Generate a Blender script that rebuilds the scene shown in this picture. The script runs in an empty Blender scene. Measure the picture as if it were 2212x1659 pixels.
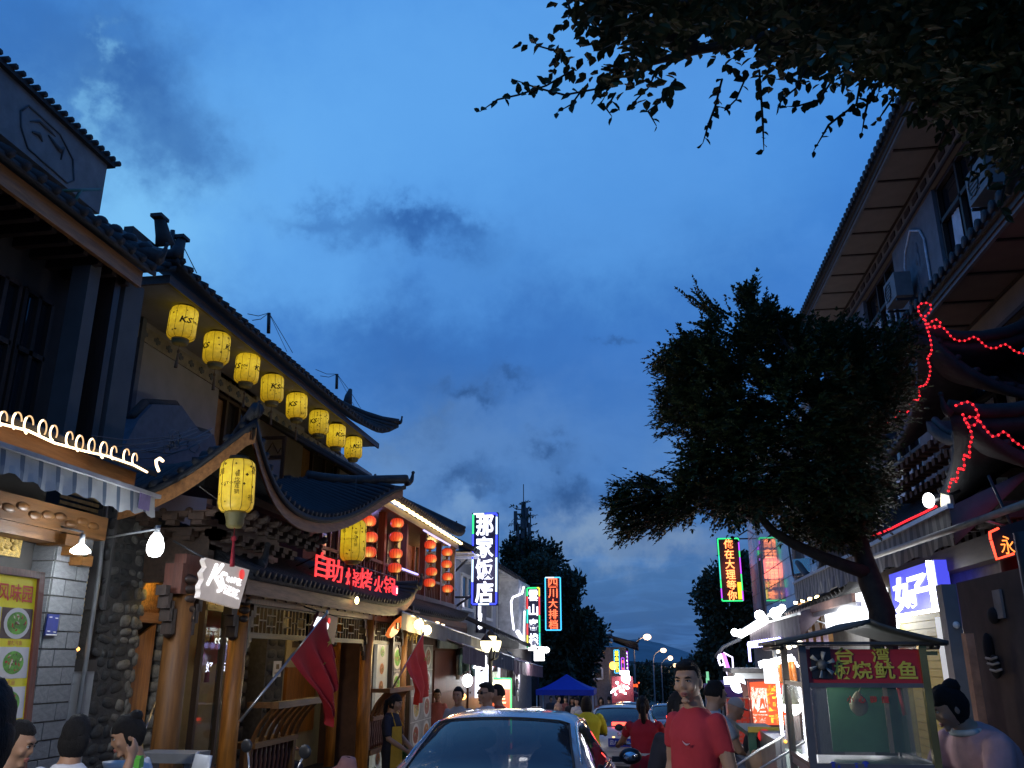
import bpy,bmesh,math,random
from mathutils import Vector,Matrix,noise
random.seed(7)
R_=math.radians
SC=bpy.context.scene
COL=SC.collection
TMP=bpy.data.scenes.new('workbench')                   # scratch scene for meshing, removed at the end

# ------------------------------------------------------------------ camera, sky, exposure
CAM_H=1.57
PITCH,YAW,FPX=R_(17.8),R_(8.36),1840.0          # focal length in pixels of a 2212 px wide frame
cd=bpy.data.cameras.new('camera');cam=bpy.data.objects.new('camera',cd);COL.objects.link(cam)
cd.sensor_width=36.0;cd.lens=36.0*FPX/2212.0
cd.clip_start=0.05;cd.clip_end=20000
cam.location=(0,0,CAM_H);cam.rotation_euler=(R_(90)+PITCH,0,YAW)
SC.camera=cam

CR=Vector((math.cos(YAW),math.sin(YAW),0))
CF=Vector((-math.sin(YAW)*math.cos(PITCH),math.cos(YAW)*math.cos(PITCH),math.sin(PITCH)))
CU=Vector((math.sin(YAW)*math.sin(PITCH),-math.cos(YAW)*math.sin(PITCH),math.cos(PITCH)))
def ray(u,v):
    return CF+CR*((u-1106.0)/FPX)+CU*((829.5-v)/FPX)
def at(u,v,X=None,Y=None,Z=None,d=None):
    """survey helper: the point of the street seen at photo pixel (u, v) that lies on the given plane"""
    r=ray(u,v)
    t=X/r.x if X is not None else Y/r.y if Y is not None else (Z-CAM_H)/r.z if Z is not None else d
    return Vector((0,0,CAM_H))+r*t
SLOPE=0.043                                          # the street falls away towards the lake
def G(y):return-SLOPE*y

SC.view_settings.view_transform='Standard'
SC.view_settings.look='None'
SC.view_settings.exposure=0.0
SC.view_settings.gamma=1.0
SC.view_settings.use_curve_mapping=False
SC.render.engine='CYCLES'
SC.cycles.use_denoising=True
SC.cycles.max_bounces=6
SC.cycles.diffuse_bounces=3
SC.cycles.glossy_bounces=3
SC.cycles.transmission_bounces=4
SC.cycles.transparent_max_bounces=8
SC.cycles.sample_clamp_indirect=4.0
SC.cycles.sample_clamp_direct=0.0
SC.cycles.use_light_tree=True

def lin(r,g,b):
    f=lambda c:(c/255.0/12.92) if c/255.0<=0.04045 else ((c/255.0+0.055)/1.055)**2.4
    return (f(r),f(g),f(b))

SUN_EL,SUN_ROT,SKY_STRENGTH=0.5,215.0,1.0
LITE,DARK,CYAN,MIST,PUFF=lin(98,168,238),lin(36,84,156),lin(138,208,250),lin(112,150,194),lin(44,82,136)
SKY_BLOBS=[
    (330,430,200,0.95,CYAN,1.5),(650,330,280,0.75,lin(104,176,244),1.5),(1000,150,340,0.75,LITE,1.3),(800,620,160,0.4,lin(84,150,226),2.0),(1560,420,260,0.40,LITE,1.3),
    (60,60,150,0.55,DARK,1.2),(270,190,110,0.7,DARK,1.1),(420,310,70,0.6,DARK,1.5),
    (215,120,30,0.4,CYAN,0.6),(190,250,34,0.35,CYAN,0.6),
    (620,570,90,0.55,LITE,2.2),(900,520,46,0.6,DARK,3.2),(700,490,30,0.4,DARK,3.0),
    (1500,640,150,0.25,DARK,2.0),(1300,560,120,0.3,LITE,2.2),
    (850,740,100,0.5,DARK,2.0),(1150,760,150,0.35,DARK,2.0),(700,650,70,0.5,LITE,1.6),
    (1000,850,80,0.28,PUFF,2.4),(940,930,40,0.65,PUFF,1.4),(860,980,24,.5,PUFF,1.8),
    (1060,970,120,0.45,MIST,2.0),(850,1010,70,0.5,MIST,1.6),(1300,930,120,0.30,lin(88,132,190),2.0),(1200,830,160,.25,lin(72,128,205),2.2),
    (1180,965,26,0.75,PUFF,1.4),(1010,1040,34,0.75,PUFF,1.9),(1235,1050,46,0.85,PUFF,1.3),(1060,1075,20,.6,PUFF,1.8),
    (1100,800,22,0.6,PUFF,2.4),(1010,850,22,0.75,PUFF,2.4),(1330,740,12,0.5,PUFF,3.0),(900,500,26,.55,DARK,2.6),
    (1300,1150,50,0.75,lin(134,160,190),2.6),(1480,1190,40,0.6,lin(130,154,184),2.4),(1000,1130,44,0.6,lin(128,164,204),1.8),
    (1420,1150,26,0.5,PUFF,2.4),(1500,1010,60,0.3,MIST,2.0),(1400,1310,60,0.4,lin(70,104,150),3.0),
]
def build_world():
    w=bpy.data.worlds.new('World');SC.world=w;w.use_nodes=True
    nt=w.node_tree;N=nt.nodes;L=nt.links
    for n in list(N):N.remove(n)
    out=N.new('ShaderNodeOutputWorld');bg=N.new('ShaderNodeBackground')
    L.new(bg.outputs[0],out.inputs[0])
    tc=N.new('ShaderNodeTexCoord');D=tc.outputs['Generated']
    def math_(op,a,b=None,c=None,clamp=False):
        n=N.new('ShaderNodeMath');n.operation=op;n.use_clamp=clamp
        for i,v in enumerate((a,b,c)):
            if v is None:continue
            if isinstance(v,(int,float)):n.inputs[i].default_value=v
            else:L.new(v,n.inputs[i])
        return n.outputs[0]
    def vmath(op,a,b=None,s=None):
        n=N.new('ShaderNodeVectorMath');n.operation=op
        for i,v in enumerate((a,b)):
            if v is None:continue
            if isinstance(v,(tuple,list,Vector)):n.inputs[i].default_value=tuple(v)
            else:L.new(v,n.inputs[i])
        if s is not None:n.inputs['Scale'].default_value=s
        return n.outputs['Value'] if op in ('LENGTH','DOT_PRODUCT','DISTANCE') else n.outputs[0]
    def mix(fac,a,b,mode='MIX'):
        n=N.new('ShaderNodeMix');n.data_type='RGBA';n.blend_type=mode
        for i,v in ((0,fac),(6,a),(7,b)):
            if isinstance(v,(int,float)):n.inputs[i].default_value=v
            elif isinstance(v,tuple):n.inputs[i].default_value=v+(1,)
            else:L.new(v,n.inputs[i])
        return n.outputs[2]
    def nz(vec,scale,detail,rough=0.55,dist=0.0):
        n=N.new('ShaderNodeTexNoise');n.inputs['Scale'].default_value=scale
        n.inputs['Detail'].default_value=detail;n.inputs['Roughness'].default_value=rough
        n.inputs['Distortion'].default_value=dist
        L.new(vec,n.inputs['Vector']);return n
    def ramp(fac,stops,ease='EASE'):
        n=N.new('ShaderNodeValToRGB');n.color_ramp.interpolation=ease
        e=n.color_ramp.elements
        while len(e)>2:e.remove(e[-1])
        for i,(p,c) in enumerate(stops):
            el=e[i] if i<2 else e.new(p)
            el.position=p;el.color=tuple(c)+(1,) if len(c)==3 else c
        L.new(fac,n.inputs[0]);return n.outputs[0]
    sep=N.new('ShaderNodeSeparateXYZ');L.new(D,sep.inputs[0]);z=sep.outputs[2]
    sky=N.new('ShaderNodeTexSky');sky.sky_type='NISHITA';sky.sun_disc=False
    sky.sun_elevation=R_(SUN_EL);sky.sun_rotation=R_(SUN_ROT);sky.ozone_density=5.0
    sky.altitude=1900;sky.air_density=1.0;sky.dust_density=0.6
    base=vmath('SCALE',sky.outputs[0],s=0.05)
    grad=ramp(math_('MAXIMUM',z,0.0),[(0.0,lin(60,98,150)),(0.10,lin(74,122,182)),(0.22,lin(64,126,204)),
                                           (0.38,lin(58,126,216)),(0.6,lin(70,146,236)),(1.0,lin(60,130,224))])
    clear=mix(0.15,grad,base)
    # warped direction for ragged cloud edges
    nw=nz(D,5.0,6.0,0.6)
    warp=vmath('SCALE',vmath('SUBTRACT',nw.outputs['Color'],(0.5,0.5,0.5)),s=0.11)
    nw2=nz(D,16.0,5.0,0.6)
    warp2=vmath('SCALE',vmath('SUBTRACT',nw2.outputs['Color'],(0.5,0.5,0.5)),s=0.10)
    warp3=vmath('SCALE',vmath('SUBTRACT',nz(D,42.0,4.0,0.6).outputs['Color'],(0.5,0.5,0.5)),s=0.05)
    DW=vmath('ADD',vmath('ADD',vmath('ADD',D,warp),warp2),warp3)
    # cloud sheet seen in perspective: direction projected on a high plane
    zz=math_('ADD',math_('MAXIMUM',z,0.0),0.12)
    inv=math_('DIVIDE',1.0,zz)
    comb=N.new('ShaderNodeCombineXYZ')
    L.new(math_('MULTIPLY',sep.outputs[0],inv),comb.inputs[0]);L.new(math_('MULTIPLY',sep.outputs[1],inv),comb.inputs[1])
    n1=nz(comb.outputs[0],1.15,8.0,0.56,0.35)
    n2=nz(vmath('ADD',comb.outputs[0],(7.3,2.1,0)),2.4,8.0,0.58,0.5)
    soft=ramp(n1.outputs['Fac'],[(0.36,(0,0,0)),(0.66,(1,1,1))])
    soft2=ramp(n2.outputs['Fac'],[(0.42,(0,0,0)),(0.68,(1,1,1))])
    col=mix(math_('MULTIPLY',soft,0.22),clear,lin(36,84,156))
    col=mix(math_('MULTIPLY',soft2,0.22),col,lin(96,156,232))
    def blob(u,v,rad,fac,color,flat=1.0,D_=DW,tilt=0.0):
        nonlocal col
        d0=ray(u,v).normalized()
        dv=vmath('SUBTRACT',D_,tuple(d0))
        # local frame of that bearing: along the horizon, and up
        az=Vector((d0.y,-d0.x,0)).normalized();upv=az.cross(d0)*(-1 if az.cross(d0).z<0 else 1)
        a2=az*math.cos(tilt)+upv*math.sin(tilt);u2=upv*math.cos(tilt)-az*math.sin(tilt)
        a=math_('MULTIPLY',vmath('DOT_PRODUCT',dv,tuple(a2)),1.0/flat)
        b=vmath('DOT_PRODUCT',dv,tuple(u2))
        rr=math_('ADD',math_('MULTIPLY',a,a),math_('MULTIPLY',b,b))
        g=math_('POWER',2.718,math_('MULTIPLY',rr,-1.0/((rad/FPX)**2)))
        front=math_('GREATER_THAN',vmath('DOT_PRODUCT',D,tuple(d0)),0.3)
        col=mix(math_('MULTIPLY',math_('MULTIPLY',g,fac),front),col,color)
    for b in SKY_BLOBS:blob(*b)
    L.new(col,bg.inputs[0]);bg.inputs[1].default_value=SKY_STRENGTH
build_world()

# the last of the afterglow from behind the hills, very weak
sl=bpy.data.lights.new('afterglow','SUN');sl.energy=0.03;sl.angle=R_(20);sl.color=(1.0,0.86,0.7)
so=bpy.data.objects.new('afterglow',sl);COL.objects.link(so)
so.rotation_euler=(R_(80),0,R_(35))

# ------------------------------------------------------------------ materials
MATS={}
def mat(name,col,rough=0.7,var=0.25,scale=6.0,bump=0.0,metal=0.0,spec=0.5,coat=0.0,stretch=(1,1,1),col2=None,detail=5.0):
    if name in MATS:return MATS[name]
    m=bpy.data.materials.new(name);m.use_nodes=True;MATS[name]=m
    nt=m.node_tree;N=nt.nodes;L=nt.links;b=N['Principled BSDF']
    b.inputs['Roughness'].default_value=rough;b.inputs['Metallic'].default_value=metal
    b.inputs['Specular IOR Level'].default_value=spec;b.inputs['Coat Weight'].default_value=coat
    tc=N.new('ShaderNodeTexCoord');mp=N.new('ShaderNodeMapping');mp.inputs['Scale'].default_value=stretch
    L.new(tc.outputs['Object'],mp.inputs[0])
    n=N.new('ShaderNodeTexNoise');n.inputs['Scale'].default_value=scale;n.inputs['Detail'].default_value=detail
    n.inputs['Roughness'].default_value=0.6;L.new(mp.outputs[0],n.inputs['Vector'])
    r=N.new('ShaderNodeValToRGB');e=r.color_ramp.elements
    c2=col2 or tuple(min(1.0,c*(1+var)) for c in col)
    e[0].position=0.3;e[0].color=tuple(c*(1-var) for c in col)+(1,)
    e[1].position=0.72;e[1].color=tuple(c2)+(1,)
    L.new(n.outputs['Fac'],r.inputs[0]);L.new(r.outputs[0],b.inputs['Base Color'])
    if bump:
        bp=N.new('ShaderNodeBump');bp.inputs['Strength'].default_value=bump;bp.inputs['Distance'].default_value=0.02
        n3=N.new('ShaderNodeTexNoise');n3.inputs['Scale'].default_value=scale*3;n3.inputs['Detail'].default_value=4
        L.new(mp.outputs[0],n3.inputs['Vector']);L.new(n3.outputs['Fac'],bp.inputs['Height']);L.new(bp.outputs[0],b.inputs['Normal'])
    return m
def emit(name,col,s,base=(0.05,0.05,0.05),var=0.0,scale=20.0,rnd=0.0):
    if name in MATS:return MATS[name]
    m=bpy.data.materials.new(name);m.use_nodes=True;MATS[name]=m
    nt=m.node_tree;b=nt.nodes['Principled BSDF']
    b.inputs['Base Color'].default_value=tuple(base)+(1,);b.inputs['Roughness'].default_value=0.5
    b.inputs['Emission Color'].default_value=tuple(col)+(1,);b.inputs['Emission Strength'].default_value=s
    if var:
        tc=nt.nodes.new('ShaderNodeTexCoord');n=nt.nodes.new('ShaderNodeTexNoise');n.inputs['Scale'].default_value=scale;n.inputs['Detail'].default_value=4
        nt.links.new(tc.outputs['Object'],n.inputs['Vector'])
        mr=nt.nodes.new('ShaderNodeMapRange');mr.inputs[1].default_value=0.3;mr.inputs[2].default_value=0.7
        mr.inputs[3].default_value=s*(1-var);mr.inputs[4].default_value=s*(1+var)
        nt.links.new(n.outputs['Fac'],mr.inputs[0]);nt.links.new(mr.outputs[0],b.inputs['Emission Strength'])
    if rnd:                                                 # bulbs differ a little from lamp to lamp
        oi=nt.nodes.new('ShaderNodeObjectInfo');mr=nt.nodes.new('ShaderNodeMapRange');mr.inputs[3].default_value=1-rnd;mr.inputs[4].default_value=1+rnd;nt.links.new(oi.outputs['Random'],mr.inputs[0])
        mu=nt.nodes.new('ShaderNodeMath');mu.operation='MULTIPLY';nt.links.new(mr.outputs[0],mu.inputs[0]);src=b.inputs['Emission Strength'].links
        if src:nt.links.new(src[0].from_socket,mu.inputs[1])
        else:mu.inputs[1].default_value=s
        nt.links.new(mu.outputs[0],b.inputs['Emission Strength'])
    return m
def glass(name,col=(0.02,0.025,0.03),rough=0.04,alpha=1.0):
    if name in MATS:return MATS[name]
    m=bpy.data.materials.new(name);m.use_nodes=True;MATS[name]=m
    b=m.node_tree.nodes['Principled BSDF']
    b.inputs['Base Color'].default_value=tuple(col)+(1,);b.inputs['Roughness'].default_value=rough
    b.inputs['Specular IOR Level'].default_value=0.7;b.inputs['Alpha'].default_value=alpha
    return m
def wood(name,col,rough=0.45,axis=2,var=0.4):
    st=[9,9,9];st[axis]=0.9
    return mat(name,col,rough,var,3.0,0.15,stretch=tuple(st),spec=0.5)

# ------------------------------------------------------------------ mesh building
class MB:
    def __init__(s):s.v=[];s.f=[];s.mi=[];s.smooth=[]
    def add(s,vs,fs,m=0,sm=False):
        o=len(s.v);s.v+=[tuple(v) for v in vs]
        for f in fs:s.f.append([i+o for i in f]);s.mi.append(m);s.smooth.append(sm)
        return s
    def box(s,c,d,m=0,rz=0.0,M=None):
        hx,hy,hz=d[0]/2,d[1]/2,d[2]/2
        vs=[Vector((x,y,z)) for x in (-hx,hx) for y in (-hy,hy) for z in (-hz,hz)]
        if M is None:M=Matrix.Rotation(rz,3,'Z') if rz else None
        c=Vector(c);vs=[(M @ v if M is not None else v)+c for v in vs]
        return s.add(vs,[(0,1,3,2),(4,6,7,5),(0,4,5,1),(2,3,7,6),(0,2,6,4),(1,5,7,3)],m)
    def box2(s,a,b,m=0):
        return s.box([(a[i]+b[i])/2 for i in range(3)],[abs(a[i]-b[i]) for i in range(3)],m)
    def quad(s,*p,m=0):return s.add(p,[tuple(range(len(p)))],m)
    def tube(s,pts,r,n=6,m=0,cap=True,sm=True):
        pts=[Vector(p) for p in pts];k=len(pts)
        rs=r if isinstance(r,(list,tuple)) else [r]*k
        vs=[];prev=None
        for i,p in enumerate(pts):
            t=(pts[min(i+1,k-1)]-pts[max(i-1,0)])
            t=t.normalized() if t.length>1e-9 else Vector((0,0,1))
            if prev is None:
                a=Vector((0,0,1)) if abs(t.z)<0.9 else Vector((1,0,0));prev=t.cross(a).normalized()
            prev=(prev-t*prev.dot(t));prev=prev.normalized() if prev.length>1e-6 else t.orthogonal().normalized()
            q=t.cross(prev)
            for j in range(n):
                an=2*math.pi*j/n;vs.append(p+(prev*math.cos(an)+q*math.sin(an))*rs[i])
        fs=[(i*n+j,i*n+(j+1)%n,(i+1)*n+(j+1)%n,(i+1)*n+j) for i in range(k-1) for j in range(n)]
        if cap:fs+=[tuple(range(n))[::-1],tuple(range((k-1)*n,k*n))]
        return s.add(vs,fs,m,sm)
    def lathe(s,c,prof,n=16,m=0,sm=True,sx=1.0,sy=1.0,cap=True):
        c=Vector(c);k=len(prof)
        vs=[c+Vector((r*sx*math.cos(2*math.pi*j/n),r*sy*math.sin(2*math.pi*j/n),z)) for r,z in prof for j in range(n)]
        fs=[(i*n+j,i*n+(j+1)%n,(i+1)*n+(j+1)%n,(i+1)*n+j) for i in range(k-1) for j in range(n)]
        if cap:fs+=[tuple(range(n))[::-1],tuple(range((k-1)*n,k*n))]
        return s.add(vs,fs,m,sm)
    def ell(s,c,r,n=12,k=8,m=0,M=None,fn=None):
        c=Vector(c);vs=[];fs=[]
        for i in range(k+1):
            ph=math.pi*i/k
            for j in range(n):
                an=2*math.pi*j/n
                v=Vector((math.sin(ph)*math.cos(an),math.sin(ph)*math.sin(an),math.cos(ph)))
                if fn:v=fn(v)
                v=Vector((v.x*r[0],v.y*r[1],v.z*r[2]))
                if M is not None:v=M @ v
                vs.append(c+v)
        for i in range(k):
            for j in range(n):fs.append((i*n+j,(i+1)*n+j,(i+1)*n+(j+1)%n,i*n+(j+1)%n))
        return s.add(vs,fs,m,True)
    def prism(s,poly,a,b,m=0):
        """poly: 2D points; a, b: functions/points mapping (p, side) -> 3D; here a = map2d->3d, b = extrude vector"""
        p0=[Vector(a(*p)) for p in poly];e=Vector(b);p1=[p+e for p in p0];n=len(poly)
        fs=[tuple(range(n))[::-1],tuple(range(n,2*n))]+[(i,(i+1)%n,n+(i+1)%n,n+i) for i in range(n)]
        return s.add(p0+p1,fs,m)
    def grid(s,fn,nu,nv,m=0,sm=True):
        vs=[fn(i/nu,j/nv) for j in range(nv+1) for i in range(nu+1)]
        fs=[(j*(nu+1)+i,j*(nu+1)+i+1,(j+1)*(nu+1)+i+1,(j+1)*(nu+1)+i) for j in range(nv) for i in range(nu)]
        return s.add(vs,fs,m,sm)
    def slab(s,fn,nu,nv,th,m=0,sm=True):
        """a grid surface with thickness th (a vector)"""
        th=Vector(th);W=nu+1
        top=[Vector(fn(i/nu,j/nv)) for j in range(nv+1) for i in range(nu+1)]
        n=len(top);vs=top+[p+th for p in top];fs=[]
        for j in range(nv):
            for i in range(nu):
                q=(j*W+i,j*W+i+1,(j+1)*W+i+1,(j+1)*W+i);fs+=[q,tuple(a+n for a in q[::-1])]
        rim=[i for i in range(W)]+[(j+1)*W-1 for j in range(1,nv+1)]+[nv*W+i for i in range(nu-1,-1,-1)]+[j*W for j in range(nv-1,0,-1)]
        for a,b in zip(rim,rim[1:]+rim[:1]):fs.append((b,a,a+n,b+n))
        return s.add(vs,fs,m,sm)
    def mesh(s,name,mats):
        me=bpy.data.meshes.new(name);me.from_pydata([tuple(v) for v in s.v],[],s.f)
        mats=mats if isinstance(mats,(list,tuple)) else [mats]
        for m in mats:me.materials.append(m)
        me.polygons.foreach_set('material_index',s.mi)
        me.polygons.foreach_set('use_smooth',s.smooth)
        me.update()
        return me
def fix_normals(me):
    bm=bmesh.new();bm.from_mesh(me);bmesh.ops.recalc_face_normals(bm,faces=bm.faces);bm.to_mesh(me);bm.free()

WORLD={}
def put(name,me,parent=None,label=None):
    o=bpy.data.objects.new(name,me);COL.objects.link(o)
    if parent is not None:
        o.parent=parent
        M=WORLD.get(parent.name)
        if M is not None:o.matrix_parent_inverse=M.inverted()
    if label:o['label']=label
    return o
def part(name,mb,mats,parent,label=None,fix=True):
    me=mb.mesh(name,mats)
    if fix:fix_normals(me)
    return put(name,me,parent,label)
def thing(name,label,cat,loc=(0,0,0),group=None,rz=0.0):
    o=bpy.data.objects.new(name,None);COL.objects.link(o)
    o.empty_display_size=0.2
    o.location=loc;o.rotation_euler=(0,0,rz)
    WORLD[o.name]=Matrix.Translation(Vector(loc))
    o['label']=label;o['category']=cat
    if group:o['group']=group
    return o
def solo(name,mb,mats,label,cat,group=None,kind=None,fix=True):
    me=mb.mesh(name,mats)
    if fix:fix_normals(me)
    o=put(name,me)
    if kind:o['kind']=kind
    if label:o['label']=label
    if cat:o['category']=cat
    if group:o['group']=group
    return o
def structure(name,mb,mats,fix=True):
    return solo(name,mb,mats,None,None,kind='structure',fix=fix)
def dup(root,loc=None,rz=None,label=None,group=None):
    r=root.copy();COL.objects.link(r)
    if loc is not None:r.location=loc
    if rz is not None:r.rotation_euler=(0,0,rz)
    if label:r['label']=label
    if group:r['group']=group
    for ch in list(root.children):
        c=ch.copy();COL.objects.link(c);c.parent=r
        for g in list(ch.children):
            d=g.copy();COL.objects.link(d);d.parent=c
    return r
def inst(name,me,parent,loc,M=None,scale=None):
    """one more piece sharing a mesh; loc in world"""
    o=put(name,me,parent)
    T=Matrix.Translation(Vector(loc))
    if M is not None:T=T @ M.to_4x4()
    if scale is not None:T=T @ Matrix.Diagonal((scale[0],scale[1],scale[2],1))
    o.matrix_basis=T
    return o
def lamp(name,parent,loc,power,col=(1,1,1),size=0.04,spot=None):
    l=bpy.data.lights.new(name,'SPOT' if spot else 'POINT');l.energy=power;l.color=col;l.shadow_soft_size=size
    o=bpy.data.objects.new(name,l);COL.objects.link(o);o.parent=parent
    if parent is not None and parent.name in WORLD:o.matrix_parent_inverse=WORLD[parent.name].inverted()
    o.location=loc
    if spot:l.spot_size=spot;l.spot_blend=0.1
    return o

# ------------------------------------------------------------------ lettering (Blender's own font)
_T={}
def text_mesh(s,ext=0.0,off=0.0,res=2):
    k=(s,ext,off,res)
    if k in _T:return _T[k]
    c=bpy.data.curves.new('lettering','FONT');c.body=s;c.extrude=ext;c.offset=off;c.resolution_u=res
    o=bpy.data.objects.new('lettering',c);TMP.collection.objects.link(o)
    TMP.view_layers[0].update();dg=TMP.view_layers[0].depsgraph
    me=bpy.data.meshes.new_from_object(o.evaluated_get(dg))
    bpy.data.objects.remove(o);bpy.data.curves.remove(c)
    xs=[v.co.x for v in me.vertices];ys=[v.co.y for v in me.vertices]
    r=([tuple(v.co) for v in me.vertices],[tuple(p.vertices) for p in me.polygons],min(xs),max(xs),min(ys),max(ys))
    bpy.data.meshes.remove(me);_T[k]=r
    return r
def text_mb(mb,s,c,right,up,w,h,m=0,ext=0.0,off=0.0,shear=0.0,res=2):
    """lettering s filling a w x h box centred on c, in the plane of right/up"""
    vs,fs,x0,x1,y0,y1=text_mesh(s,1.0 if ext else 0.0,off,res)
    right=Vector(right).normalized();up=Vector(up).normalized();nrm=right.cross(up);c=Vector(c)
    sx=w/(x1-x0);sy=h/(y1-y0)
    out=[]
    for v in vs:
        a=(v[0]-(x0+x1)/2)*sx;b=(v[1]-(y0+y1)/2)*sy
        out.append(c+right*(a+b*shear)+up*b+nrm*(v[2]*ext))
    mb.add(out,fs,m);return mb
LF=((0,1,0),(0,0,1))      # right/up of lettering on the left-hand fronts
RF=((0,-1,0),(0,0,1))     # on the right-hand fronts
CFc=((1,0,0),(0,0,1))     # facing up the street, to the camera
# ------------------------------------------------------------------ shared materials
ASPH=mat('asphalt',(0.045,0.046,0.05),0.62,0.35,14,0.25)
PAVE=mat('paving',(0.10,0.095,0.09),0.8,0.3,7,0.2)
PLAST=mat('grey plaster',(0.085,0.082,0.08),0.85,0.15,3,0.05)
PLASTW=mat('white plaster',(0.22,0.225,0.24),0.85,0.12,2.5,0.05)
DARKW=wood('dark wood',(0.035,0.02,0.014),0.5)
REDW=wood('red brown wood',(0.11,0.032,0.018),0.45)
ORW=wood('orange wood',(0.42,0.155,0.02),0.45)
BRW=wood('brown wood',(0.155,0.062,0.012),0.6)
BRWY=wood('brown wood lengthwise',(0.16,0.065,0.014),0.42,1)
DARKWY=wood('dark wood lengthwise',(0.06,0.035,0.022),0.5,1)
ORWY=wood('ochre fascia wood',(0.34,0.15,0.05),0.5,1)
TILE=mat('roof tile',(0.026,0.027,0.029),0.75,0.35,9,0.3)
TILEB=mat('glazed blue tile',(0.012,0.014,0.018),0.75,0.3,9,0.2)
BLACK=mat('black metal',(0.015,0.015,0.017),0.5,0.2)
STEEL=mat('steel',(0.45,0.45,0.46),0.3,0.15,8,0,metal=0.9)
GREYM=mat('grey paint',(0.14,0.145,0.15),0.5,0.15)
WHITEP=mat('white paint',(0.7,0.69,0.66),0.5,0.08)
DGLASS=glass('dark glass',(0.012,0.015,0.02))
DARKIN=mat('dark interior',(0.012,0.011,0.011),0.8,0.3)
STONE=mat('pale lit stone',(0.15,0.14,0.12),0.8,0.45,3,0.3)  # paler copy of the grey stone for lamplit places
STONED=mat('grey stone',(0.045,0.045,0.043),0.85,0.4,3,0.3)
MORTAR=mat('mortar',(0.07,0.066,0.06),0.9,0.3,20,0.3)
BLOCK=mat('grey stone block',(0.17,0.175,0.18),0.8,0.2,5,0.2)
WARM=(1.0,0.62,0.22);COOL=(0.86,0.93,1.0);AMBER=(1.0,0.5,0.12)
E_WHITE=emit('white lamp glow',(0.92,0.96,1.0),14)
E_WARM=emit('warm lamp glow',(1.0,0.72,0.30),14)
E_WLED=emit('warm rope light',(1.0,0.72,0.42),4.0)
E_WLEDD=emit('warm rope light glowing faintly',(1.0,0.6,0.28),1.2)
E_RED=emit('red letter glow',(1.0,0.045,0.05),1.35,base=(0.2,0.01,0.01))
E_REDL=emit('red rope light',(1.0,0.02,0.03),2.2)
E_REDD=emit('red rope light sheath',(1.0,0.01,0.015),0.25)
E_WTEXT=emit('white letter glow',(0.88,0.90,1.0),3.2)

# ------------------------------------------------------------------ ground
def ground():
    mb=MB()
    ys=[-40,0,40,80,120,180,260,320,700,2000,9000]
    gz=lambda y:G(y) if y<320 else G(320)
    xs=[-6000,-600,-60,-9,9,60,600,6000]
    fn=[(x,y,gz(y)-0.02) for y in ys for x in xs]
    n=len(xs)
    mb.add(fn,[(j*n+i,j*n+i+1,(j+1)*n+i+1,(j+1)*n+i) for j in range(len(ys)-1) for i in range(n-1)])
    structure('ground',mb,mat('earth',(0.06,0.055,0.045),0.95,0.3,0.4))
    mb=MB();mb.grid(lambda a,b:Vector((-2.9+a*5.3,-30+b*270,G(-30+b*270)+0.004)),4,90)
    structure('road',mb,ASPH)
    for nm,x0,x1 in (('pavement',-9.2,-2.9),('pavement',2.4,9.2)):
        mb=MB();y0,y1=-20,110
        def V(x,y,z):return (x,y,G(y)+z)
        mb.add([V(x0,y0,-.05),V(x1,y0,-.05),V(x1,y0,.12),V(x0,y0,.12),V(x0,y1,-.05),V(x1,y1,-.05),V(x1,y1,.12),V(x0,y1,.12)],
               [(0,1,2,3),(4,7,6,5),(0,4,5,1),(2,6,7,3),(0,3,7,4),(1,5,6,2)])
        structure(nm,mb,PAVE)
    # far hills across the lake
    mb=MB()
    prof=[(900,1416),(1150,1410),(1240,1404),(1300,1398),(1350,1391.5),(1390,1391),(1420,1397),(1465,1411),(1505,1425),(1560,1432),(1700,1436),(2100,1430)]
    for yy,dz,seed in ((4200,0,3.1),):
        vs=[]
        for i in range(161):
            u=900+1200*i/160
            for (a,b),(c,d) in zip(prof,prof[1:]):
                if a<=u<=c:v=b+(d-b)*(u-a)/(c-a)
            p=at(u,v-9,Y=yy);p.z+=5*noise.noise((u*0.05,seed,0))+2.5*noise.noise((u*0.21,seed,1))
            vs+=[(p.x,yy+900,-60),(p.x,yy,p.z),(p.x,yy-700,p.z*0.45-20+10*noise.noise((u*.03,1,1))),(p.x,yy-1500,-60)]
        fs=[(i*4+k,i*4+k+1,i*4+k+5,i*4+k+4) for i in range(160) for k in range(3)]
        mb.add(vs,fs,0,True)
    structure('hills',mb,mat('hazy grey hills',(0.16,0.18,0.19),0.95,0.25,0.004))  # slate grey of rock, with distant haze put into the colour
ground()

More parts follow.
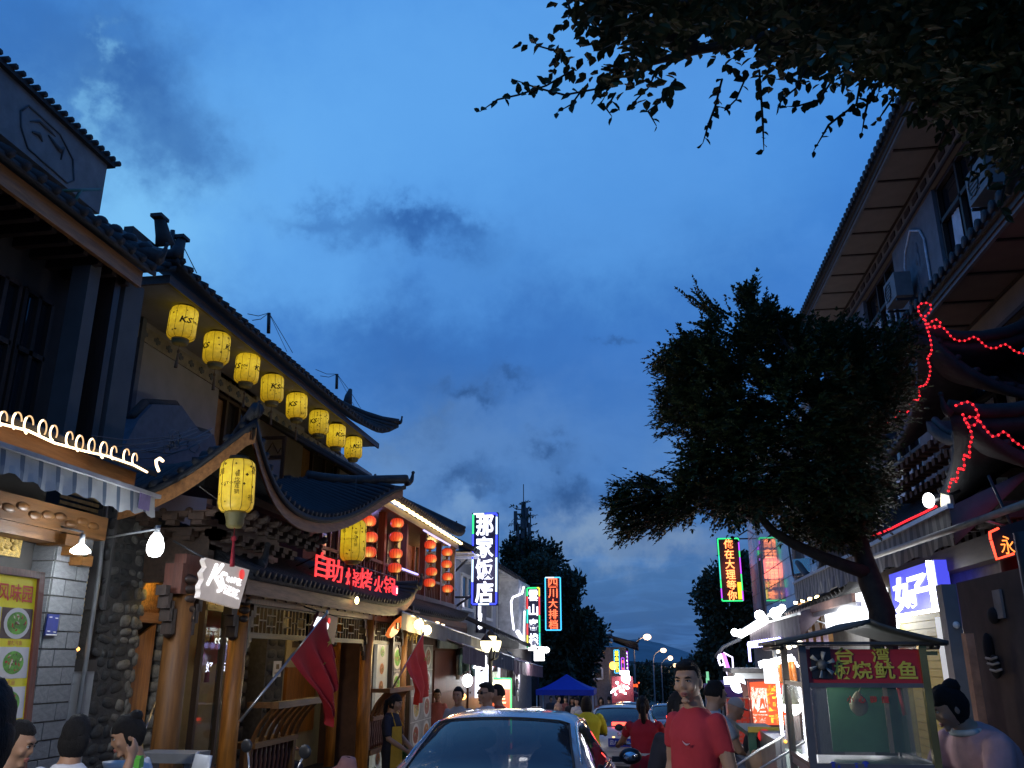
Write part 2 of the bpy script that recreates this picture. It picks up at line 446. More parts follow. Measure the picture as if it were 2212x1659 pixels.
# ------------------------------------------------------------------ roofs
def tube_row(pts,r=0.045,n=6):
    mb=MB();mb.tube(pts,r,n,0,True,True);return mb
def tiled(parent,fn,nrow,r=0.05,seg=4,m=None,th=0.07,slab=True,nu=24,lift=0.02):
    """fn(s, t): s along the eave, t from eave (0) to ridge (1). slab + one rounded cover row per course"""
    m=m or TILE
    if slab:
        mb=MB();mb.slab(lambda s,t:fn(s,t),nu,seg,(0,0,-th));part('roof',mb,m,parent)
    for i in range(nrow):
        s=(i+0.5)/nrow
        pts=[Vector(fn(s,t/seg))+Vector((0,0,lift)) for t in range(seg+1)]
        d=(pts[0]-pts[1]).normalized();pts[0]=pts[0]+d*0.03
        part('tile_row',tube_row(pts,r),m,parent,fix=False)
def ornament(mb,p,d,s=1.0,m=0):
    """upturned ridge end: a curling horn"""
    p=Vector(p);d=Vector(d)
    pts=[];rs=[]
    for i in range(8):
        t=i/7
        pts.append(p+d*(0.30*s*t)+Vector((0,0,s*(0.30*t*t)))+d*(-0.10*s*max(0,t-.6)*2))
        rs.append(s*(0.075*(1-t)+0.03))
    mb.tube(pts,rs,6,m);mb.ell(pts[-1],(0.05*s,)*3,6,4,m)

# ------------------------------------------------------------------ A: the nearest eating house
def stone_meshes(name,m,n=5,sub=1,sq=1.0):
    out=[]
    for k in range(n):
        bm=bmesh.new();bmesh.ops.create_icosphere(bm,subdivisions=sub+0,radius=0.5)
        for v in bm.verts:
            nv=noise.noise(v.co*2.1+Vector((k*7.1,k,0)))
            v.co*=1+0.30*nv
            c_=lambda a,m:math.copysign(m*math.tanh(abs(a)/m*1.15),a)
            v.co=Vector((c_(v.co.x,.40),c_(v.co.y,.46+.04*noise.noise(Vector((k*3.3,v.co.z*3,0)))),c_(v.co.z,.44+.05*noise.noise(Vector((v.co.y*3,k*5.1,0))))))
        me=bpy.data.meshes.new(name);bm.to_mesh(me);bm.free();me.materials.append(m)
        for p in me.polygons:p.use_smooth=True
        out.append(me)
    return out
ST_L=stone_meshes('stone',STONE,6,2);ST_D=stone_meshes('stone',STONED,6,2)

def building_a():
    t=thing('restaurant_building','dark two storey eating house with striped awning and a painted roof parapet','building',(-5.2,5,G(5)))
    mb=MB()
    mb.box2((-5.0,-2,G(6)-0.3),(-9.5,6.58,3.3));mb.box2((-5.86,-2,3.3),(-9.5,7.7,5.5))
    part('wall',mb,mat('dark wall',(0.05,0.046,0.042),0.85,0.2,4),t)
    # stone-block pillar
    x0,x1,y0,y1=-5.3,-4.8,6.55,7.02
    mb=MB();mb.box2((x0,y0+.005,G(6.6)-.2),(x1-.005,y1,2.62));part('pillar',mb,MORTAR,t)
    bmesh_=MB().box((0,0,0),(0.012,1,1)).mesh('stone_block',BLOCK)
    blk2=MB().box((0,0,0),(1,0.012,1)).mesh('stone_block',BLOCK)
    z=G(6.6)+0.1;r=0
    while z<2.55:
        h=0.14
        cut=0.30 if r%2 else 0.17
        for a,b in ((y0,y0+cut),(y0+cut,y1)):
            inst('stone_block',bmesh_,t,(x1+.001+random.uniform(0,.006),(a+b)/2,z+h/2),scale=(1,b-a-.012,h-.012))
        for a,b in ((x0,x0+cut),(x0+cut,x1)):
            inst('stone_block',blk2,t,((a+b)/2,y0-.001,z+h/2),scale=(b-a-.012,1,h-.012))
        z+=h;r+=1
    # window with a bamboo blind between pillar and pipe
    zb=at(185,1450,X=-5.0).z;zt=2.45
    mb=MB();mb.box2((-5.35,7.02,G(7)-.2),(-5.0,7.62,zb));part('sill_wall',mb,mat('pale render',(0.30,0.31,0.31),.8,.1),t)
    mb=MB();mb.box2((-5.3,7.02,zb),(-5.22,7.62,zt));w=part('window',mb,emit('blind lit from inside',(0.55,0.28,0.05),0.10,base=(.25,.15,.05),var=.3,scale=14),t)
    mb=MB();mb.box2((-5.25,7.02,zb),(-4.985,7.62,zb+.10));part('sill',mb,BLACK,w)
    mb=MB()
    for k in range(34):mb.box((-5.2,7.32,zb+.12+k*.052),(.012,.58,.03))
    b=part('bamboo_blind',mb,mat('bamboo',(0.34,0.22,0.08),0.7,.35,20),w);b['kind']='stuff'
    mb=MB();mb.ell((-5.0,7.3,zb+.19),(.02,.05,.022));part('candle_lamp',mb,emit('amber candle',AMBER,3),w)
    mb=MB();mb.tube([at(232,1060,X=-4.93),at(215,1230,X=-4.93),at(165,1570,X=-4.93),at(150,1659,X=-4.93)],.022,8);part('drain_pipe',mb,GREYM,t)
    mb=MB();mb.box2((-5.0,7.62,2.0),(-9.5,7.66,3.3));part('end_wall',mb,PLAST,t)
    # carved beam, gold panel
    mb=MB();p=at(0,1090,X=-4.75);q=at(185,1140,X=-4.75)
    mb.box2((-4.95,4.0,2.56),(-4.7,7.05,2.76));mb.box2((-4.92,4,2.47),(-4.74,6.5,2.56))
    for k in range(16):mb.ell((-4.70,4.6+k*.15,2.66+.025*math.sin(k*2.3)),(.016,.085,.035),8,5)
    for k in range(3):mb.box((-4.8,6.6+.1*k,2.50-.07*k),(.26,.26-.06*k,.09))
    part('carved_beam',mb,BRWY,t)
    a=at(0,1150,X=-4.98);b2=at(40,1205,X=-4.98)
    mb=MB();mb.box2((-5.0,a.y-.3,b2.z),(-4.97,b2.y,a.z))
    gp=part('gilded_panel',mb,mat('gilt',(0.5,0.33,0.08),.4,.5,30,.6),t)
    mb=MB()
    for k in range(26):mb.ell((-4.965,random.uniform(a.y-.25,b2.y-.04),random.uniform(b2.z+.03,a.z-.03)),(.012,random.uniform(.015,.04),random.uniform(.012,.03)),6,4)
    o=part('relief',mb,MATS['gilt'],gp);o['kind']='stuff'
    # upper floor: dark openings, posts
    for u,w_,m in ((160,.17,PLAST),(215,.10,DARKW),(255,.34,PLAST)):
        p=at(u,750,X=-5.45);mb=MB();mb.box((-5.45,p.y,4.4),(.2,w_,2.2));part('post',mb,m,t)
    for u0,u1 in ((-60,10),(25,90)):
        a=at(u0,750,X=-5.84).y;b2=at(u1,750,X=-5.84).y
        mb=MB();mb.box2((-5.86,a,3.5),(-5.83,b2,5.0));w=part('window',mb,DGLASS,t)
        mb=MB();
        for yy in (a,(a+b2)/2,b2):mb.box((-5.81,yy,4.25),(.05,.05,1.5))
        for zz in (3.5,4.4,5.0):mb.box((-5.81,(a+b2)/2,zz),(.05,b2-a,.05))
        part('frame',mb,DARKW,w)
    # main eave
    mb=MB();mb.box2((-5.2,-1,5.38),(-5.25,7.78,5.56));part('fascia',mb,ORWY,t)
    mb=MB();mb.box2((-5.25,-1,5.46),(-5.95,7.75,5.50));
    for k in range(22):mb.box((-5.6,2.6+k*.24,5.40),(.66,.07,.10))
    part('rafters',mb,DARKW,t)
    def rf(s,q):return Vector((-5.12-1.5*q,-1+8.9*s,5.62+0.85*q+.1*q*q))
    tiled(t,rf,44,.05,3,nu=10)
    mb=MB();mb.tube([(-5.1,7.9,5.78),(-5.5,7.9,5.95),(-6.0,7.9,6.28),(-6.7,7.9,6.8)],.085,8)
    ornament(mb,(-5.15,7.9,5.8),Vector((.7,.3,0)),.55);
    for k in range(7):mb.ell((-5.3-.2*k,7.9,5.92+.125*k),(.09,.09,.07),8,5)
    part('ridge',mb,TILE,t)
    # parapet with a painted panel
    mb=MB();mb.box2((-6.5,-1,6.86),(-6.85,8.66,7.56));mb.box2((-6.62,-1,6.2),(-6.8,8.3,6.86))
    pr=part('parapet',mb,mat('parapet plaster',(0.17,0.175,0.18),.85,.25,4),t)
    mb=MB();mb.box2((-6.44,-1,7.56),(-6.91,8.74,7.61));
    for k in range(44):mb.tube([(-6.40,3.6+k*.12,7.635),(-6.9,3.6+k*.12,7.66)],.035,6)
    part('coping',mb,TILE,pr)
    mb=MB();INK=mat('faded ink',(0.07,0.08,0.09),.8,.3)
    def pp(u,v):return at(u,v,X=-6.493)
    ring=[(45,240),(62,228),(130,290),(158,345),(160,390),(145,395),(60,320),(46,275)]
    mb.tube([pp(*r_) for r_ in ring+ring[:1]],.012,5)
    mb.tube([pp(u,v) for u,v in ((65,262),(85,262),(105,280),(120,295))],[.005,.02,.022,.006],5)
    mb.tube([pp(u,v) for u,v in ((70,285),(84,290),(92,306))],[.012,.03,.008],5)
    mb.tube([pp(u,v) for u,v in ((105,292),(122,315),(130,325),(138,318),(132,345))],[.01,.03,.034,.02,.008],5)
    part('painted_panel',mb,INK,pr)
    mb=MB();a=at(130,412,X=-6.0);b2=at(217,409,X=-6.0);c=at(158,440,X=-6.0)
    mb.tube([a,b2],.02,6);mb.tube([(a+b2)/2,c],.02,6);part('pipe_stay',mb,mat('green pipe',(.03,.09,.06),.5),t)
    # lower eave boards behind the rope lights
    mb=MB();mb.box2((-4.62,2,3.02),(-4.66,7.25,3.22));part('eave_board',mb,ORWY,t)
    mb=MB();mb.slab(lambda s,q:Vector((-4.5-.45*q,2+5.4*s,3.25+.18*q)),8,2,(0,0,-.05));part('lower_roof',mb,TILE,t)
    # awning
    mb=MB();y0,y1=2.0,at(335,1090,X=-4.4).y
    n=int((y1-y0)/.05)
    for k in range(n):
        a,b2=y0+k*.05,y0+(k+1)*.05
        def zb_(y):return 2.785+.016*math.sin(y*26)+.018*math.sin(y*7.3)
        def xo(y,q):return-4.4+.007*math.sin(y*31+q*3)*q+.02*q
        for j in range(3):
            q0,q1=j/3,(j+1)/3
            zt0=2.985
            P=lambda y,q:(xo(y,q),y,zt0+(zb_(y)-zt0)*q)
            mb.add([P(a,q0),P(b2,q0),P(b2,q1),P(a,q1)],[(0,1,2,3)],k%2 if k%4 != 3 else 0,True)
    AW1=mat('awning white stripe',(0.42,0.42,0.40),.8,.12);AW2=mat('awning blue stripe',(0.10,0.13,0.17),.8,.12)
    aw=part('awning',mb,[AW1,AW2],t,fix=False)
    mb=MB();mb.box2((-4.42,y0,2.97),(-4.36,y1+.02,3.005));part('front_rail',mb,mat('dusty aluminium',(.3,.3,.31),.5),aw)
    mb=MB();mb.slab(lambda s,q:Vector((-4.4-.5*q,y0+(y1-y0)*s,3.0+.03*math.sin(q*3))),10,2,(0,0,-.008));part('canopy',mb,AW1,aw)
    mb=MB();mb.box((-4.372,y1-.22,2.90),(.006,.17,.14));part('printed_patch',mb,mat('lilac print',(.22,.17,.32),.7),aw)
    # rope light outlining the eave in curls
    t2=thing('rope_light','warm white rope light bent into curls along the eave over the striped awning','rope light',(-4.5,6,3.2))
    ends=[(0,915),(60,930),(118,957),(185,975),(232,985),(290,1005),(318,1020)]
    base=[at(u,v,X=-4.48) for u,v in ends]
    mb=MB();mb.tube([at(-120,890,X=-4.48)]+base,.010,6);part('base_run',mb,E_WLED,t2)
    spots=[(-35,893),(7,905),(37,910),(62,918),(92,925),(116,935),(150,948),(172,958),(198,963),(224,972),(246,978),(273,985),(291,992)]
    for i,(u,v) in enumerate(spots):
        c=at(u,v,X=-4.47);r=.055*(1 if i%5 else .85)*random.uniform(.85,1.1);a0=random.uniform(-.4,.2)
        full=random.uniform(4.2,5.8)
        P=[c+Vector((0,r*.8*math.cos(a0-1.6-k*full/14),r*1.15*math.sin(a0-1.6-k*full/14))) for k in range(15)]
        mb=MB();mb.tube(P[:8],.008,6,0);mb.tube(P[7:],.006,6,1)
        part('light_curl',mb,[E_WLED,E_WLEDD],t2)
    mb=MB();mb.tube([at(u,v,X=-4.3) for u,v in ((343,1018),(338,1005),(337,995),(345,990),(352,996))],.014,6);part('light_hook',mb,E_WLED,t2)
building_a()

def bulb_lamp(name,label,p,arm_from,power,big=False,shade=False):
    p=Vector(p);t=thing(name,label,'lamp',p)
    mb=MB()
    if big:mb.lathe(p,[(.02,.11),(.05,.07),(.07,0),(.068,-.05),(.045,-.09),(.01,-.1)],14)
    else:mb.lathe(p,[(.012,.06),(.02,.045),(.075,-.005),(.078,-.02),(.05,-.035),(.0,-.04)],14)
    part('bulb',mb,E_WHITE,t)
    mb=MB();mb.lathe(p+Vector((0,0,.10 if big else .055)),[(.02,.07),(.024,0)],8);part('socket',mb,GREYM,t)
    mb=MB();mb.tube([p+Vector((0,0,.14)),Vector(arm_from)],.010,6);part('arm',mb,GREYM,t)
    lamp('lamp_light',t,p+Vector((0,0,-.14)) if shade else p+Vector((.10,-.03,-.05)),power,(1,.95,.86) if shade else COOL,.06,R_(172) if shade else None)
    if shade:mb=MB();mb.lathe(p,[(.03,.12),(.09,.09),(.20,-.10),(.205,-.10),(.095,.095),(.03,.125)],18,cap=False);part('shade',mb,BLACK,t,fix=False)  # opaque shade added to keep foliage and upper floors dark
    return t
p1=at(174,1187,X=-4.45);bulb_lamp('bulb_lamp','small white lit bulb in a flat shade by the block pillar',p1,p1+Vector((-.35,.1,.22)),30)
p2=at(336,1178,X=-4.1);bulb_lamp('bulb_lamp','big dazzling white bulb on a long arm before the stone wall',p2,at(210,1165,X=-4.85),12,big=True)
p3=Vector((-3.1,2.3,2.75));bulb_lamp('bulb_lamp','unseen shaded bulb lamp, added for the light on the diners and food cart',p3,p3+Vector((-1.8,0,.25)),300,big=True,shade=True)  # added lamp out of view, stands for light on diners, cart and walker

# menu board standing by the pillar
def photo_plate(mb_list,c,r,right,up,kind,lift=.004):
    """a dish photograph: rim disc, food disc, bits; flat print"""
    c=Vector(c);right=Vector(right);up=Vector(up);n=right.cross(up)
    rim,food,bits=mb_list
    def disc(mb,c,ra,rb,l,m=0,k=20):mb.add([c+right*ra*math.cos(2*math.pi*i/k)+up*rb*math.sin(2*math.pi*i/k)+n*l for i in range(k)],[tuple(range(k))],m)
    disc(rim,c,r,r*.8,lift);disc(food,c,r*.78,r*.58,lift*1.5)
    for i in range(26):
        a=random.uniform(0,6.28);q=random.uniform(0,.62)
        cc=c+right*r*q*math.cos(a)+up*r*.7*q*math.sin(a);b=random.uniform(0,3.14);w,h=random.uniform(.06,.16)*r,random.uniform(.04,.08)*r
        e1=right*math.cos(b)+up*math.sin(b);e2=up*math.cos(b)-right*math.sin(b)
        bits.add([cc+e1*w+n*lift*2,cc+e2*h+n*lift*2,cc-e1*w+n*lift*2,cc-e2*h+n*lift*2],[(0,1,2,3)],random.randrange(4))
FOODS=[mat('stew print',(0.30,0.07,0.03),.5,.6,14),mat('greens print',(0.14,0.36,0.05),.5,.6,14),mat('pancake print',(0.55,0.40,0.14),.5,.35,12),mat('noodle print',(0.5,0.22,0.07),.5,.5,14),mat('meat print',(0.40,0.14,0.09),.5,.5,14)]
BITS=[mat('red bits print',(0.45,0.05,0.03),.5),mat('green bits print',(0.10,0.26,0.05),.5),mat('cream bits print',(0.65,0.58,0.42),.5),mat('brown bits print',(0.14,0.07,0.04),.5)]
WPRINT=mat('white print',(0.62,0.60,0.57),.4,.08)
YPRINT=mat('yellow print',(0.80,0.70,0.015),.4,.05)
RPRINT=mat('red print',(0.55,0.02,0.008),.4,.05)
OPRINT=mat('orange print',(0.62,0.22,0.03),.4,.05)

def menu_board():
    X=-4.25
    A,B=at(108,1245,X=X),at(58,1560,X=X)
    y1=A.y;y0=y1-.66;z1=2.12;z0=z1-1.30
    lean=.10/1.30
    up=Vector((-lean,0,1)).normalized();right=Vector((0,1,0));n=right.cross(up)
    O=Vector((X,y0,z0))
    P=lambda a,b,l=0:O+right*a+up*b+n*l
    t=thing('menu_board','tall yellow menu board with dish photographs leaning by the block pillar','sign',(X,y0+.5,G(5.3)))
    W,Hh=.66,1.30
    mb=MB();mb.slab(lambda a,b:P(a*W,b*Hh,0),1,1,-n*.04,sm=False);part('panel',mb,YPRINT,t)
    mb=MB()
    for a in (-.03,W+.03):mb.slab(lambda s,b:P(a-.03+.06*s,-.05+b*(Hh+.1),.02),1,1,-n*.08,sm=False)
    mb.slab(lambda s,b:P(-.05+s*(W+.1),Hh+.0+.05*b,.02),1,1,-n*.08,sm=False)
    for a in (.1,W-.1):mb.tube([P(a,0,-.02),P(a-.0,0,-.02)+Vector((0,0,-(z0-G(5.3)-.12)))],.03,6)
    part('frame',mb,wood('board frame',(.12,.03,.02),.5),t)
    mb=MB();text_mb(mb,'白族风味园',P(.33,Hh-.115,.006),right,up,.58,.125,off=.015)
    part('lettering',mb,RPRINT,t)
    names=[('凉拌卷粉','酸辣弓鱼'),('炒饵块','乳扇'),('水性杨花','酸菜鱼'),('雕梅扣肉','木瓜鸡')]
    for r in range(4):
        zb=Hh-.215-(r+1)*.262+.052
        for c in range(2):
            k=(r*2+c+[0,3,1,2][r])%5
            cx=.17+c*.32;cz=zb+.105
            mb=MB();mb.add([P(cx-.156,cz-.103,.003),P(cx+.156,cz-.103,.003),P(cx+.156,cz+.103,.003),P(cx-.156,cz+.103,.003)],[(0,1,2,3)])
            ph=part('dish_photo',mb,[WPRINT,mat('dark print',(.10,.06,.05),.4,.3)][(r+c)%2 if r<2 else 0],t)
            rim,food,bits=MB(),MB(),MB();photo_plate((rim,food,bits),P(cx,cz,.003),.132,right,up,k)
            part('plate_print',rim,WPRINT,ph);part('food_print',food,FOODS[k],ph);o=part('garnish_print',bits,BITS,ph);o['kind']='stuff'
            mb=MB();text_mb(mb,names[r][c],P(cx,zb-.026,.006),right,up,.036*len(names[r][c]),.032,off=.01);part('dish_name',mb,OPRINT,t)
menu_board()
mb=MB();p=at(112,1350,X=-4.775);mb.box((-4.775,p.y,p.z),(.012,.14,.17))
t=thing('plaque','small blue plaque with white lines fixed to the block pillar','plaque',(-4.77,p.y,p.z))
part('plate',mb,mat('blue enamel',(0.02,0.035,0.20),.4),t)
mb=MB()
for a,b in ((-.04,.06),(.035,.055),(-.04,-.05),(.035,-.055),(0,-.077)):mb.box((-4.766,p.y+a,p.z+b),(.006,.03 if b>-.07 else .13,.008))
part('lettering',mb,WPRINT,t)
# ------------------------------------------------------------------ the barbecue and hotpot house with the gate roof
def lathe_wrap_text(mb,s,c,r,z,w,h,ang,m=0,off=.004,vertical=False,lift=.003,shear=0.0):
    """lettering wrapped round a lantern of radius r; ang = bearing its middle faces"""
    items=[(s,0.0,0.0,w,h)] if not vertical else [(ch,0.0,(len(s)-1)/2*h*1.15-i*h*1.15,w,h) for i,ch in enumerate(s)]
    for st,da,dz,ww,hh in items:
        vs,fs,x0,x1,y0,y1=text_mesh(st,0,off,1)
        out=[]
        for v in vs:
            a=(v[0]-(x0+x1)/2)*ww/(x1-x0);b=(v[1]-(y0+y1)/2)*hh/(y1-y0)
            a+=b*shear
            th=ang+(a+da)/r
            out.append((c[0]+(r+lift)*math.cos(th),c[1]+(r+lift)*math.sin(th),c[2]+z+dz+b))
        mb.add(out,fs,m)
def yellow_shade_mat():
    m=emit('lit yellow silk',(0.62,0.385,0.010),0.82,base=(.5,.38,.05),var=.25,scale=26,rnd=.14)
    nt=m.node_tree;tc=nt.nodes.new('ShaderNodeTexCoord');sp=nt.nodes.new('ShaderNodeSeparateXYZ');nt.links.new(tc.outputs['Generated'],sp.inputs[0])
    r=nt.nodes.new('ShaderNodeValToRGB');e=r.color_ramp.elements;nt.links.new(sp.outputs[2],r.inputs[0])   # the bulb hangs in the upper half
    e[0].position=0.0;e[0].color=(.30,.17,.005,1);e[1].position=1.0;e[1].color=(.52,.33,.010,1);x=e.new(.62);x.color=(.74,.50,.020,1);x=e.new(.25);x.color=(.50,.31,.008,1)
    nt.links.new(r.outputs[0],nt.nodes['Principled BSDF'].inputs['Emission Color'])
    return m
YSILK=yellow_shade_mat()
def yellow_lantern(name,label,p,r,hgt,text,group,big,ang,drop,cap=.15):
    """p = middle of the silk body"""
    p=Vector(p);t=thing(name,label,'lantern',p,group)
    h=hgt/2
    prof=[(r*.60,h),(r*.80,h*.97),(r*.94,h*.86),(r,h*.66),(r,-h*.66),(r*.94,-h*.86),(r*.80,-h*.97),(r*.60,-h)]
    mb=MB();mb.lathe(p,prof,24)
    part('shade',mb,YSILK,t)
    RIB=mat('lantern rib',(0.16,0.10,0.015),.7)
    mb=MB()
    for k in range(10):
        a=2*math.pi*(k+.5)/10+ang
        mb.tube([p+Vector((q*1.012*math.cos(a),q*1.012*math.sin(a),z)) for q,z in prof],.003,4)
    part('rib',mb,RIB,t)['kind']='stuff'
    mb=MB()
    if big:mb.lathe(p,[(r*.62,-h),(r*.60,-h-.03),(r*.52,-h-cap*.4),(r*.48,-h-cap*.85),(r*.36,-h-cap)],18)
    else:mb.lathe(p,[(r*.62,-h+.005),(r*.60,-h-.03),(r*.55,-h-.035),(r*.55,-h-.06),(r*.48,-h-.075)],18)
    part('bottom_cap',mb,mat('lantern cap',(0.20,0.17,0.06),.6),t)
    mb=MB();mb.lathe(p,[(r*.62,h-.004),(r*.60,h+.03),(r*.5,h+.045),(.02,h+.05)],18);part('top_cap',mb,mat('dark lantern cap',(.05,.045,.025),.6),t)
    mb=MB();mb.tube([p+Vector((0,0,h+.04)),p+Vector((0,0,h+.04+drop))],.005,5)
    mb.tube([p+Vector((.03,0,h+.10)),p+Vector((0,0,h+.14)),p+Vector((-.03,0,h+.10))],.004,4);part('hanging_cord',mb,BLACK,t)
    TS=mat('red tassel',(0.28,0.012,0.02),.8) if big else mat('dull tassel',(0.10,0.06,0.03),.8)
    mb=MB();zb=-h-(cap if big else .08)
    mb.tube([p+Vector((0,0,zb)),p+Vector((0,0,zb-.08))],.004,4);mb.ell(p+Vector((0,0,zb-.10)),(.028 if big else .018,.02,.03),8,6)
    mb.lathe(p+Vector((0,0,zb-.12)),[(.010,0),(.016,-.08),(.024,-.20),(.024,-.24 if big else-.22)],8);part('tassel',mb,TS,t)
    mb=MB()
    if big:
        lathe_wrap_text(mb,'餐饮连锁',p,r,.0,.046,.048,ang,vertical=True)
        lathe_wrap_text(mb,'福',p,r,.13,.06,.06,ang+1.0);lathe_wrap_text(mb,'福',p,r,-.13,.06,.06,ang+.85)
        lathe_wrap_text(mb,'福',p,r,.12,.06,.06,ang-1.0);lathe_wrap_text(mb,'K·STONE',p,r,.0,.20,.026,ang-.42)
    else:
        lathe_wrap_text(mb,'KS',p,r,0,.16,.095,ang-.2,shear=.25,off=.03);lathe_wrap_text(mb,'one',p,r,.0,.11,.04,ang+.55,shear=.2,off=.02)
        lathe_wrap_text(mb,'KS',p,r,0,.16,.095,ang-.2+2.1,shear=.25,off=.03);lathe_wrap_text(mb,'KS',p,r,0,.16,.095,ang-.2-2.1,shear=.25,off=.03)
    part('lettering',mb,mat('black ink',(.035,.022,.006),.7),t,fix=False)
    mb=MB()
    for k in range(38):
        a=random.uniform(0,6.283);z=random.uniform(-h*.8,h*.8);s=random.uniform(.008,.018)
        q=r+.002;
        mb.add([p+Vector((q*math.cos(a+da),q*math.sin(a+da),z+dz)) for da,dz in ((s/r,0),(0,s),(-s/r,0),(0,-s))],[(0,1,2,3)])
    part('printed_flowers',mb,mat('ochre ink',(.28,.17,.015),.7),t,fix=False)['kind']='stuff'
    lamp('lantern_light',t,p+Vector((0,0,-h-.22)),.22,(1,.72,.18),.15)
    t.rotation_euler=(random.uniform(-.05,.05),random.uniform(-.05,.05),0)
    return t

def ks_building():
    t=thing('hotpot_building','two storey barbecue and hotpot house with a wooden porch and upper eave of yellow lanterns','building',(-6,12,G(12)))
    # ---------- upper floor
    XW=-7.05;z0,z1=3.0,6.3
    Y0,Y1=10.45,at(800,1100,X=XW).y
    wins=[]
    for u0,u1,v,ztop in ((478,560,800,at(480,792,X=XW).z),(652,735,1000,at(652,905,X=XW).z)):
        wins.append((at(u0,v,X=XW).y,at(u1,v,X=XW).y,ztop))
    mb=MB();y=Y0
    for a,b,zt in wins:
        mb.box2((XW,y,z0),(XW-.25,a,z1));mb.box2((XW,a,zt),(XW-.25,b,z1));y=b
    mb.box2((XW,y,z0),(XW-.25,Y1,z1));mb.box2((XW-1.6,Y0,z0),(XW-1.8,Y1,z1))
    part('wall',mb,PLASTW,t)
    NEARB=mat('blue grey brick',(.06,.08,.11),.7,.25,8,.1)
    # near end wall of blue-grey brick courses
    mb=MB();mb.box2((XW-.02,Y0-.08,z0),(-9.8,Y0-.3,z1));part('end_wall',mb,mat('dark pointing',(.03,.035,.045),.9),t)
    bm_=MB().box((0,0,0),(1,.03,.075)).mesh('brick',NEARB)
    for r in range(27):
        z=3.55+r*.095
        x=XW-.06-(.15 if r%2 else 0)
        while x>-8.4:
            inst('brick',bm_,t,(x-.14,Y0-.305,z),scale=(.285,1,1));x-=.30
    mb=MB()
    for yy in (Y0-.02,Y0+.16):mb.box2((XW+.02,yy,z0),(XW+.07,yy+.1,z1))
    mb.box2((XW+.09,Y0-.34,6.0),(-9,Y0-.28,6.12))
    part('brick_corner',mb,NEARB,t)
    for a,b,zt in wins:
        mb=MB();mb.box2((XW-.22,a,z0),(XW-.18,b,zt));w=part('window',mb,DARKIN,t)
        mb=MB();n=3
        for k in range(n+1):mb.box((XW-.10,a+(b-a)*k/n,(z0+zt)/2),(.07,.07,zt-z0))
        for zz in (zt-.03,zt-.45,4.0):mb.box((XW-.10,(a+b)/2,zz),(.06,b-a,.06))
        for k in range(9):mb.box((XW-.09,a+(b-a)*(k+.5)/9,zt-.24),(.03,.022,.4))
        part('frame',mb,DARKW,w)
        mb=MB();mb.box2((XW-.16,a+.12,z0),(XW-.14,a+.12+(b-a)*.35,zt-.5));part('curtain',mb,mat('brown curtain',(.22,.13,.06),.8),w)
        # open casement leaf standing out from the wall
        mb=MB()
        yb=b+.02;zc=(zt+3.3)/2-.5
        for xx in (XW+.05,XW+.62):mb.box((xx,yb,4.55),(.06,.05,1.9))
        for zz in (5.47,5.1,4.55,3.63):mb.box((XW+.335,yb,zz),(.6,.045,.06))
        mb.tube([(XW+.1+.47*k/8,yb,5.28+.10*math.sin(k*1.57)) for k in range(9)],.016,4)
        lf=part('casement',mb,DARKW,t)
        mb=MB();mb.box((XW+.335,yb+.004,4.35),(.52,.012,1.4));part('pane',mb,mat('frosted pane',(.30,.31,.34),.3,.1),lf)
    # stepped gable end of the low wing beside it
    mb=MB();P=[at(u,v,X=-6.6) for u,v in ((250,1000),(300,905),(330,873),(392,876),(412,905),(432,931),(462,939),(475,1000),(475,1060),(250,1060))];n=len(P)
    mb.add(P+[q+Vector((-.25,0,0)) for q in P],[tuple(range(n)),tuple(range(n,2*n))[::-1]]+[(i,n+i,n+(i+1)%n,(i+1)%n) for i in range(n)]);sg_=part('stepped_gable',mb,NEARB,t)
    mb=MB()
    for a,b in zip(P[1:7],P[2:8]):mb.tube([a+Vector((-.12,0,.02)),b+Vector((-.12,0,.02))],.07,6)
    part('gable_coping',mb,TILE,sg_)
    # frieze band with dark motifs
    mb=MB();mb.box2((XW+.03,Y0,5.98),(XW,Y1,6.2));part('frieze',mb,mat('frieze',(.20,.19,.16),.8),t)
    mb=MB()
    y=Y0+.3
    while y<Y1-.2:
        mb.box((XW+.036,y,6.09),(.01,.16,.05));mb.box((XW+.036,y,6.09),(.012,.05,.11));y+=.34
    part('frieze_motif',mb,NEARB,t)['kind']='stuff'
    # roof
    XE=-5.95;ZE=6.36;YN=at(368,611,X=XE).y;YF=at(818,958,X=XE).y
    mb=MB();mb.box2((XE-.04,YN+.02,ZE-.06),(XW-.2,YF,ZE-.02));mb.box2((XW-.2,YN+.02,ZE-.06),(-9.6,Y0-.2,ZE-.021));part('soffit',mb,PLASTW,t)
    mb=MB();mb.box2((XE,YN-.02,ZE-.10),(XE-.04,YF+.05,ZE+.02));mb.box2((XE-.04,YN-.02,ZE-.10),(-9.6,YN+.02,ZE+.02))
    part('fascia',mb,DARKWY,t)
    XR=-7.9;RISE=1.45
    def up(d):return .45*math.exp(-d/.55)
    def fr(s,q):                                            # front slope, far corner swept up
        y=YN-.1+(YF+.45-YN)*s
        x=XE+.12+(XR-XE-.12)*q
        dfar=(1-s)*(YF-YN);dn=s*(YF-YN)
        y+=q*(1.6 if s<.5 else-.8)*(abs(s-.5)*2)**6
        return Vector((x+(.25*math.exp(-dfar/.4))*(1-q),y,ZE+.10+RISE*(q**1.15)+(up(dfar)+.12*math.exp(-dn/.6))*(1-q)**2))
    tiled(t,fr,46,.05,4,nu=30)
    def nr(s,q):                                            # near hip
        x=XE+.12-4.4*s;y=YN-.1+2.0*q
        return Vector((x-1.7*q*(1-s),y,ZE+.10+RISE*(q**1.15)))
    tiled(t,nr,18,.05,4,nu=12)
    mb=MB();ra=Vector((XR,YN+1.75,ZE+1.72));rb=Vector((XR,YF-.55,ZE+1.72))
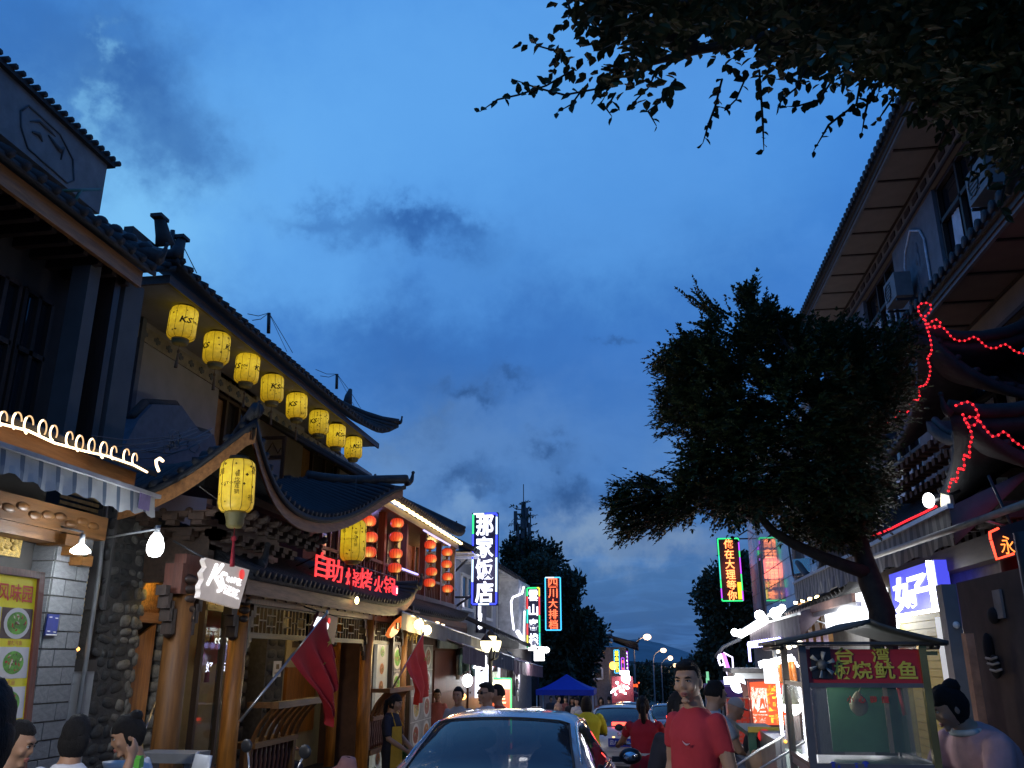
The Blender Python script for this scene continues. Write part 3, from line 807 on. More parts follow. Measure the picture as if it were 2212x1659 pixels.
    mb.box((XR,(ra.y+rb.y)/2,ZE+1.70),(.16,rb.y-ra.y,.26))
    # two tall ridge-end horns seen over the near hip
    for (u0,v0,u1,v1,w) in ((357,530,345,472,.17),(378,560,392,516,.15)):
        a=at(u0,v0,X=-7.7);b=at(u1,v1,X=-7.7)
        mb.tube([a,a*.6+b*.4,b],[w,w*.75,w*.55],8);mb.box(b+Vector((0,.0,.01)),(.2,w*1.5,.06))
    a=at(750,875,X=-7.2);b=at(757,842,X=-7.2)
    mb.tube([a,a*.5+b*.5+Vector((0,-.04,0)),b],[.13,.10,.05],8);ornament(mb,b-Vector((0,0,.1)),Vector((0,.8,0)),.35)
    P=[fr(1,q/6)+Vector((0,0,.07)) for q in range(7)];mb.tube(P,.075,8);ornament(mb,fr(1,0)+Vector((0,0,.05)),Vector((.35,.8,0)),.55)
    P=[fr(0,q/6)+Vector((0,0,.06)) for q in range(7)];mb.tube(P,.07,8)
    part('ridge',mb,TILE,t)
    # ---------- ground floor: dark stone wall, doorway, porch
    XS=-5.0
    yA=at(172,1500,X=XS).y;yD0=at(296,1420,X=XS).y;yD1=at(352,1420,X=XS).y
    zg=G(8)-.1
    mb=MB();mb.box2((XS-.03,7.66,zg),(XS-.5,yD0,2.95));mb.box2((XS-.03,yD0,2.36),(XS-.5,yD1+.9,2.95));mb.box2((XS-.03,yD1,zg),(XS-.5,yD1+.22,2.36));mb.box2((XS-.12,yD0-.03,zg),(XS-.6,yD0-.02,2.3))
    sw=part('stone_wall',mb,MORTAR,t)
    zz=zg+.05;r=0
    while zz<2.9:
        hh=random.uniform(.08,.15)
        yy=7.64-random.uniform(0,.1)
        while yy<yD0-.06:
            w_=random.uniform(.09,.26)
            if yy+w_>yD0:w_=yD0-yy
            lit=yy>yD0-.35  # paler stones by the doorway put its light into the colour
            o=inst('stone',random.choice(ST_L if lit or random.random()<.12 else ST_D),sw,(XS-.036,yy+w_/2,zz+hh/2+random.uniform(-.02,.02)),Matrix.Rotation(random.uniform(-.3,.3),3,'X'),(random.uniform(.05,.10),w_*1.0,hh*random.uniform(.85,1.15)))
            yy+=w_
        zz+=hh;r+=1
    # stones of the door jambs, pale to carry the doorway light
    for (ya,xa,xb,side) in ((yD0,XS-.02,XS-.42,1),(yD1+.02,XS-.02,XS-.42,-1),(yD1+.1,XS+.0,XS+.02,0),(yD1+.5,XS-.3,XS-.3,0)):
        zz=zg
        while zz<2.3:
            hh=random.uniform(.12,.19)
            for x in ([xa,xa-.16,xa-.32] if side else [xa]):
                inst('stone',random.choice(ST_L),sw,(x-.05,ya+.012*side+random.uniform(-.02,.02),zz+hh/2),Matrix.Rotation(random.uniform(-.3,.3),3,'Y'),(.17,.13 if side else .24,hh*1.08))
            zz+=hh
    # door: arch back panel, leaf ajar
    mb=MB();mb.box2((XS-.14,yD0,zg),(XS-.16,yD1,2.36));part('door_recess',mb,mat('dark recess',(.05,.03,.015),.8),t)
    dz=at(325,1345,X=XS-.3).z
    mb=MB();mb.prism([(0,zg),(.36,zg),(.36,dz-.02),(.0,dz-.22)],lambda a,b:(XS-.10+a*.12,yD0+.02+a*1.0,b),Vector((-.04,0.01,0)));d=part('door',mb,ORW,t)
    mb=MB();mb.ell((XS-.04,yD0+.3,zg+1.15),(.03,.03,.03),8,6);mb.ell((XS-.035,yD0+.3,zg+1.1),(.02,.012,.05),8,6);part('handle',mb,BLACK,d)
    mb=MB();mb.slab(lambda s,q:Vector((XS-.13,yD0+.03+(yD1-yD0-.06)*s,dz+.02+.55*q)),6,4,(.05,0,0));part('carved_transom',mb,mat('carved wood',(.30,.14,.04),.5,.6,24,.8),t)
    mb=MB();mb.box2((XS-.13,yD0,dz-.02),(XS-.02,yD1,dz+.08));part('lintel',mb,ORWY,t)
    # porch floor, steps
    XP=-4.35
    mb=MB();mb.box2((XP-.05,8.9,G(12)-.4),(-6.6,16.6,.12-.5+.25));part('porch_floor',mb,STONED,t)
    ys0,ys1=at(650,1560,X=XP).y,at(768,1560,X=XP).y
    FL=-.13
    for k in range(3):
        mb=MB();mb.box2((XP+.0+.30*k,ys0-.1,G(12)-.4),(XP-.1+.30*(k+1),ys1+.1,FL-.02-.14*k));part('step',mb,mat('worn step',(.13,.12,.10),.75,.3,5,.2),t)
    # posts
    def post(u,v,r,name='post',m=None,xp=None):
        p=at(u,v,X=xp or XP);mb=MB();mb.lathe((xp or XP,p.y,0),[(r,G(p.y)-.2),(r,2.32)],16)
        mb.lathe((xp or XP,p.y,G(p.y)-.1),[(r*1.5,-.1),(r*1.6,.15),(r*1.1,.28)],16)
        o=part(name,mb,m or BRW,t)
        mb=MB()                                          # carved corbels under the beam
        for sgn in (-1,1):
            for k in range(4):mb.box((xp or XP,p.y+sgn*(r+.06+.055*k),2.16-.09*(3-k)+.0),(.10,.075,.12-.01*k+.09*(3-k)*.4))
            mb.ell((xp or XP,p.y+sgn*(r+.05),1.80),(.05,.05,.06),8,6)
        part('corbel',mb,DARKW,o)
        return p.y
    pA=post(372,1466,.12);pB=post(508,1440,.095,m=ORW);pC=post(788,1480,.10,m=ORW);pD=post(866,1480,.09)
    pE=post(722,1460,.085,m=ORW,xp=-5.2)
    mb=MB();mb.box2((XP-.09,pA-.2,2.14),(XP+.09,pD+.2,2.42));mb.box2((XP-.06,pA-.1,2.42),(XP+.06,pD+.1,2.52));part('beam',mb,REDW,t)
    mb=MB()
    for k in range(60):
        y=pB+.15+k*(pD-pB-.2)/60;mb.ell((XP+.095,y,2.27+.03*math.sin(k*2.2)),(.015,.05,.045),6,4)
    part('beam_carving',mb,DARKW,t)['kind']='stuff'
    # hanging lattice panels between posts
    def lattice(y0,y1,zb,zt,parent):
        mb=MB();w=.016
        def bar(ya,za,yb,zb2):
            if abs(ya-yb)>abs(za-zb2):mb.box((XP,(ya+yb)/2,za),(.03,abs(yb-ya),w))
            else:mb.box((XP,ya,(za+zb2)/2),(.03,w,abs(zb2-za)))
        bar(y0,zb,y1,zb);bar(y0,zt,y1,zt)
        n=max(2,int((y1-y0)/.42));st=(y1-y0)/n;h=zt-zb
        for k in range(n):
            a=y0+k*st;b=a+st
            bar(a,zb,a,zt);bar(a+st*.22,zb,a+st*.22,zt);bar(b-st*.22,zb,b-st*.22,zt)
            bar(a+st*.22,zb+h*.3,b-st*.22,zb+h*.3);bar(a+st*.22,zb+h*.7,b-st*.22,zb+h*.7)
            bar(a,zb+h*.5,a+st*.22,zb+h*.5);bar(b-st*.22,zb+h*.5,b,zb+h*.5)
            bar(a+st*.5,zb,a+st*.5,zb+h*.3);bar(a+st*.5,zb+h*.7,a+st*.5,zt)
        bar(y1,zb,y1,zt)
        part('lattice',mb,DARKW,parent)
    for a,b in ((pB+.1,(pB+pC)/2-.3),((pB+pC)/2-.3,pC-.1),(pC+.1,pD-.1)):
        mb=MB();mb.box((XP,(a+b)/2,1.80),(.05,b-a,.045));tr=part('transom',mb,DARKWY,t);lattice(a,b,1.83,2.13,tr)
        mb=MB()
        for yy,sg in ((a,1),(b,-1)):
            for k in range(4):mb.box((XP,yy+sg*(.03+.05*k),1.77-.045*(3-k)),(.04,.05,.09*(4-k)*.5+.03))
        part('spandrel',mb,DARKW,tr)
    # slanted-back balustrades
    def balustrade(y0,y1,lab):
        mb=MB();zs=at(600,1590,X=XP).z;zr=1.07
        out=.34
        mb.box2((XP-.16,y0,zs-.06),(XP+.12,y1,zs));br=part('bench_rail',mb,BRWY,t)
        mb=MB();mb.box((XP+out,(y0+y1)/2,zr),(.10,y1-y0+.16,.07));mb.box((XP+out*.5,y0-.0,zr),(out,.07,.06));part('top_rail',mb,BRWY,t)
        n=max(4,int((y1-y0)/.18))
        sl=MB()
        sl.tube([(XP+.08+(out-.08)*k/6-.045*math.sin(k/6*3.14),0,zs+(zr-zs)*k/6) for k in range(7)],.026,4,sm=False)
        me=sl.mesh('slat',BRW);me2=None
        for k in range(n+1):inst('slat',me,t,(0,y0+(y1-y0)*k/n,0))
        tn=MB();tn.lathe((0,0,0),[(.02,-.42),(.032,-.36),(.018,-.30),(.035,-.16),(.022,-.08),(.03,0)],8);me=tn.mesh('baluster',REDW)
        n2=int((y1-y0)/.12)
        for k in range(n2+1):inst('baluster',me,t,(XP+.02,y0+(y1-y0)*k/n2,zs-.06))
        mb=MB();mb.box2((XP-.06,y0,zs-.56),(XP+.10,y1,zs-.48));part('bottom_rail',mb,BRWY,t)
        mb=MB();mb.box2((XP-.02,y0-.06,zs-.6),(XP+.07,y0+.02,zs));mb.box2((XP-.02,y1-.02,zs-.6),(XP+.07,y1+.06,zs));part('end_post',mb,BRW,t)
    balustrade(at(535,1540,X=XP).y,at(628,1540,X=XP).y,'');balustrade(pC+.15,at(842,1540,X=XP).y,'')
    # back of the porch: stone pier, warm plaster, windows
    XB=-5.55
    mb=MB();mb.box2((XB,9.2,zg),(XB-.2,16.8,2.45));part('porch_wall',mb,mat('ochre plaster',(0.42,0.33,0.17),.85,.2,4),t)
    mb=MB();mb.box2((XB+.0,9.0,2.40),(-4.3,16.8,2.44));part('porch_ceiling',mb,DARKWY,t)
    a=at(572,1450,X=XB+.3).y;b=at(612,1450,X=XB+.3).y
    mb=MB();mb.box2((XB+.3,a,zg),(XB,b,2.3));pier=part('stone_pier',mb,MORTAR,t)
    zz=zg
    while zz<2.2:
        hh=random.uniform(.14,.22)
        inst('stone',random.choice(ST_D),pier,(XB+.29,a+(b-a)*.27,zz+hh/2),None,(.08,(b-a)*.52,hh));inst('stone',random.choice(ST_D),pier,(XB+.29,a+(b-a)*.76,zz+hh/2),None,(.08,(b-a)*.48,hh));zz+=hh*.95
    for yb in (at(545,1450,X=XB+.1).y,):
        zz=zg
        while zz<2.2:
            hh=random.uniform(.16,.26);inst('stone',random.choice(ST_L),t,(XB+.02,yb,zz+hh/2),None,(.1,.34,hh*1.05));zz+=hh*.95
    # glazed shopfront between the first two posts
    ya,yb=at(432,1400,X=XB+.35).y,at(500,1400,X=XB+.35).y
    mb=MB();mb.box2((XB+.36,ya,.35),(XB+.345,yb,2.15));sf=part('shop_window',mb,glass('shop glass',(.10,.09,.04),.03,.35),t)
    mb=MB()
    for yy in (ya,(ya+yb)/2+.15,yb):mb.box((XB+.35,yy,1.2),(.07,.06,2.1))
    for z_ in (.3,2.15):mb.box((XB+.35,(ya+yb)/2,z_),(.08,yb-ya,.07))
    part('frame',mb,DARKW,sf)
    mb=MB();mb.box2((XB+.42,ya-.4,zg),(XB+.30,yb+.3,.32));part('dado',mb,BRWY,t)
    for k in range(2):
        mb=MB();w=(yb-ya)*.4;mb.box((XB+.43,ya+.1+w*.5+k*(w+.12),zg+.35),(.02,w,.38));part('dado_panel',mb,ORWY,t)
    mb=MB()
    for k in range(4):
        c=at(467+7.5*k,1384,X=XB+.33);mb.tube([c+Vector((0,.022*math.cos(q),.03*math.sin(q))) for q in [i*.7 for i in range(8)]],.006,5)
    c=at(480,1391,X=XB+.33);mb.box(c+Vector((0,.05,0)),(.01,.16,.01))
    part('ring_light',mb,emit('cool tube glow',(.95,1,.9),3),sf)
    mb=MB();a=at(480,1430,X=XB+.33);b=at(476,1478,X=XB+.33);mb.tube([a,b],.007,5);part('tube_light',mb,MATS['cool tube glow'],sf)
    mb=MB();text_mb(mb,'好',at(452,1441,X=XB+.365),*LF,.17,.12,off=.02);text_mb(mb,'石',at(482,1441,X=XB+.365),*LF,.12,.10,off=.02);part('lettering',mb,emit('mirrored letter glow',(.8,.8,1),1.6),sf)  # letters mirrored in the glass, put in as glowing strokes
    for (u,v,s) in ((462,1338,1.0),(452,1412,1.15)):
        p=at(u,v,X=XB+.15);L_=thing('palace_lantern','unlit red palace lantern hanging %s inside the glazed shop front'%('high' if s==1 else 'low'),'lantern',p,'unlit red lanterns in the shop front');CR_=mat('dull red silk',(.40,.012,.015),.7)
        mb=MB();mb.lathe(p,[(.05,.13*s),(.11,.09*s),(.15*s,0),(.11,-.09*s),(.05,-.13*s)],14);part('shade',mb,CR_,L_)
        mb=MB();mb.tube([p+Vector((0,0,-.12)),p+Vector((0,0,-.34))],[.02,.035],8);part('tassel',mb,CR_,L_)
        mb=MB();mb.tube([p+Vector((0,0,.12)),p+Vector((0,0,.4))],.006,5);part('cord',mb,BLACK,L_)
    # posters and a notice
    def poster(u0,v0,u1,v1,X,m,lines,lab):
        a=at(u0,v0,X=X);b=at(u1,v1,X=X);mb=MB();mb.box2((X,a.y,b.z),(X-.012,b.y,a.z));p=part('poster',mb,m,t,lab)
        w=b.y-a.y;h=a.z-b.z
        mb=MB()
        for (cx,cy,ww,hh,s) in lines:
            if s:text_mb(mb,s,(X+.004,a.y+w*cx,b.z+h*cy),*LF,w*ww,h*hh,off=.005)
            else:mb.add([(X+.003,a.y+w*(cx+i*ww/2),b.z+h*(cy+j*hh/2)) for i,j in ((-1,-1),(1,-1),(1,1),(-1,1))],[(0,1,2,3)])
        part('print',mb,mat('brown print',(.16,.11,.05),.6,.3),p,fix=False)
    CREAM=mat('cream poster',(.55,.45,.24),.6,.1);PEACH=mat('peach poster',(.56,.42,.24),.6,.1)
    ln=[(.3,.62,.28,.16,None),(.24,.70,.05,.05,None),(.36,.70,.05,.05,None)]+[(.55,.34-.05*k,.5,.02,None) for k in range(5)]+[(.5,.46,.4,.05,'欢迎光临')]
    poster(622,1362,680,1440,XB+.06,CREAM,ln,None)
    ln=[(.5,.80,.75,.07,'石板烧烤'),(.5,.72,.5,.03,'自助火锅'),(.5,.62,.35,.03,None),(.3,.48,.4,.02,None)]+[(.62,.30-.035*k,.55,.014,None) for k in range(4)]+[(.16,.24,.22,.14,None),(.15,.07,.1,.07,None),(.45,.07,.1,.07,None),(.85,.07,.1,.07,None)]
    poster(744,1395,810,1560,XB+.25,PEACH,ln,None)
    poster(592,1428,606,1462,XB+.335,WPRINT,[(.5,.65,.4,.3,None),(.5,.3,.7,.03,None),(.5,.22,.7,.03,None)],None)
    mb=MB();a=at(622,1440,X=XB+.05);b=at(680,1520,X=XB+.05);mb.box2((XB+.05,a.y,b.z-.4),(XB,b.y,a.z-.01));part('wainscot',mb,ORW,t)
    # round lamps under the porch ceiling
    for u,v in ((415,1300),(560,1310),(660,1325),(800,1345)):
        y=at(u,v,X=-5.0).y
        mb=MB();mb.lathe((-5.0,y,2.39),[(.09,.01),(.09,-.02),(.06,-.04)],14);o=part('ceiling_lamp',mb,emit('porch lamp glow',(1,.7,.25),3),t)
        lamp('porch_light',t,(-4.95,y,2.28),6.5,(1,.66,.22),.08)
    lamp('door_light',t,(XS+.10,yD0+.16,2.36),3.5,(1,.68,.14),.04)
    # ---------- lean-to roof over the porch
    yl0,yl1=8.45,15.0
    def lr(s,q):
        y=yl0+(yl1-yl0)*s;d1=(1-s)*(yl1-yl0)
        return Vector((-3.95-1.35*q,y+.25*math.exp(-d1/.3)*(1-q),2.40+.62*q+.38*math.exp(-d1/.42)*(1-q)**2))
    tiled(t,lr,44,.045,3,nu=28)
    mb=MB()
    n=40
    for k in range(n):
        s=k/n;a=lr(s,0);b=lr((k+1)/n,0)
        mb.add([a+Vector((-.03,0,-.06)),b+Vector((-.03,0,-.06)),b+Vector((-.05,0,-.21)),a+Vector((-.05,0,-.21))],[(0,1,2,3)])
        mb.add([a+Vector((-.07,0,-.06)),b+Vector((-.07,0,-.06)),b+Vector((-.09,0,-.21)),a+Vector((-.09,0,-.21))],[(3,2,1,0)])
    part('eave_board',mb,wood('rose brown wood',(.20,.11,.07),.55,1),t,fix=False)
    mb=MB();ornament(mb,lr(1,0),Vector((.25,.7,0)),.7);mb.tube([lr(1,q/4)+Vector((0,0,.05)) for q in range(5)],.06,8)
    P=[lr(0.0,0)+Vector((.05,-.1,.1)),lr(.03,.3)+Vector((0,0,.16)),lr(.06,.6)+Vector((0,0,.2))]
    ornament(mb,lr(0.02,.1)+Vector((0,.3,.05)),Vector((.1,.9,0)),.8)
    part('ridge',mb,TILE,t)
    # ---------- gate roof with swept corners
    xf,xb,y0,y1=-3.72,-5.7,7.62,12.4;ZB=2.90
    yc=(y0+y1)/2;half=(y1-y0)/2
    def hgt(x,y):
        df=xf-x;dn=y-y0;de=y1-y;d=max(0,min(df,dn*1.1,de*1.1))
        cn=math.hypot(df,dn);ce=math.hypot(df,de)
        lift=.80*math.exp(-(cn/.72)**1.25)+1.22*math.exp(-(ce/1.75)**1.12)
        return ZB+lift+.52*(min(d,1.0))**1.15
    def out(x,y):                                        # corners also push outwards
        df=xf-x;dn=y-y0;de=y1-y
        k=.20*math.exp(-math.hypot(df,dn)/.5);k2=.25*math.exp(-math.hypot(df,de)/.5)
        return Vector((x+(k+k2)*.8,y-k+k2*1.1,hgt(x,y)))
    mb=MB();mb.slab(lambda s,q:out(xf+(xb-xf)*q,y0+(y1-y0)*s),48,20,(0,0,-.07));part('gate_roof',mb,TILEB,t)
    for k in range(34):
        y=y0+.12+(y1-y0-.24)*k/33;lim=min(1.0,(y-y0)*1.1,(y1-y)*1.1)
        pts=[out(xf-lim*q/5,y)+Vector((0,0,.02)) for q in range(6)]
        if lim>.15:part('tile_row',tube_row(pts,.042),TILEB,t,fix=False)
    for k in range(13):
        x=xf-.12-k*.14;lim=min(1.0,(xf-x)/1.1+.02)
        pts=[out(x,y0+lim*q/5)+Vector((0,0,.02)) for q in range(6)]
        part('tile_row',tube_row(pts,.042),TILEB,t,fix=False)
    mb=MB()
    for ya,sg in ((y0,1),(y1,-1)):
        P=[out(xf-q*.95/6,ya+sg*q*.95/6)+Vector((0,0,.09)) for q in range(7)]
        mb.tube(P,[.07]*7,8)
        ornament(mb,P[0]-Vector((0,0,.06)),Vector((.5,-.75*sg,0)).normalized(),.34 if sg>0 else .6)
    mb.box((-4.72,yc,ZB+.58),(.16,y1-y0-1.9,.26));mb.box((-4.72,yc,ZB+.74),(.2,y1-y0-1.9,.06))
    part('ridge',mb,TILE,t)
    # pierced ridge panel beside the far corner
    mb=MB()
    P=[at(620,1035,X=-4.72),at(705,1030,X=-4.72)]
    ya,yb=P[0].y,P[1].y;zt=ZB+.96
    mb.box((-4.72,(ya+yb)/2,zt+.06),(.1,yb-ya,.05));mb.box((-4.72,(ya+yb)/2,zt-.16),(.1,yb-ya,.05))
    n=9
    for k in range(n):
        y_=ya+(yb-ya)*(k+.5)/n
        mb.tube([(-4.72,y_+.075*math.cos(a_),zt-.05+.085*math.sin(a_)) for a_ in [i*6.2832/8 for i in range(9)]],.012,4)
    part('pierced_ridge',mb,TILEB,t)
    # eave boards following the sweep, and the bracket sets under it
    def board(path,m,w=.16,dz=-.07):
        mb=MB()
        for a,b in zip(path,path[1:]):
            mb.add([a+Vector((0,0,dz)),b+Vector((0,0,dz)),b+Vector((0,0,dz-w)),a+Vector((0,0,dz-w))],[(0,1,2,3)])
            o_=Vector((-.03,.03,0));mb.add([a+o_+Vector((0,0,dz)),b+o_+Vector((0,0,dz)),b+o_+Vector((0,0,dz-w)),a+o_+Vector((0,0,dz-w))],[(3,2,1,0)])
        part('eave_board',mb,m,t,fix=False)
    board([out(xf-.03,y0+(y1-y0)*k/48) for k in range(49)],wood('umber wood',(.30,.13,.05),.55,1),.12)
    board([out(xf-1.9*k/24,y0+.03) for k in range(25)],ORWY,.15)
    mb=MB()
    for j,(inset,zc,h) in enumerate(((.30,2.90,.12),(.50,2.77,.11),(.70,2.65,.11))):
        for (ax,ay,bx,by) in ((xf-inset,y0+inset,xf-inset,y1-1.9-inset),(xf-inset,y0+inset,xb,y0+inset)):
            L_=math.hypot(bx-ax,by-ay);n=int(L_/.26)
            for k in range(n+1):
                x=ax+(bx-ax)*k/n;y=ay+(by-ay)*k/n
                mb.box((x,y,zc),(.16,.15,h*.55));mb.box((x,y,zc-h*.4),(.10,.10,h*.5))
                if j==0:mb.box((x+.06,y-.02,zc+.03),(.22,.05,.06));mb.ell((x+.17,y-.02,zc+.05),(.05,.03,.05),6,4)
            mb.box(((ax+bx)/2,(ay+by)/2,zc+h*.35),(abs(bx-ax)+.06,abs(by-ay)+.06,.035))
    part('bracket_sets',mb,mat('sooty carved wood',(.055,.03,.018),.6,.5,12,.4),t)['kind']='stuff'
    mb=MB();mb.box2((xf-.62,y0+.62,2.3),(xb,y0+.75,2.86));mb.box2((xf-.72,y0+.62,2.52),(xf-.85,y1-2.2,2.96));part('architrave',mb,DARKWY,t)
    # carved beam ends by the doorway post
    mb=MB()
    for k in range(5):mb.ell((XP+.06,pA-.05+.02*k,2.28-.09*k),(.10-.008*k,.10-.008*k,.055),10,6)
    part('post_carving',mb,DARKW,t);mb=MB()
    for k in range(4):mb.ell((XP+.05,pB-.03,2.24-.09*k),(.08-.008*k,.09-.008*k,.05),10,6)
    part('post_carving',mb,DARKW,t)
    return t
ks_building()

# yellow lanterns under the upper eave
LAN=[(395,700),(468,753),(534,797),(588,840),(641,878),(689,913),(726,942),(763,968)]
wh=['hanging first, at the blue brick corner','second from the blue brick corner','third from the blue brick corner','fourth from the blue brick corner',
      'fifth from the blue brick corner','sixth from the blue brick corner','beside the last one at the far corner','last one, at the upturned far corner']
for i,(u,v) in enumerate(LAN):
    p=at(u,v,X=-6.2)
    ang=[-.62,.25,-1.9,-.6,.75,.5,-.6,-.62][i]
    yellow_lantern('yellow_lantern','yellow lantern in the upper eave row, '+wh[i],p,.195,.47,'K','yellow lanterns under the upper eave',False,ang,max(.05,6.30-p.z-.27))
p=at(512,1050,X=-3.78);yellow_lantern('yellow_lantern','big yellow lantern with red tassel hanging in front of the swept gate roof',p,.165,.50,'','big yellow lanterns of the gate',True,-1.12,.42)
p=at(763,1168,X=-3.95);yellow_lantern('yellow_lantern','big yellow lantern hanging in front of the red barbecue lettering',p,.178,.56,'','big yellow lanterns of the gate',True,-1.05,.62,.05)

# red standing letters
t=thing('letter_sign','row of red glowing standing characters on the porch roof reading self-service barbecue hotpot','sign',(-4.2,12.5,2.4))
for ch,u0,u1,v0,v1 in (('自',681,710,1189,1253),('助',706,741,1203,1262),('烧',746,777,1225,1276),('烤',776,804,1225,1284),('火',807,829,1240,1290),('锅',829,854,1242,1297)):
    uc,vc=(u0+u1)/2,(v0+v1)/2
    a=at(u0,vc,X=-4.2);b=at(u1,vc,X=-4.2);c=at(uc,vc,X=-4.2)
    zt=at(uc,v0+4,X=-4.2).z;zb=at(uc,v1-4,X=-4.2).z
    mb=MB();text_mb(mb,ch,(-4.2,c.y,(zt+zb)/2),*LF,b.y-a.y-.02,zt-zb,ext=.006,off=.004);part('character',mb,E_RED,t)
mb=MB();a=at(690,1258,X=-4.25);b=at(852,1300,X=-4.25)
mb.tube([(-4.25,a.y,2.5),(-4.25,b.y,2.5)],.015,5);mb.tube([(-4.25,a.y,2.9),(-4.25,b.y,2.9)],.012,5)
for k in range(9):
    y=a.y+(b.y-a.y)*k/8;mb.tube([(-4.25,y,2.45),(-4.25,y,2.95)],.012,5);mb.tube([(-4.25,y,2.9),(-4.6,y,2.75)],.01,4)
part('frame',mb,BLACK,t)
p=at(853,1288,X=-4.1)
mb=MB();mb.box(p,(.06,.12,.34));part('light_box',mb,emit('red tube glow',(1,.05,.1),1.4),t)
mb=MB()
for k in range(2):mb.box(p+Vector((.034,0,.09-.17*k)),(.006,.05,.09))
part('lettering',mb,E_WTEXT,t)
lamp('letter_light',t,(-3.9,12.6,2.75),3.5,(1,.05,.05),.3)
p=at(770,1328,X=-4.0);p=at(771,1297,X=-3.9)
t=thing('bulb_lamp','tiny warm bulb on the porch eave under the red characters','lamp',p);mb=MB();mb.ell(p,(.03,.03,.05),8,6);part('bulb',mb,E_WARM,t);mb=MB();mb.tube([p+Vector((0,0,.04)),p+Vector((-.15,0,.12))],.01,5);part('arm',mb,BLACK,t)

# hanging name board
t=thing('name_board','pale hanging name board with white brush lettering and a red seal by the porch','sign',at(490,1260,X=-3.9))
C4=[at(u,v,X=-3.9) for u,v in ((430,1291),(516,1315),(539,1231),(447,1205))]
mb=MB()
edge=[]
for k in range(14):
    q=k/13;p=C4[0]*(1-q)+C4[3]*q;edge.append(p+Vector((0,(.012 if k%2 else-.03)*math.sin(k*1.7),0)))
poly=[C4[1],C4[2]]+edge[::-1];n=len(poly)
mb.add([p for p in poly]+[p+Vector((-.05,0,0)) for p in poly],[tuple(range(n)),tuple(range(n,2*n))[::-1]]+[(i,n+i,n+(i+1)%n,(i+1)%n) for i in range(n)])
part('panel',mb,emit('pale backlit board',(.36,.30,.26),.80,base=(.4,.36,.33),var=.12,scale=9),t)
mb=MB();c=lambda u,v:at(u,v,X=-3.893)
E_KS=emit('white brush glow',(.95,.95,1),2.0)
def strokes(mb,L_,w):
    for P in L_:mb.tube([c(*q) for q in P],w,6)
strokes(mb,[[(468,1219),(458,1243),(448,1263)],[(481,1220),(470,1235),(463,1244)],[(463,1243),(470,1256),(475,1266)]],.018)
strokes(mb,[[(489,1241),(482,1238),(477,1244),(480,1254),(482,1264),(477,1274),(470,1277)]],.017)
strokes(mb,[[(473,1245),(474,1246)],[(493,1246),(490,1252),(494,1256),(497,1251),(493,1246)],[(500,1259),(501,1248),(506,1258),(508,1247)],[(521,1253),(512,1251),(512,1262),(519,1264)],[(513,1257),(519,1258)]],.0095)
text_mb(mb,'石板烧烤',c(501,1276),(0,1,-.11),(0,0,1),.34,.075,off=.02);text_mb(mb,'Barbecue & hotpot',c(500,1287),(0,1,-.11),(0,0,1),.34,.03,off=.01)
part('lettering',mb,E_KS,t,fix=False)
mb=MB();p=c(521,1241);mb.lathe((0,0,0),[(.0,0),(.05,0),(.05,.01),(0,.01)],16,cap=False)
for i,v in enumerate(mb.v):mb.v[i]=(p.x+.004+v[2],p.y+v[0],p.z+v[1])
part('red_seal',mb,emit('red seal glow',(1,.06,.05),.85),t)
mb=MB()
for q in (C4[2],C4[3]):mb.tube([q+Vector((-.03,0,0)),q+Vector((-.35,0,.16))],.01,5)
part('bracket',mb,BLACK,t)
# second, smaller board half hidden behind the flag
t=thing('name_board','small dark red hanging board with white glowing strokes partly behind the flag','sign',at(702,1345,X=-4.0))
A_=[at(u,v,X=-4.05) for u,v in ((668,1378),(722,1392),(730,1334),(690,1322))]
mb=MB();mb.add(A_+[p+Vector((-.04,0,0)) for p in A_],[(0,1,2,3),(7,6,5,4),(0,4,5,1),(1,5,6,2),(2,6,7,3),(3,7,4,0)]);part('panel',mb,mat('dark red board',(.12,.015,.02),.5),t)
c=lambda u,v:at(u,v,X=-4.04)
mb=MB();strokes(mb,[[(688,1335),(680,1352)],[(694,1336),(684,1354)]],.022);strokes(mb,[[(703,1344),(708,1350),(706,1358)]],.016);part('lettering',mb,E_KS,t)
mb=MB();mb.ell(c(711,1341),(.012,.045,.04),10,6);part('red_seal',mb,MATS['red seal glow'],t)
mb=MB();mb.tube([A_[3],A_[3]+Vector((-.3,0,.1))],.01,5);mb.tube([A_[2],A_[2]+Vector((-.3,0,.1))],.01,5);part('bracket',mb,BLACK,t)

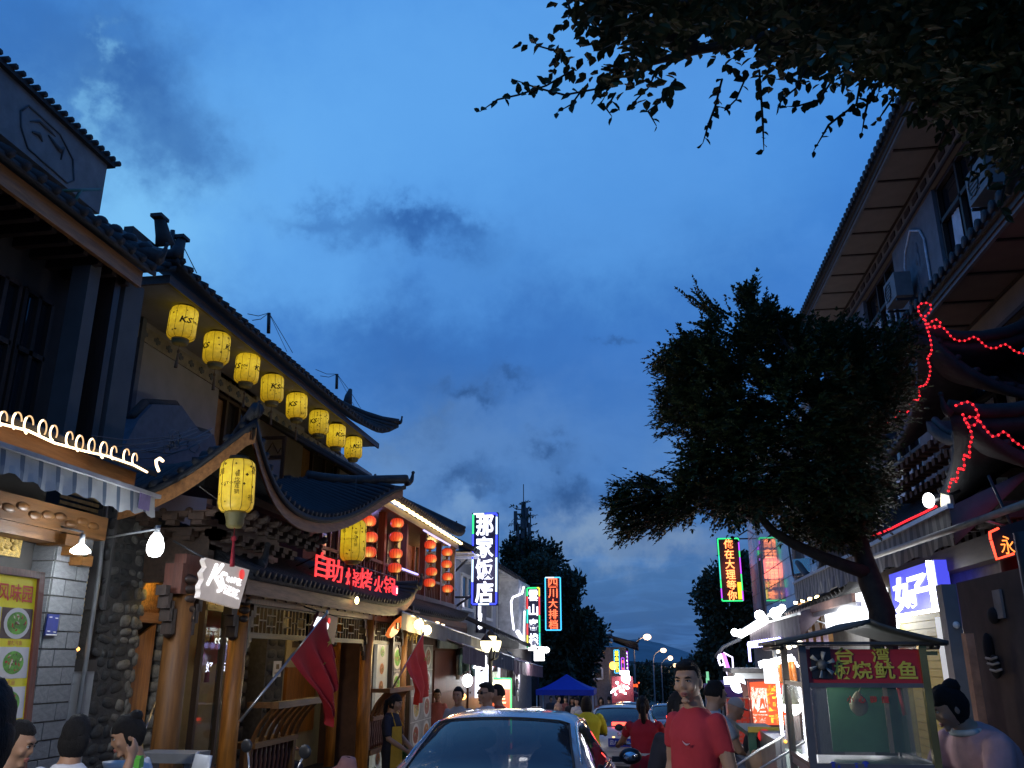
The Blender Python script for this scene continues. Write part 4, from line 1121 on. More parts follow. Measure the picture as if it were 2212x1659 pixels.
# red flags on slanting poles
FLAG=mat('red flag cloth',(0.42,0.014,0.018),.75,.18,4)
def flag(label,base,top,att,tipuv,X,right_uv,m=FLAG):
    base,top,att=Vector(base),Vector(top),Vector(att)
    t=thing('flag',label,'flag',base,'red flags on slanting poles')
    mb=MB();mb.tube([base,base*.4+top*.6],.016,8);mb.tube([base*.4+top*.6,top],.012,8);mb.ell(top,(.02,.02,.03),8,6);part('pole',mb,STEEL,t)
    # cloth: hoist along the pole, the fly falls straight down in folds
    hoist=[att*(1-i/12)+top*(i/12) for i in range(13)]
    tip=at(*tipuv,X=X);rb=at(*right_uv,X=X)
    mb=MB();nv=22
    def P(s,q):
        i=s*12;k=min(11,int(i));h=hoist[k]*(1-(i-k))+hoist[k+1]*(i-k)
        low=Vector((0,tip.y+(rb.y-tip.y)*s,tip.z+(rb.z-tip.z)*(s**1.5)))
        e=q**.85
        y=h.y+(low.y-h.y)*min(1,q*1.12)**.8;z=h.z+(low.z-h.z)*e
        x=h.x+(X-h.x)*min(1,q*1.5)+.055*math.sin(s*17+q*2.2)*min(1,q*2.5)+.02*math.sin(s*31)*q
        return Vector((x,y,z))
    mb.grid(P,26,nv,0,True);part('cloth',mb,m,t,fix=False)
    st=MB()
    def star(cx,cy,r,n_=5):
        pts=[]
        for i in range(10):
            a=math.pi/2+i*math.pi/5;q=r if i%2==0 else r*.4
            pts.append(P(cx+q*math.cos(a)*.9,cy+q*math.sin(a)*.5)+Vector((.012,-.004,0)))
        st.add(pts,[tuple(range(10))])
    star(.80,.30,.09);star(.93,.42,.035);star(.62,.48,.035)
    part('star',st,mat('yellow star print',(.45,.33,.05),.7),t,fix=False)
flag('large dark red flag on a pale slanting pole in front of the wooden balustrade',at(518,1558,X=-4.1),at(706,1324,X=-3.55),at(628,1424,X=-3.74),(712,1572),-3.5,(724,1420))
flag('brighter red flag on a slanting pole beside the photo menu panels',at(848,1487,X=-4.0),at(915,1368,X=-3.6),at(877,1435,X=-3.72),(898,1524),-3.5,(926,1490),mat('bright red flag cloth',(0.62,0.03,0.018),.7,.15,4))
# ------------------------------------------------------------------ red-lantern restaurant
def red_lantern_proto():
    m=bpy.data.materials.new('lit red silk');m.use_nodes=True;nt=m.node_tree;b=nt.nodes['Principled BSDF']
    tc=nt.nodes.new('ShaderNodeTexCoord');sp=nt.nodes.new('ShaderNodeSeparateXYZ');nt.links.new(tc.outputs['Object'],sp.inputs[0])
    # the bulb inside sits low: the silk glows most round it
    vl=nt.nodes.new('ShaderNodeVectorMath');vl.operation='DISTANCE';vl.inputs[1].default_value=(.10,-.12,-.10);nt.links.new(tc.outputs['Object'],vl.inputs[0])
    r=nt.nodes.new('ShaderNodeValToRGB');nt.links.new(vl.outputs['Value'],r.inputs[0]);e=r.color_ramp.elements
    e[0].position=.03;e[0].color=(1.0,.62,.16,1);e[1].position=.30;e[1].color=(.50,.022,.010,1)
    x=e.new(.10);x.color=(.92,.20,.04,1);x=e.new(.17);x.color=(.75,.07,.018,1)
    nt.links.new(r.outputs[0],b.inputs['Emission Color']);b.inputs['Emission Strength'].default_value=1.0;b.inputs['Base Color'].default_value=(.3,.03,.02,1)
    t=thing('red_lantern','-','lantern')
    mb=MB();n=24;prof=[(.10,.135),(.15,.12),(.19,.07),(.205,0),(.19,-.07),(.15,-.12),(.10,-.135)]
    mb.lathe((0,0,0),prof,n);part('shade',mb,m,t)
    mb=MB()
    for k in range(14):
        a=6.2832*k/14;mb.tube([(q*1.01*math.cos(a),q*1.01*math.sin(a),z) for q,z in prof],.004,4)
    part('rib',mb,mat('red lantern rib',(.10,.012,.008),.7),t)['kind']='stuff'
    mb=MB();mb.lathe((0,0,0),[(.10,.13),(.10,.165),(.02,.17)],14);mb.tube([(0,0,.16),(0,0,.30)],.006,5);part('top_cap',mb,mat('brass cap',(.16,.07,.02),.5),t)
    mb=MB();mb.lathe((0,0,0),[(.10,-.13),(.10,-.16),(.02,-.165)],14);mb.lathe((0,0,0),[(.03,-.165),(.05,-.21),(.05,-.25)],8);part('bottom_cap',mb,MATS['brass cap'],t)
    return t
RL=red_lantern_proto();first=[True]
STR=[((797,1087),(796,1126),(800,1161),(797,1193),'beside the swept gate roof'),((858,1130),(856,1160),(855,1196),(853,1227),'second along from the gate roof'),
       ((929,1177),(931,1207),(932,1235),(928,1259),'third along from the gate roof'),((966,1193),(965,1219),(967,1246),(967,1272),'at the far end of the balcony')]
LV=['top','upper middle','lower middle','bottom']
for st in STR:
    for k in range(4):
        X=-4.98;p=at(*st[k],X=X)
        lab='%s red lantern of the string %s'%(LV[k],st[4])
        if first[0]:RL.location=p;RL.scale=(.7,.7,.7);RL['label']=lab;RL['group']='red lanterns strung along the balcony';first[0]=False;o=RL;WORLD[RL.name]=Matrix.Identity(4)
        else:o=dup(RL,p,random.uniform(-.5,.5),lab,'red lanterns strung along the balcony')
for st in STR:
    p=at(*st[1],X=-4.9);l=bpy.data.lights.new('lantern_light','POINT');l.energy=5;l.color=(1,.25,.08);l.shadow_soft_size=.2
    lo=bpy.data.objects.new('lantern_light',l);COL.objects.link(lo);lo.parent=RL;lo.location=Vector(p)-Vector(RL.location)+Vector((.35,0,0))

def lantern_house():
    t=thing('balcony_building','red wooden restaurant with balcony, hanging red lanterns and a gold lit eave','building',(-6,19,G(19)))
    y0,y1=15.1,24.3;XW=-6.1
    mb=MB();mb.box2((XW,y0,-1.2),(-10,y1,4.7));part('wall',mb,mat('dark red wall',(.10,.025,.018),.7,.3),t)
    XB=-5.2
    mb=MB();mb.box2((XB+.05,y0,2.82),(XW,y1,2.98));part('balcony_floor',mb,DARKWY,t)
    mb=MB();n=52
    tn=MB().box((0,0,0),(.03,.03,.42)).mesh('baluster',REDW)
    for k in range(n):inst('baluster',tn,t,(XB,y0+.1+(y1-y0-.2)*k/(n-1),3.16))
    mb=MB();mb.box((XB,(y0+y1)/2,3.40),(.08,y1-y0,.06));part('top_rail',mb,BRWY,t)
    for k in range(6):
        y=y0+.3+(y1-y0-.6)*k/5;mb=MB();mb.box((XB-.02,y,3.8),(.14,.14,1.9));part('post',mb,REDW,t)
    # doors and windows behind the balcony
    for k in range(5):
        y=y0+.9+k*1.75;lit=k in (3,)
        mb=MB();mb.box((XW+.02,y+.3,3.75),(.04,.85,1.5));w=part('window',mb,emit('gold lit room',(1,.62,.18),.55,var=.4,scale=3) if lit else DGLASS,t)
        mb=MB()
        for yy in (-.45,0,.45):mb.box((XW+.05,y+.3+yy,3.75),(.06,.06,1.6))
        for zz in (3.0,3.6,4.5):mb.box((XW+.05,y+.3,zz),(.06,.95,.06))
        part('frame',mb,REDW,w)
    mb=MB()
    for p in (at(975,1172,X=-5.3),at(962,1170,X=-5.5),at(912,1172,X=-6.0)):mb.ell(p,(.07,.07,.05),8,6)
    part('ceiling_lamp',mb,E_WARM,t)
    lamp('balcony_light',t,(-5.5,22.6,4.2),25,(1,.65,.25),.1)
    lamp('balcony_light',t,(-5.6,17.5,4.2),6,(.5,.4,1),.1)
    mb=MB();a=at(850,1255,X=-5.15);b=at(900,1280,X=-5.15);mb.tube([(-5.14,a.y,3.42),(-5.14,b.y,3.42)],.022,6);part('violet_tube',mb,emit('violet tube glow',(.45,.40,1),2.2),t)
    # main eave with the light strip
    XE=-4.8;zE=at(815,1065,X=XE).z;ya=at(812,1062,X=XE).y-.4;yb=at(992,1180,X=XE).y
    def rf(s,q):return Vector((XE+.12-2.6*q,ya+(yb+.1-ya)*s,zE+.10+1.5*q+.25*math.exp(-(1-s)*(yb-ya)/.6)*(1-q)))
    tiled(t,rf,44,.05,3,nu=20)
    mb=MB();mb.box2((XE-.02,ya,zE-.16),(XE-.06,yb,zE-.02));part('fascia',mb,DARKWY,t)
    mb=MB();mb.box2((XE-.06,ya,zE-.06),(XW,yb,zE-.03));part('soffit',mb,DARKWY,t)
    mb=MB();n=60
    y2=at(815,1065,X=XE).y
    mb.tube([(XE+.06,y2+(yb-y2)*k/n,zE+.0+.012*math.sin(k*2.1)) for k in range(n+1)],.036,6);part('light_strip',mb,emit('gold strip glow',(1,.70,.30),4.5),t)
    mb=MB();y3=at(918,1138,X=XE).y;y4=at(975,1172,X=XE).y;mb.tube([(XE-.03,y3,zE-.17),(XE-.03,y4,zE-.17)],.02,6);part('violet_strip',mb,emit('violet strip glow',(.5,.45,1),1.8),t)
    for k in range(5):lamp('strip_light',t,(XE+.25,y2+(yb-y2)*(k+.5)/5,zE-.15),4,(1,.66,.28),.2)
    mb=MB();mb.box((XE-2.5,(ya+yb)/2,zE+1.72),(.2,yb-ya,.28));ornament(mb,(XE-2.5,yb,zE+1.75),Vector((0,.8,0)),.8);mb.tube([rf(1,q/4)+Vector((0,0,.05)) for q in range(5)],.08,8);ornament(mb,rf(1,.1),Vector((.1,.8,0)),.5)
    part('ridge',mb,TILE,t)
    # lower tiled skirt roof
    yl0,yl1=15.2,at(1010,1340,X=-4.4).y
    def lr(s,q):return Vector((-4.4-.85*q,yl0+(yl1-yl0)*s,2.46+.40*q+.18*math.exp(-(1-s)*(yl1-yl0)/.4)*(1-q)))
    tiled(t,lr,40,.04,2,nu=16)
    mb=MB();mb.box2((-4.42,yl0,2.28),(-4.47,yl1,2.40));part('eave_board',mb,BRWY,t)
    mb=MB()
    for u,v,w in ((885,1325,.5),(893,1330,.3),(945,1345,.22),(957,1350,.22)):
        p=at(u,v,X=-4.35);mb.box(p,(.03,w,.035))
    part('eave_light',mb,E_WLED,t)
    # ground floor front
    mb=MB();mb.box2((-4.9,15.05,-1.3),(-6.1,y1+.3,2.4));part('ground_wall',mb,mat('brown shop front',(.11,.05,.03),.7,.3),t)
    for (u0,u1,va,vb) in ((938,1005,1405,1560),(1012,1038,1412,1540)):
        a=at(u0,va,X=-4.88);b=at(u1,vb,X=-4.88)
        mb=MB();mb.box2((-4.9,a.y,G(a.y)),(-4.86,b.y,a.z));d=part('door',mb,REDW,t)
        mb=MB()
        for q in (.25,.62):mb.box((-4.85,(a.y+b.y)/2,G(a.y)+(a.z-G(a.y))*q),(.03,(b.y-a.y)*.8,.05))
        part('rail',mb,REDW,d)
    a=at(950,1365,X=-4.8);b=at(990,1402,X=-4.8);mb=MB();mb.box2((-4.85,a.y,b.z),(-4.8,b.y,a.z));part('meter_box',mb,mat('pale green box',(.25,.28,.24),.6),t)
lantern_house()

# photo menu panels beside the porch
t=thing('menu_display','tall lit panels of dish photographs beside the wooden porch','sign',(-4.35,16.6,G(16.5)))
def menu_col(u0,u1,v0,v1,rows,cols,m,lab=None,X=-4.35):
    a=at(u0,v0,X=X);b=at(u1,v1,X=X);b.z=G(b.y)+.25
    mb=MB();mb.box2((X-.05,a.y,b.z),(X-.002,b.y,a.z));p=part('panel',mb,m,t,lab)
    rim,food,bits=MB(),MB(),MB();w=(b.y-a.y)/cols;h=(a.z-b.z)/rows
    foods=[MB() for _ in FOODS];seps=MB()
    for r in range(rows):
        seps.box((X+.001,(a.y+b.y)/2,a.z-h*r),(.006,b.y-a.y,.012))
        for c in range(cols):
            k=random.randrange(5);photo_plate((rim,foods[k],bits),(X,a.y+w*(c+.5),a.z-h*(r+.5)),min(w*.5,h*.55),Vector((0,1,0)),Vector((0,0,1)),k,.004)
    part('plate_print',rim,WPRINT,p,fix=False)['kind']='stuff'
    for k,f in enumerate(foods):
        if f.v:part('food_print',f,FOODS[k],p,fix=False)['kind']='stuff'
    part('garnish_print',bits,BITS,p,fix=False)['kind']='stuff';part('divider',seps,WPRINT,p)
LITP=emit('lit photo panel',(.40,.42,.36),.30,base=(.5,.5,.46),var=.4,scale=7)
menu_col(816,848,1388,1590,8,2,LITP)
menu_col(850,880,1392,1560,5,2,mat('mauve dusk panel',(.20,.17,.22),.5,.4,5))
menu_col(892,931,1392,1560,5,2,mat('grey photo panel',(.30,.29,.27),.5,.4,5))
mb=MB()
for u in (846,886):a=at(u,1400,X=-4.3);mb.box((-4.3,a.y,1.0),(.08,.10,3.0))
part('frame',mb,DARKW,t)
lamp('panel_light',t,(-3.8,16.0,1.8),16,(1,.9,.6),.1)

# two round bulbs and the dried husks
for k,(u,v) in enumerate(((905,1349),(922,1361))):
    p=at(u,v,X=-3.85);t=thing('globe_lamp',['glaring warm globe bulb close to the dried husks','glaring warm globe bulb just above the top of the brighter red flag'][k],'lamp',p)
    mb=MB();mb.ell(p,(.085,.085,.085),14,10);part('globe',mb,E_WARM,t)
    mb=MB();mb.tube([p+Vector((0,0,.08)),p+Vector((-.1,0,.2)),p+Vector((-.5,0,.26))],.012,6);part('arm',mb,BLACK,t)
    lamp('globe_light',t,p+Vector((.13,-.08,-.05)),22,(1,.72,.30),.08)
p=at(880,1352,X=-4.1);t=thing('husk_bundle','bundle of dried husks hanging above the photo menu panels','decoration',p)
mb=MB()
for k in range(70):
    a=p+Vector((random.uniform(-.05,.1),random.uniform(-.1,.7),random.uniform(0,.25)));mb.tube([a,a+Vector((random.uniform(-.04,.1),random.uniform(-.25,-.05),random.uniform(-.35,-.12)))],[.012,.004],4)
part('husks',mb,mat('dry straw',(.34,.24,.08),.8,.4),t)['kind']='stuff'
mb=MB();mb.tube([p+Vector((0,-.2,.26)),p+Vector((0,.8,.26))],.02,6);part('rail',mb,BRW,t)
# orange slipper-shaped sign
t=thing('hanging_sign','orange rounded hanging sign with a dark square by the husks','sign',at(858,1352,X=-4.0))
mb=MB();P=[at(u,v,X=-4.0) for u,v in ((840,1372),(846,1358),(860,1340),(872,1331),(876,1336),(868,1352),(858,1368),(846,1378))];n=8
mb.add(P+[q+Vector((-.06,0,0)) for q in P],[tuple(range(8)),tuple(range(8,16))[::-1]]+[(i,8+i,8+(i+1)%8,(i+1)%8) for i in range(8)]);part('panel',mb,emit('orange glow',(1,.22,.04),.75,base=(.5,.12,.02)),t)
mb=MB();p=at(859,1352,X=-3.99);mb.box(p,(.03,.16,.10));part('dark_square',mb,BLACK,t)
mb=MB();mb.tube([P[3],P[3]+Vector((-.3,0,.08))],.01,5);part('bracket',mb,BLACK,t)

# ------------------------------------------------------------------ grey shop row
def shop_row():
    t=thing('shop_building','pale grey two storey shop row with awnings behind the tall blue bordered sign','building',(-6,31,G(31)))
    XW=-5.5;y0,y1=24.4,40.5
    mb=MB();mb.box2((XW,y0,-2),(-11,y1,4.5));part('wall',mb,mat('blue grey render',(.30,.32,.36),.8,.12,2),t)
    for k,(u0,u1,va,vb) in enumerate(((995,1018,1240,1320),(1030,1060,1280,1340),(1072,1098,1300,1365))):
        a=at(u0,va,X=XW);b=at(u1,vb,X=XW);mb=MB();mb.box2((XW+.02,a.y,b.z),(XW-.02,b.y,a.z-.0));w=part('window',mb,DGLASS,t)
        mb=MB()
        for yy in (a.y,(a.y+b.y)/2,b.y):mb.box((XW+.04,yy,(a.z+b.z)/2),(.06,.10,a.z-b.z))
        for zz in (a.z,b.z):mb.box((XW+.04,(a.y+b.y)/2,zz),(.08,b.y-a.y+.1,.10))
        part('frame',mb,WHITEP,w)
    def rf(s,q):return Vector((-4.7-3.0*q,y0-.2+(36.0-y0)*s,4.55+1.5*q))
    tiled(t,rf,30,.06,2,nu=8)
    mb=MB();mb.box2((-4.75,y0,4.44),(XW,36.0,4.47))
    for k in range(16):mb.box((-5.1,y0+.4+k*.72,4.41),(.7,.05,.05))
    part('soffit',mb,WHITEP,t)
    # awnings, stepping down the street
    def awning(u0,v0,u1,v1,X,drop,m,lab=None):
        a=at(u0,v0,X=X);b=at(u1,v1,X=X);mb=MB()
        mb.slab(lambda s,q:Vector((X-1.1*q,a.y+(b.y-a.y)*s,(a.z+(b.z-a.z)*s)+.38*q)),10,2,(0,0,-.02))
        n=30
        for k in range(n):
            f=lambda i,q:Vector((X+.02*math.sin(i*1.9),a.y+(b.y-a.y)*i/n,a.z+(b.z-a.z)*i/n-drop*q))
            mb.add([f(k,0),f(k+1,0),f(k+1,1),f(k,1)],[(0,1,2,3)],0,True)
        aw=part('awning',mb,m,t,lab,fix=False)
        mb=MB();mb.tube([a,b],.02,6);part('awning_rail',mb,STEEL,aw)
    GA=mat('grey awning cloth',(.17,.165,.17),.8,.15);PA=mat('plum awning cloth',(.10,.08,.11),.8,.15)
    awning(868,1322,1040,1382,-3.95,.28,GA);awning(1000,1392,1048,1408,-3.6,.35,PA);awning(1052,1400,1110,1420,-3.9,.4,mat('slate awning',(.06,.07,.10),.8));awning(1110,1425,1172,1440,-3.9,.4,mat('maroon awning',(.16,.09,.11),.8))
    def lr(s,q):return Vector((-4.2-1.2*q,24.5+15.6*s,(2.35-.65*s)+.5*q))
    tiled(t,lr,40,.05,2,nu=10)
    # shop interior: its light put in as glowing panels and goods
    mb=MB();mb.box2((-5.45,24.5,-1.5),(-5.0,40,1.9));part('shop_front',mb,mat('shop front',(.14,.13,.13),.7,.3),t)
    def panel(u0,v0,u1,v1,X,m,nm='glow_panel'):
        a=at(u0,v0,X=X);b=at(u1,v1,X=X);mb=MB();mb.box2((X,a.y,b.z),(X-.05,b.y,a.z));return part(nm,mb,m,t)
    COOLP=emit('cool shop glow',(.8,.85,1),1.6);
    panel(1030,1440,1062,1500,-4.7,COOLP);panel(1079,1412,1083,1500,-4.55,COOLP)
    panel(1065,1425,1078,1440,-4.6,emit('red goods lit',(1,.22,.12),.8,var=.5,scale=12),'goods_shelf');panel(1065,1452,1077,1472,-4.6,emit('pale goods lit',(.8,.9,.7),.9,var=.5,scale=12),'goods_shelf');panel(1067,1482,1077,1497,-4.6,MATS['red goods lit'],'goods_shelf')
    panel(1084,1412,1094,1500,-4.4,mat('dark poster strip',(.05,.03,.03),.6,.5,8),'poster_strip');panel(1098,1415,1108,1500,-4.4,PLAST,'pillar');panel(1112,1420,1124,1500,-4.3,mat('dark printed strip',(.06,.06,.09),.6,.4,8),'poster_strip')
    mb=MB()
    for k in range(3):c=at(1118,1452+26*k,X=-4.28);mb.tube([c+Vector((0,.16*math.cos(q),.16*math.sin(q))) for q in [i*.785 for i in range(9)]],.03,5)
    part('ring_print',mb,WPRINT,t)
    # curling light outline and slanting white lamp board
    mb=MB();mb.tube([at(u,v,X=-4.5) for u,v in ((1034,1425),(1024,1442),(1040,1444),(1041,1424))],.03,6);mb.ell(at(1036,1431,X=-4.5),(.05,.16,.22),10,8);mb.ell(at(1050,1436,X=-4.5),(.05,.2,.22),10,8);mb.box(at(1047,1427,X=-4.5),(.05,.18,.3))
    mb.tube([at(u,v,X=-4.5) for u,v in ((1056,1424),(1064,1425),(1063,1438),(1061,1450))],.04,6);part('shop_lamp',mb,emit('violet white tube',(.85,.85,1),4),t)
    for y in (27,31,35):lamp('shop_light',t,(-4.2,y,.9),40,(.95,.95,1),.2)
    p=at(1010,1470,X=-4.0);mb=MB();mb.ell(p,(.12,.12,.14),12,8);part('round_lamp',mb,E_WHITE,t)
    p=at(1000,1505,X=-4.2);mb=MB();mb.ell(p,(.08,.12,.07),10,6);part('amber_lamp',mb,emit('amber lamp',AMBER,5),t)
    # hanging clothes and odds and ends under the awning
    cols=[mat('cloth a',(.25,.10,.06),.8),mat('cloth b',(.12,.20,.20),.8),mat('cloth c',(.30,.26,.22),.8),mat('cloth d',(.10,.08,.08),.8)]
    for k in range(16):
        u=985+random.uniform(0,60);v=1400+random.uniform(0,18);p=at(u,v,X=-4.6+random.uniform(-.3,.1));w,h=random.uniform(.12,.3),random.uniform(.3,.7)
        mb=MB();mb.slab(lambda s,q:p+Vector((.05*math.sin(s*6),(s-.5)*w*(1+.3*q),-h*q)),4,2,(-.04,0,0));part('hanging_garment',mb,random.choice(cols),t)
    # ground clutter: racks and boxes at the shopfront
    for k in range(14):
        y=25+k*1.05;p=Vector((-4.2+random.uniform(-.2,.2),y,G(y)+.12));h=random.uniform(.5,1.2)
        mb=MB();
        for q in range(3):mb.box(p+Vector((0,0,h*(q+.5)/3)),(random.uniform(.3,.5),random.uniform(.3,.6),h/3.2))
        part('goods_stand',mb,random.choice(cols),t)
    # white end bay outlined with tubes
    a=at(1132,1265,X=-4.7);mb=MB();mb.box2((-4.7,a.y-1.6,1.9),(-5.5,a.y+1.8,4.5));part('white_bay',mb,mat('bright render',(.6,.6,.6),.7),t)
    mb=MB();mb.tube([at(u,v,X=-4.6) for u,v in ((1131,1268),(1128,1282),(1108,1290),(1104,1300),(1106,1330),(1110,1360))],.035,6);mb.tube([at(1118,1365,X=-4.6),at(1128,1380,X=-4.6)],.08,6);mb.tube([at(1133,1320,X=-4.55),at(1131,1385,X=-4.55)],.03,6)
    part('outline_tube',mb,MATS['violet white tube'],t)
    mb=MB();mb.box(at(1165,1412,X=-4.2),(.3,1.1,.55));mb.box(at(1150,1400,X=-4.2),(.2,.8,.18));mb.ell(at(1180,1404,X=-4.1),(.15,.2,.13),8,6);part('light_box',mb,emit('white box glow',(.95,.97,1),5),t)
    lamp('box_light',t,at(1160,1430,X=-3.6),60,(.9,.93,1),.3)
    mb=MB();c=at(1040,1470,X=-4.4)
    for (u,v) in ((1070,1415),(1090,1405)):mb.tube([at(u,v,X=-4.4),at(u+14,v+8,X=-3.9)],.03,6)
    part('awning_arm',mb,STEEL,t)
shop_row()

# three-headed lamp on a post
p=at(1060,1395,X=-3.75)
t=thing('cluster_lamp','street lamp with three lit lantern heads before the shop awnings','street lamp',(p.x,p.y,G(p.y)))
mb=MB();mb.tube([(p.x,p.y,G(p.y)),(p.x,p.y,p.z+.2)],.05,8)
for dy in (-.3,.3):mb.tube([(p.x,p.y,p.z-.35),(p.x+.12,p.y+dy*.9,p.z-.30),(p.x+.16,p.y+dy*1.2,p.z-.12)],.025,6)
part('post',mb,BLACK,t)
for (u,v) in ((1060,1386),(1050,1397),(1071,1396)):
    c=at(u,v,X=-3.65);mb=MB();mb.lathe(c,[(.07,-.13),(.13,.02),(.14,.12),(.06,.2)],12);o=part('lamp_head',mb,emit('cream lamp head',(1,.86,.52),3.2),t)
    mb=MB();mb.lathe(c,[(.15,.13),(.05,.25),(.01,.3)],10);part('cap',mb,BLACK,o)
lamp('lamp_light',t,(p.x+.5,p.y,p.z-.3),25,(1,.85,.5),.3)

# ------------------------------------------------------------------ projecting neon signs
def neon_sign(label,c0,c1,z0,z1,chars,m_char,segs,off=.03,board=None,cs=.9,brackets=(),side=1,X_wall=None,th=.16,ext=.02):
    """a board square across the pavement, both faces lettered. c0, c1: ground-plan ends of the face"""
    a=Vector((c0[0],c0[1],0));b=Vector((c1[0],c1[1],0));r=(b-a).normalized();n=Vector((r.y,-r.x,0));up=Vector((0,0,1));W=(b-a).length
    P=lambda s,z,l:a+r*s+up*z+n*l
    t=thing('neon_sign',label,'sign',(a+b)/2+up*z0)
    mb=MB();q=[P(0,z0,0),P(W,z0,0),P(W,z1,0),P(0,z1,0)];k=[p-n*th for p in q]
    mb.add(q+k,[(0,1,2,3),(7,6,5,4),(0,4,5,1),(1,5,6,2),(2,6,7,3),(3,7,4,0)]);part('board',mb,board or BLACK,t)
    h=(z1-z0-.12)/len(chars)
    for i,ch in enumerate(chars):
        zc=z1-.06-h*(i+.5)
        mb=MB();text_mb(mb,ch,P(W/2,zc,.03),r,up,min(W*.66,h*cs),min(h*cs,W*.78),ext=ext,off=off);text_mb(mb,ch,P(W/2,zc,-th-.03),-r,up,min(W*.66,h*cs),min(h*cs,W*.78),ext=ext,off=off)
        part('character',mb,m_char,t,fix=False)
    path=[P(.04,z1-.04,.03),P(.04,z0+.04,.03),P(W-.04,z0+.04,.03),P(W-.04,z1-.04,.03),P(.04,z1-.04,.03)]
    L_=[(path[i+1]-path[i]).length for i in range(4)];tot=sum(L_)
    def along(d):
        for i in range(4):
            if d<=L_[i]+1e-6:return path[i]+(path[i+1]-path[i])*(d/L_[i])
            d-=L_[i]
        return path[0]
    # cut at corners
    cuts=sorted(set([0,tot]+[sum(L_[:i]) for i in range(1,4)]+[s[0]*tot for s in segs]))
    for d0,d1 in zip(cuts,cuts[1:]):
        if d1-d0<.03:continue
        mm=[s[1] for s in segs if s[0]*tot<=d0+1e-4][-1]
        g=.01;p0,p1=along(d0+g),along(d1-g);mb=MB();mb.tube([p0,p1],.028,6);mb.tube([p0-n*(th+.06),p1-n*(th+.06)],.028,6);part('light_tube',mb,mm,t)
    if brackets:
        mb=MB()
        for (z,z2) in brackets:
            s=0 if side<0 else W
            mb=MB();p=P(s,z,-th/2);mb.tube([p,Vector((X_wall,p.y,z2))],.035,6);part('bracket',mb,BLACK,t)
    return t
BLU=emit('blue tube',(.04,.06,1),2.2);WHB=emit('blue white tube',(.6,.8,1),2.2);GRN=emit('green tube',(.03,1,.25),1.6);TEAL=emit('teal tube',(.03,.9,.7),1.4);PUR=emit('purple tube',(.5,.06,1),1.8);REDT=emit('red tube',(1,.05,.05),1.6);YEL=emit('yellow tube',(1,.75,.05),2.0);CYN=emit('cyan tube',(.05,.55,1),2.0)
NAVY=mat('navy board',(.012,.014,.05),.4,.2)
E_NA=emit('blue white letter',(.80,.84,1),2.6)
p0=at(1020,1108,X=-4.98)
Yn=p0.y;p1=at(1076,1108,Y=Yn);zb=at(1048,1308,Y=Yn).z
neon_sign('tall blue bordered sign with four big white glowing characters on the grey shop row',(p0.x,Yn),(p1.x,Yn),zb,p0.z,'那家饭店',E_NA,[(0,GRN),(.09,BLU),(.2,WHB),(.3,BLU),(.42,WHB),(.47,BLU),(.55,WHB),(.7,BLU),(.8,WHB),(.88,BLU),(.95,WHB)],.02,NAVY,1.0,[(zb+.3,zb-.05),(zb+.25,zb+.25),(zb+1.5,zb+1.0),(zb+1.6,zb+1.6)],-1,-5.5,ext=.03)
lamp('sign_light',bpy.data.objects['neon_sign'],Vector(((p0.x+p1.x)/2,Yn-.5,zb+1.2)),20,(.5,.55,1),.5)
Yy=36.0;a=at(1137,1268,Y=Yy);b=at(1167,1268,Y=Yy);zb=at(1152,1400,Y=Yy).z
neon_sign('narrow multicoloured bordered sign with white characters for an inn, above the white lamp box',(a.x,Yy),(b.x,Yy),zb,a.z,'雲山客棧',E_NA,[(0,GRN),(.06,REDT),(.15,TEAL),(.25,REDT),(.33,YEL),(.4,GRN),(.5,TEAL),(.6,GRN),(.72,REDT),(.85,YEL),(.93,GRN)],.025,NAVY,1.0,[(zb+1.2,zb+1.0),(zb+1.9,zb+1.9)],-1,-5.5,ext=.03)
Yy=42.0;a=at(1176,1246,Y=Yy);b=at(1212,1246,Y=Yy);zb=at(1190,1363,Y=Yy).z
t=neon_sign('cyan bordered sign with five red and orange characters in front of the dark trees',(a.x,Yy),(b.x,Yy),zb,a.z,'四川大排档',emit('orange red letter',(1,.16,.06),2.2),[(0,CYN),(.5,CYN),(.93,WHB)],.012,mat('slatted dark board',(.03,.008,.01),.4),.9,[(zb+.5,zb+.5),(zb+1.4,zb+1.4),(zb+2.2,zb+2.2)],-1,-5.2,ext=.03)
mb=MB();
for k in range(28):mb.box(((a.x+b.x)/2,Yy-.012,zb+.1+k*(a.z-zb-.2)/27),(b.x-a.x-.16,.02,.02))
part('slat_lines',mb,emit('dim red slat',(.5,.02,.02),.25),t)['kind']='stuff'
Yy=40.5;a=at(1548,1162,Y=Yy);b=at(1582,1162,Y=Yy);zb=at(1575,1300,Y=Yy).z
t=neon_sign('green and purple bordered sign with six red and yellow characters by the white tiled wall',(a.x,Yy),(b.x+.30,Yy),zb,a.z,'俺在大理等你',emit('yellow core red letter',(1,.26,.07),3.6),[(0,GRN),(.1,TEAL),(.25,GRN),(.3,PUR),(.36,GRN),(.5,PUR),(.56,GRN),(.66,PUR),(.76,GRN),(.8,PUR),(.86,GRN)],.012,mat('brown slatted board',(.05,.02,.01),.4),.9,[(a.z-.05,a.z-.05),(a.z+.1,a.z+.35),(zb+.5,zb+.4)],1,5.0,ext=.03)
mb=MB();mb.box((b.x+.30-.16,Yy-.03,zb+.48),(.17,.03,.75));part('yellow_box',mb,emit('yellow box glow',(1,.78,.02),1.4),t)
lamp('sign_light',t,(b.x-.1,Yy-.7,zb+1.4),25,(1,.2,.15),.5)

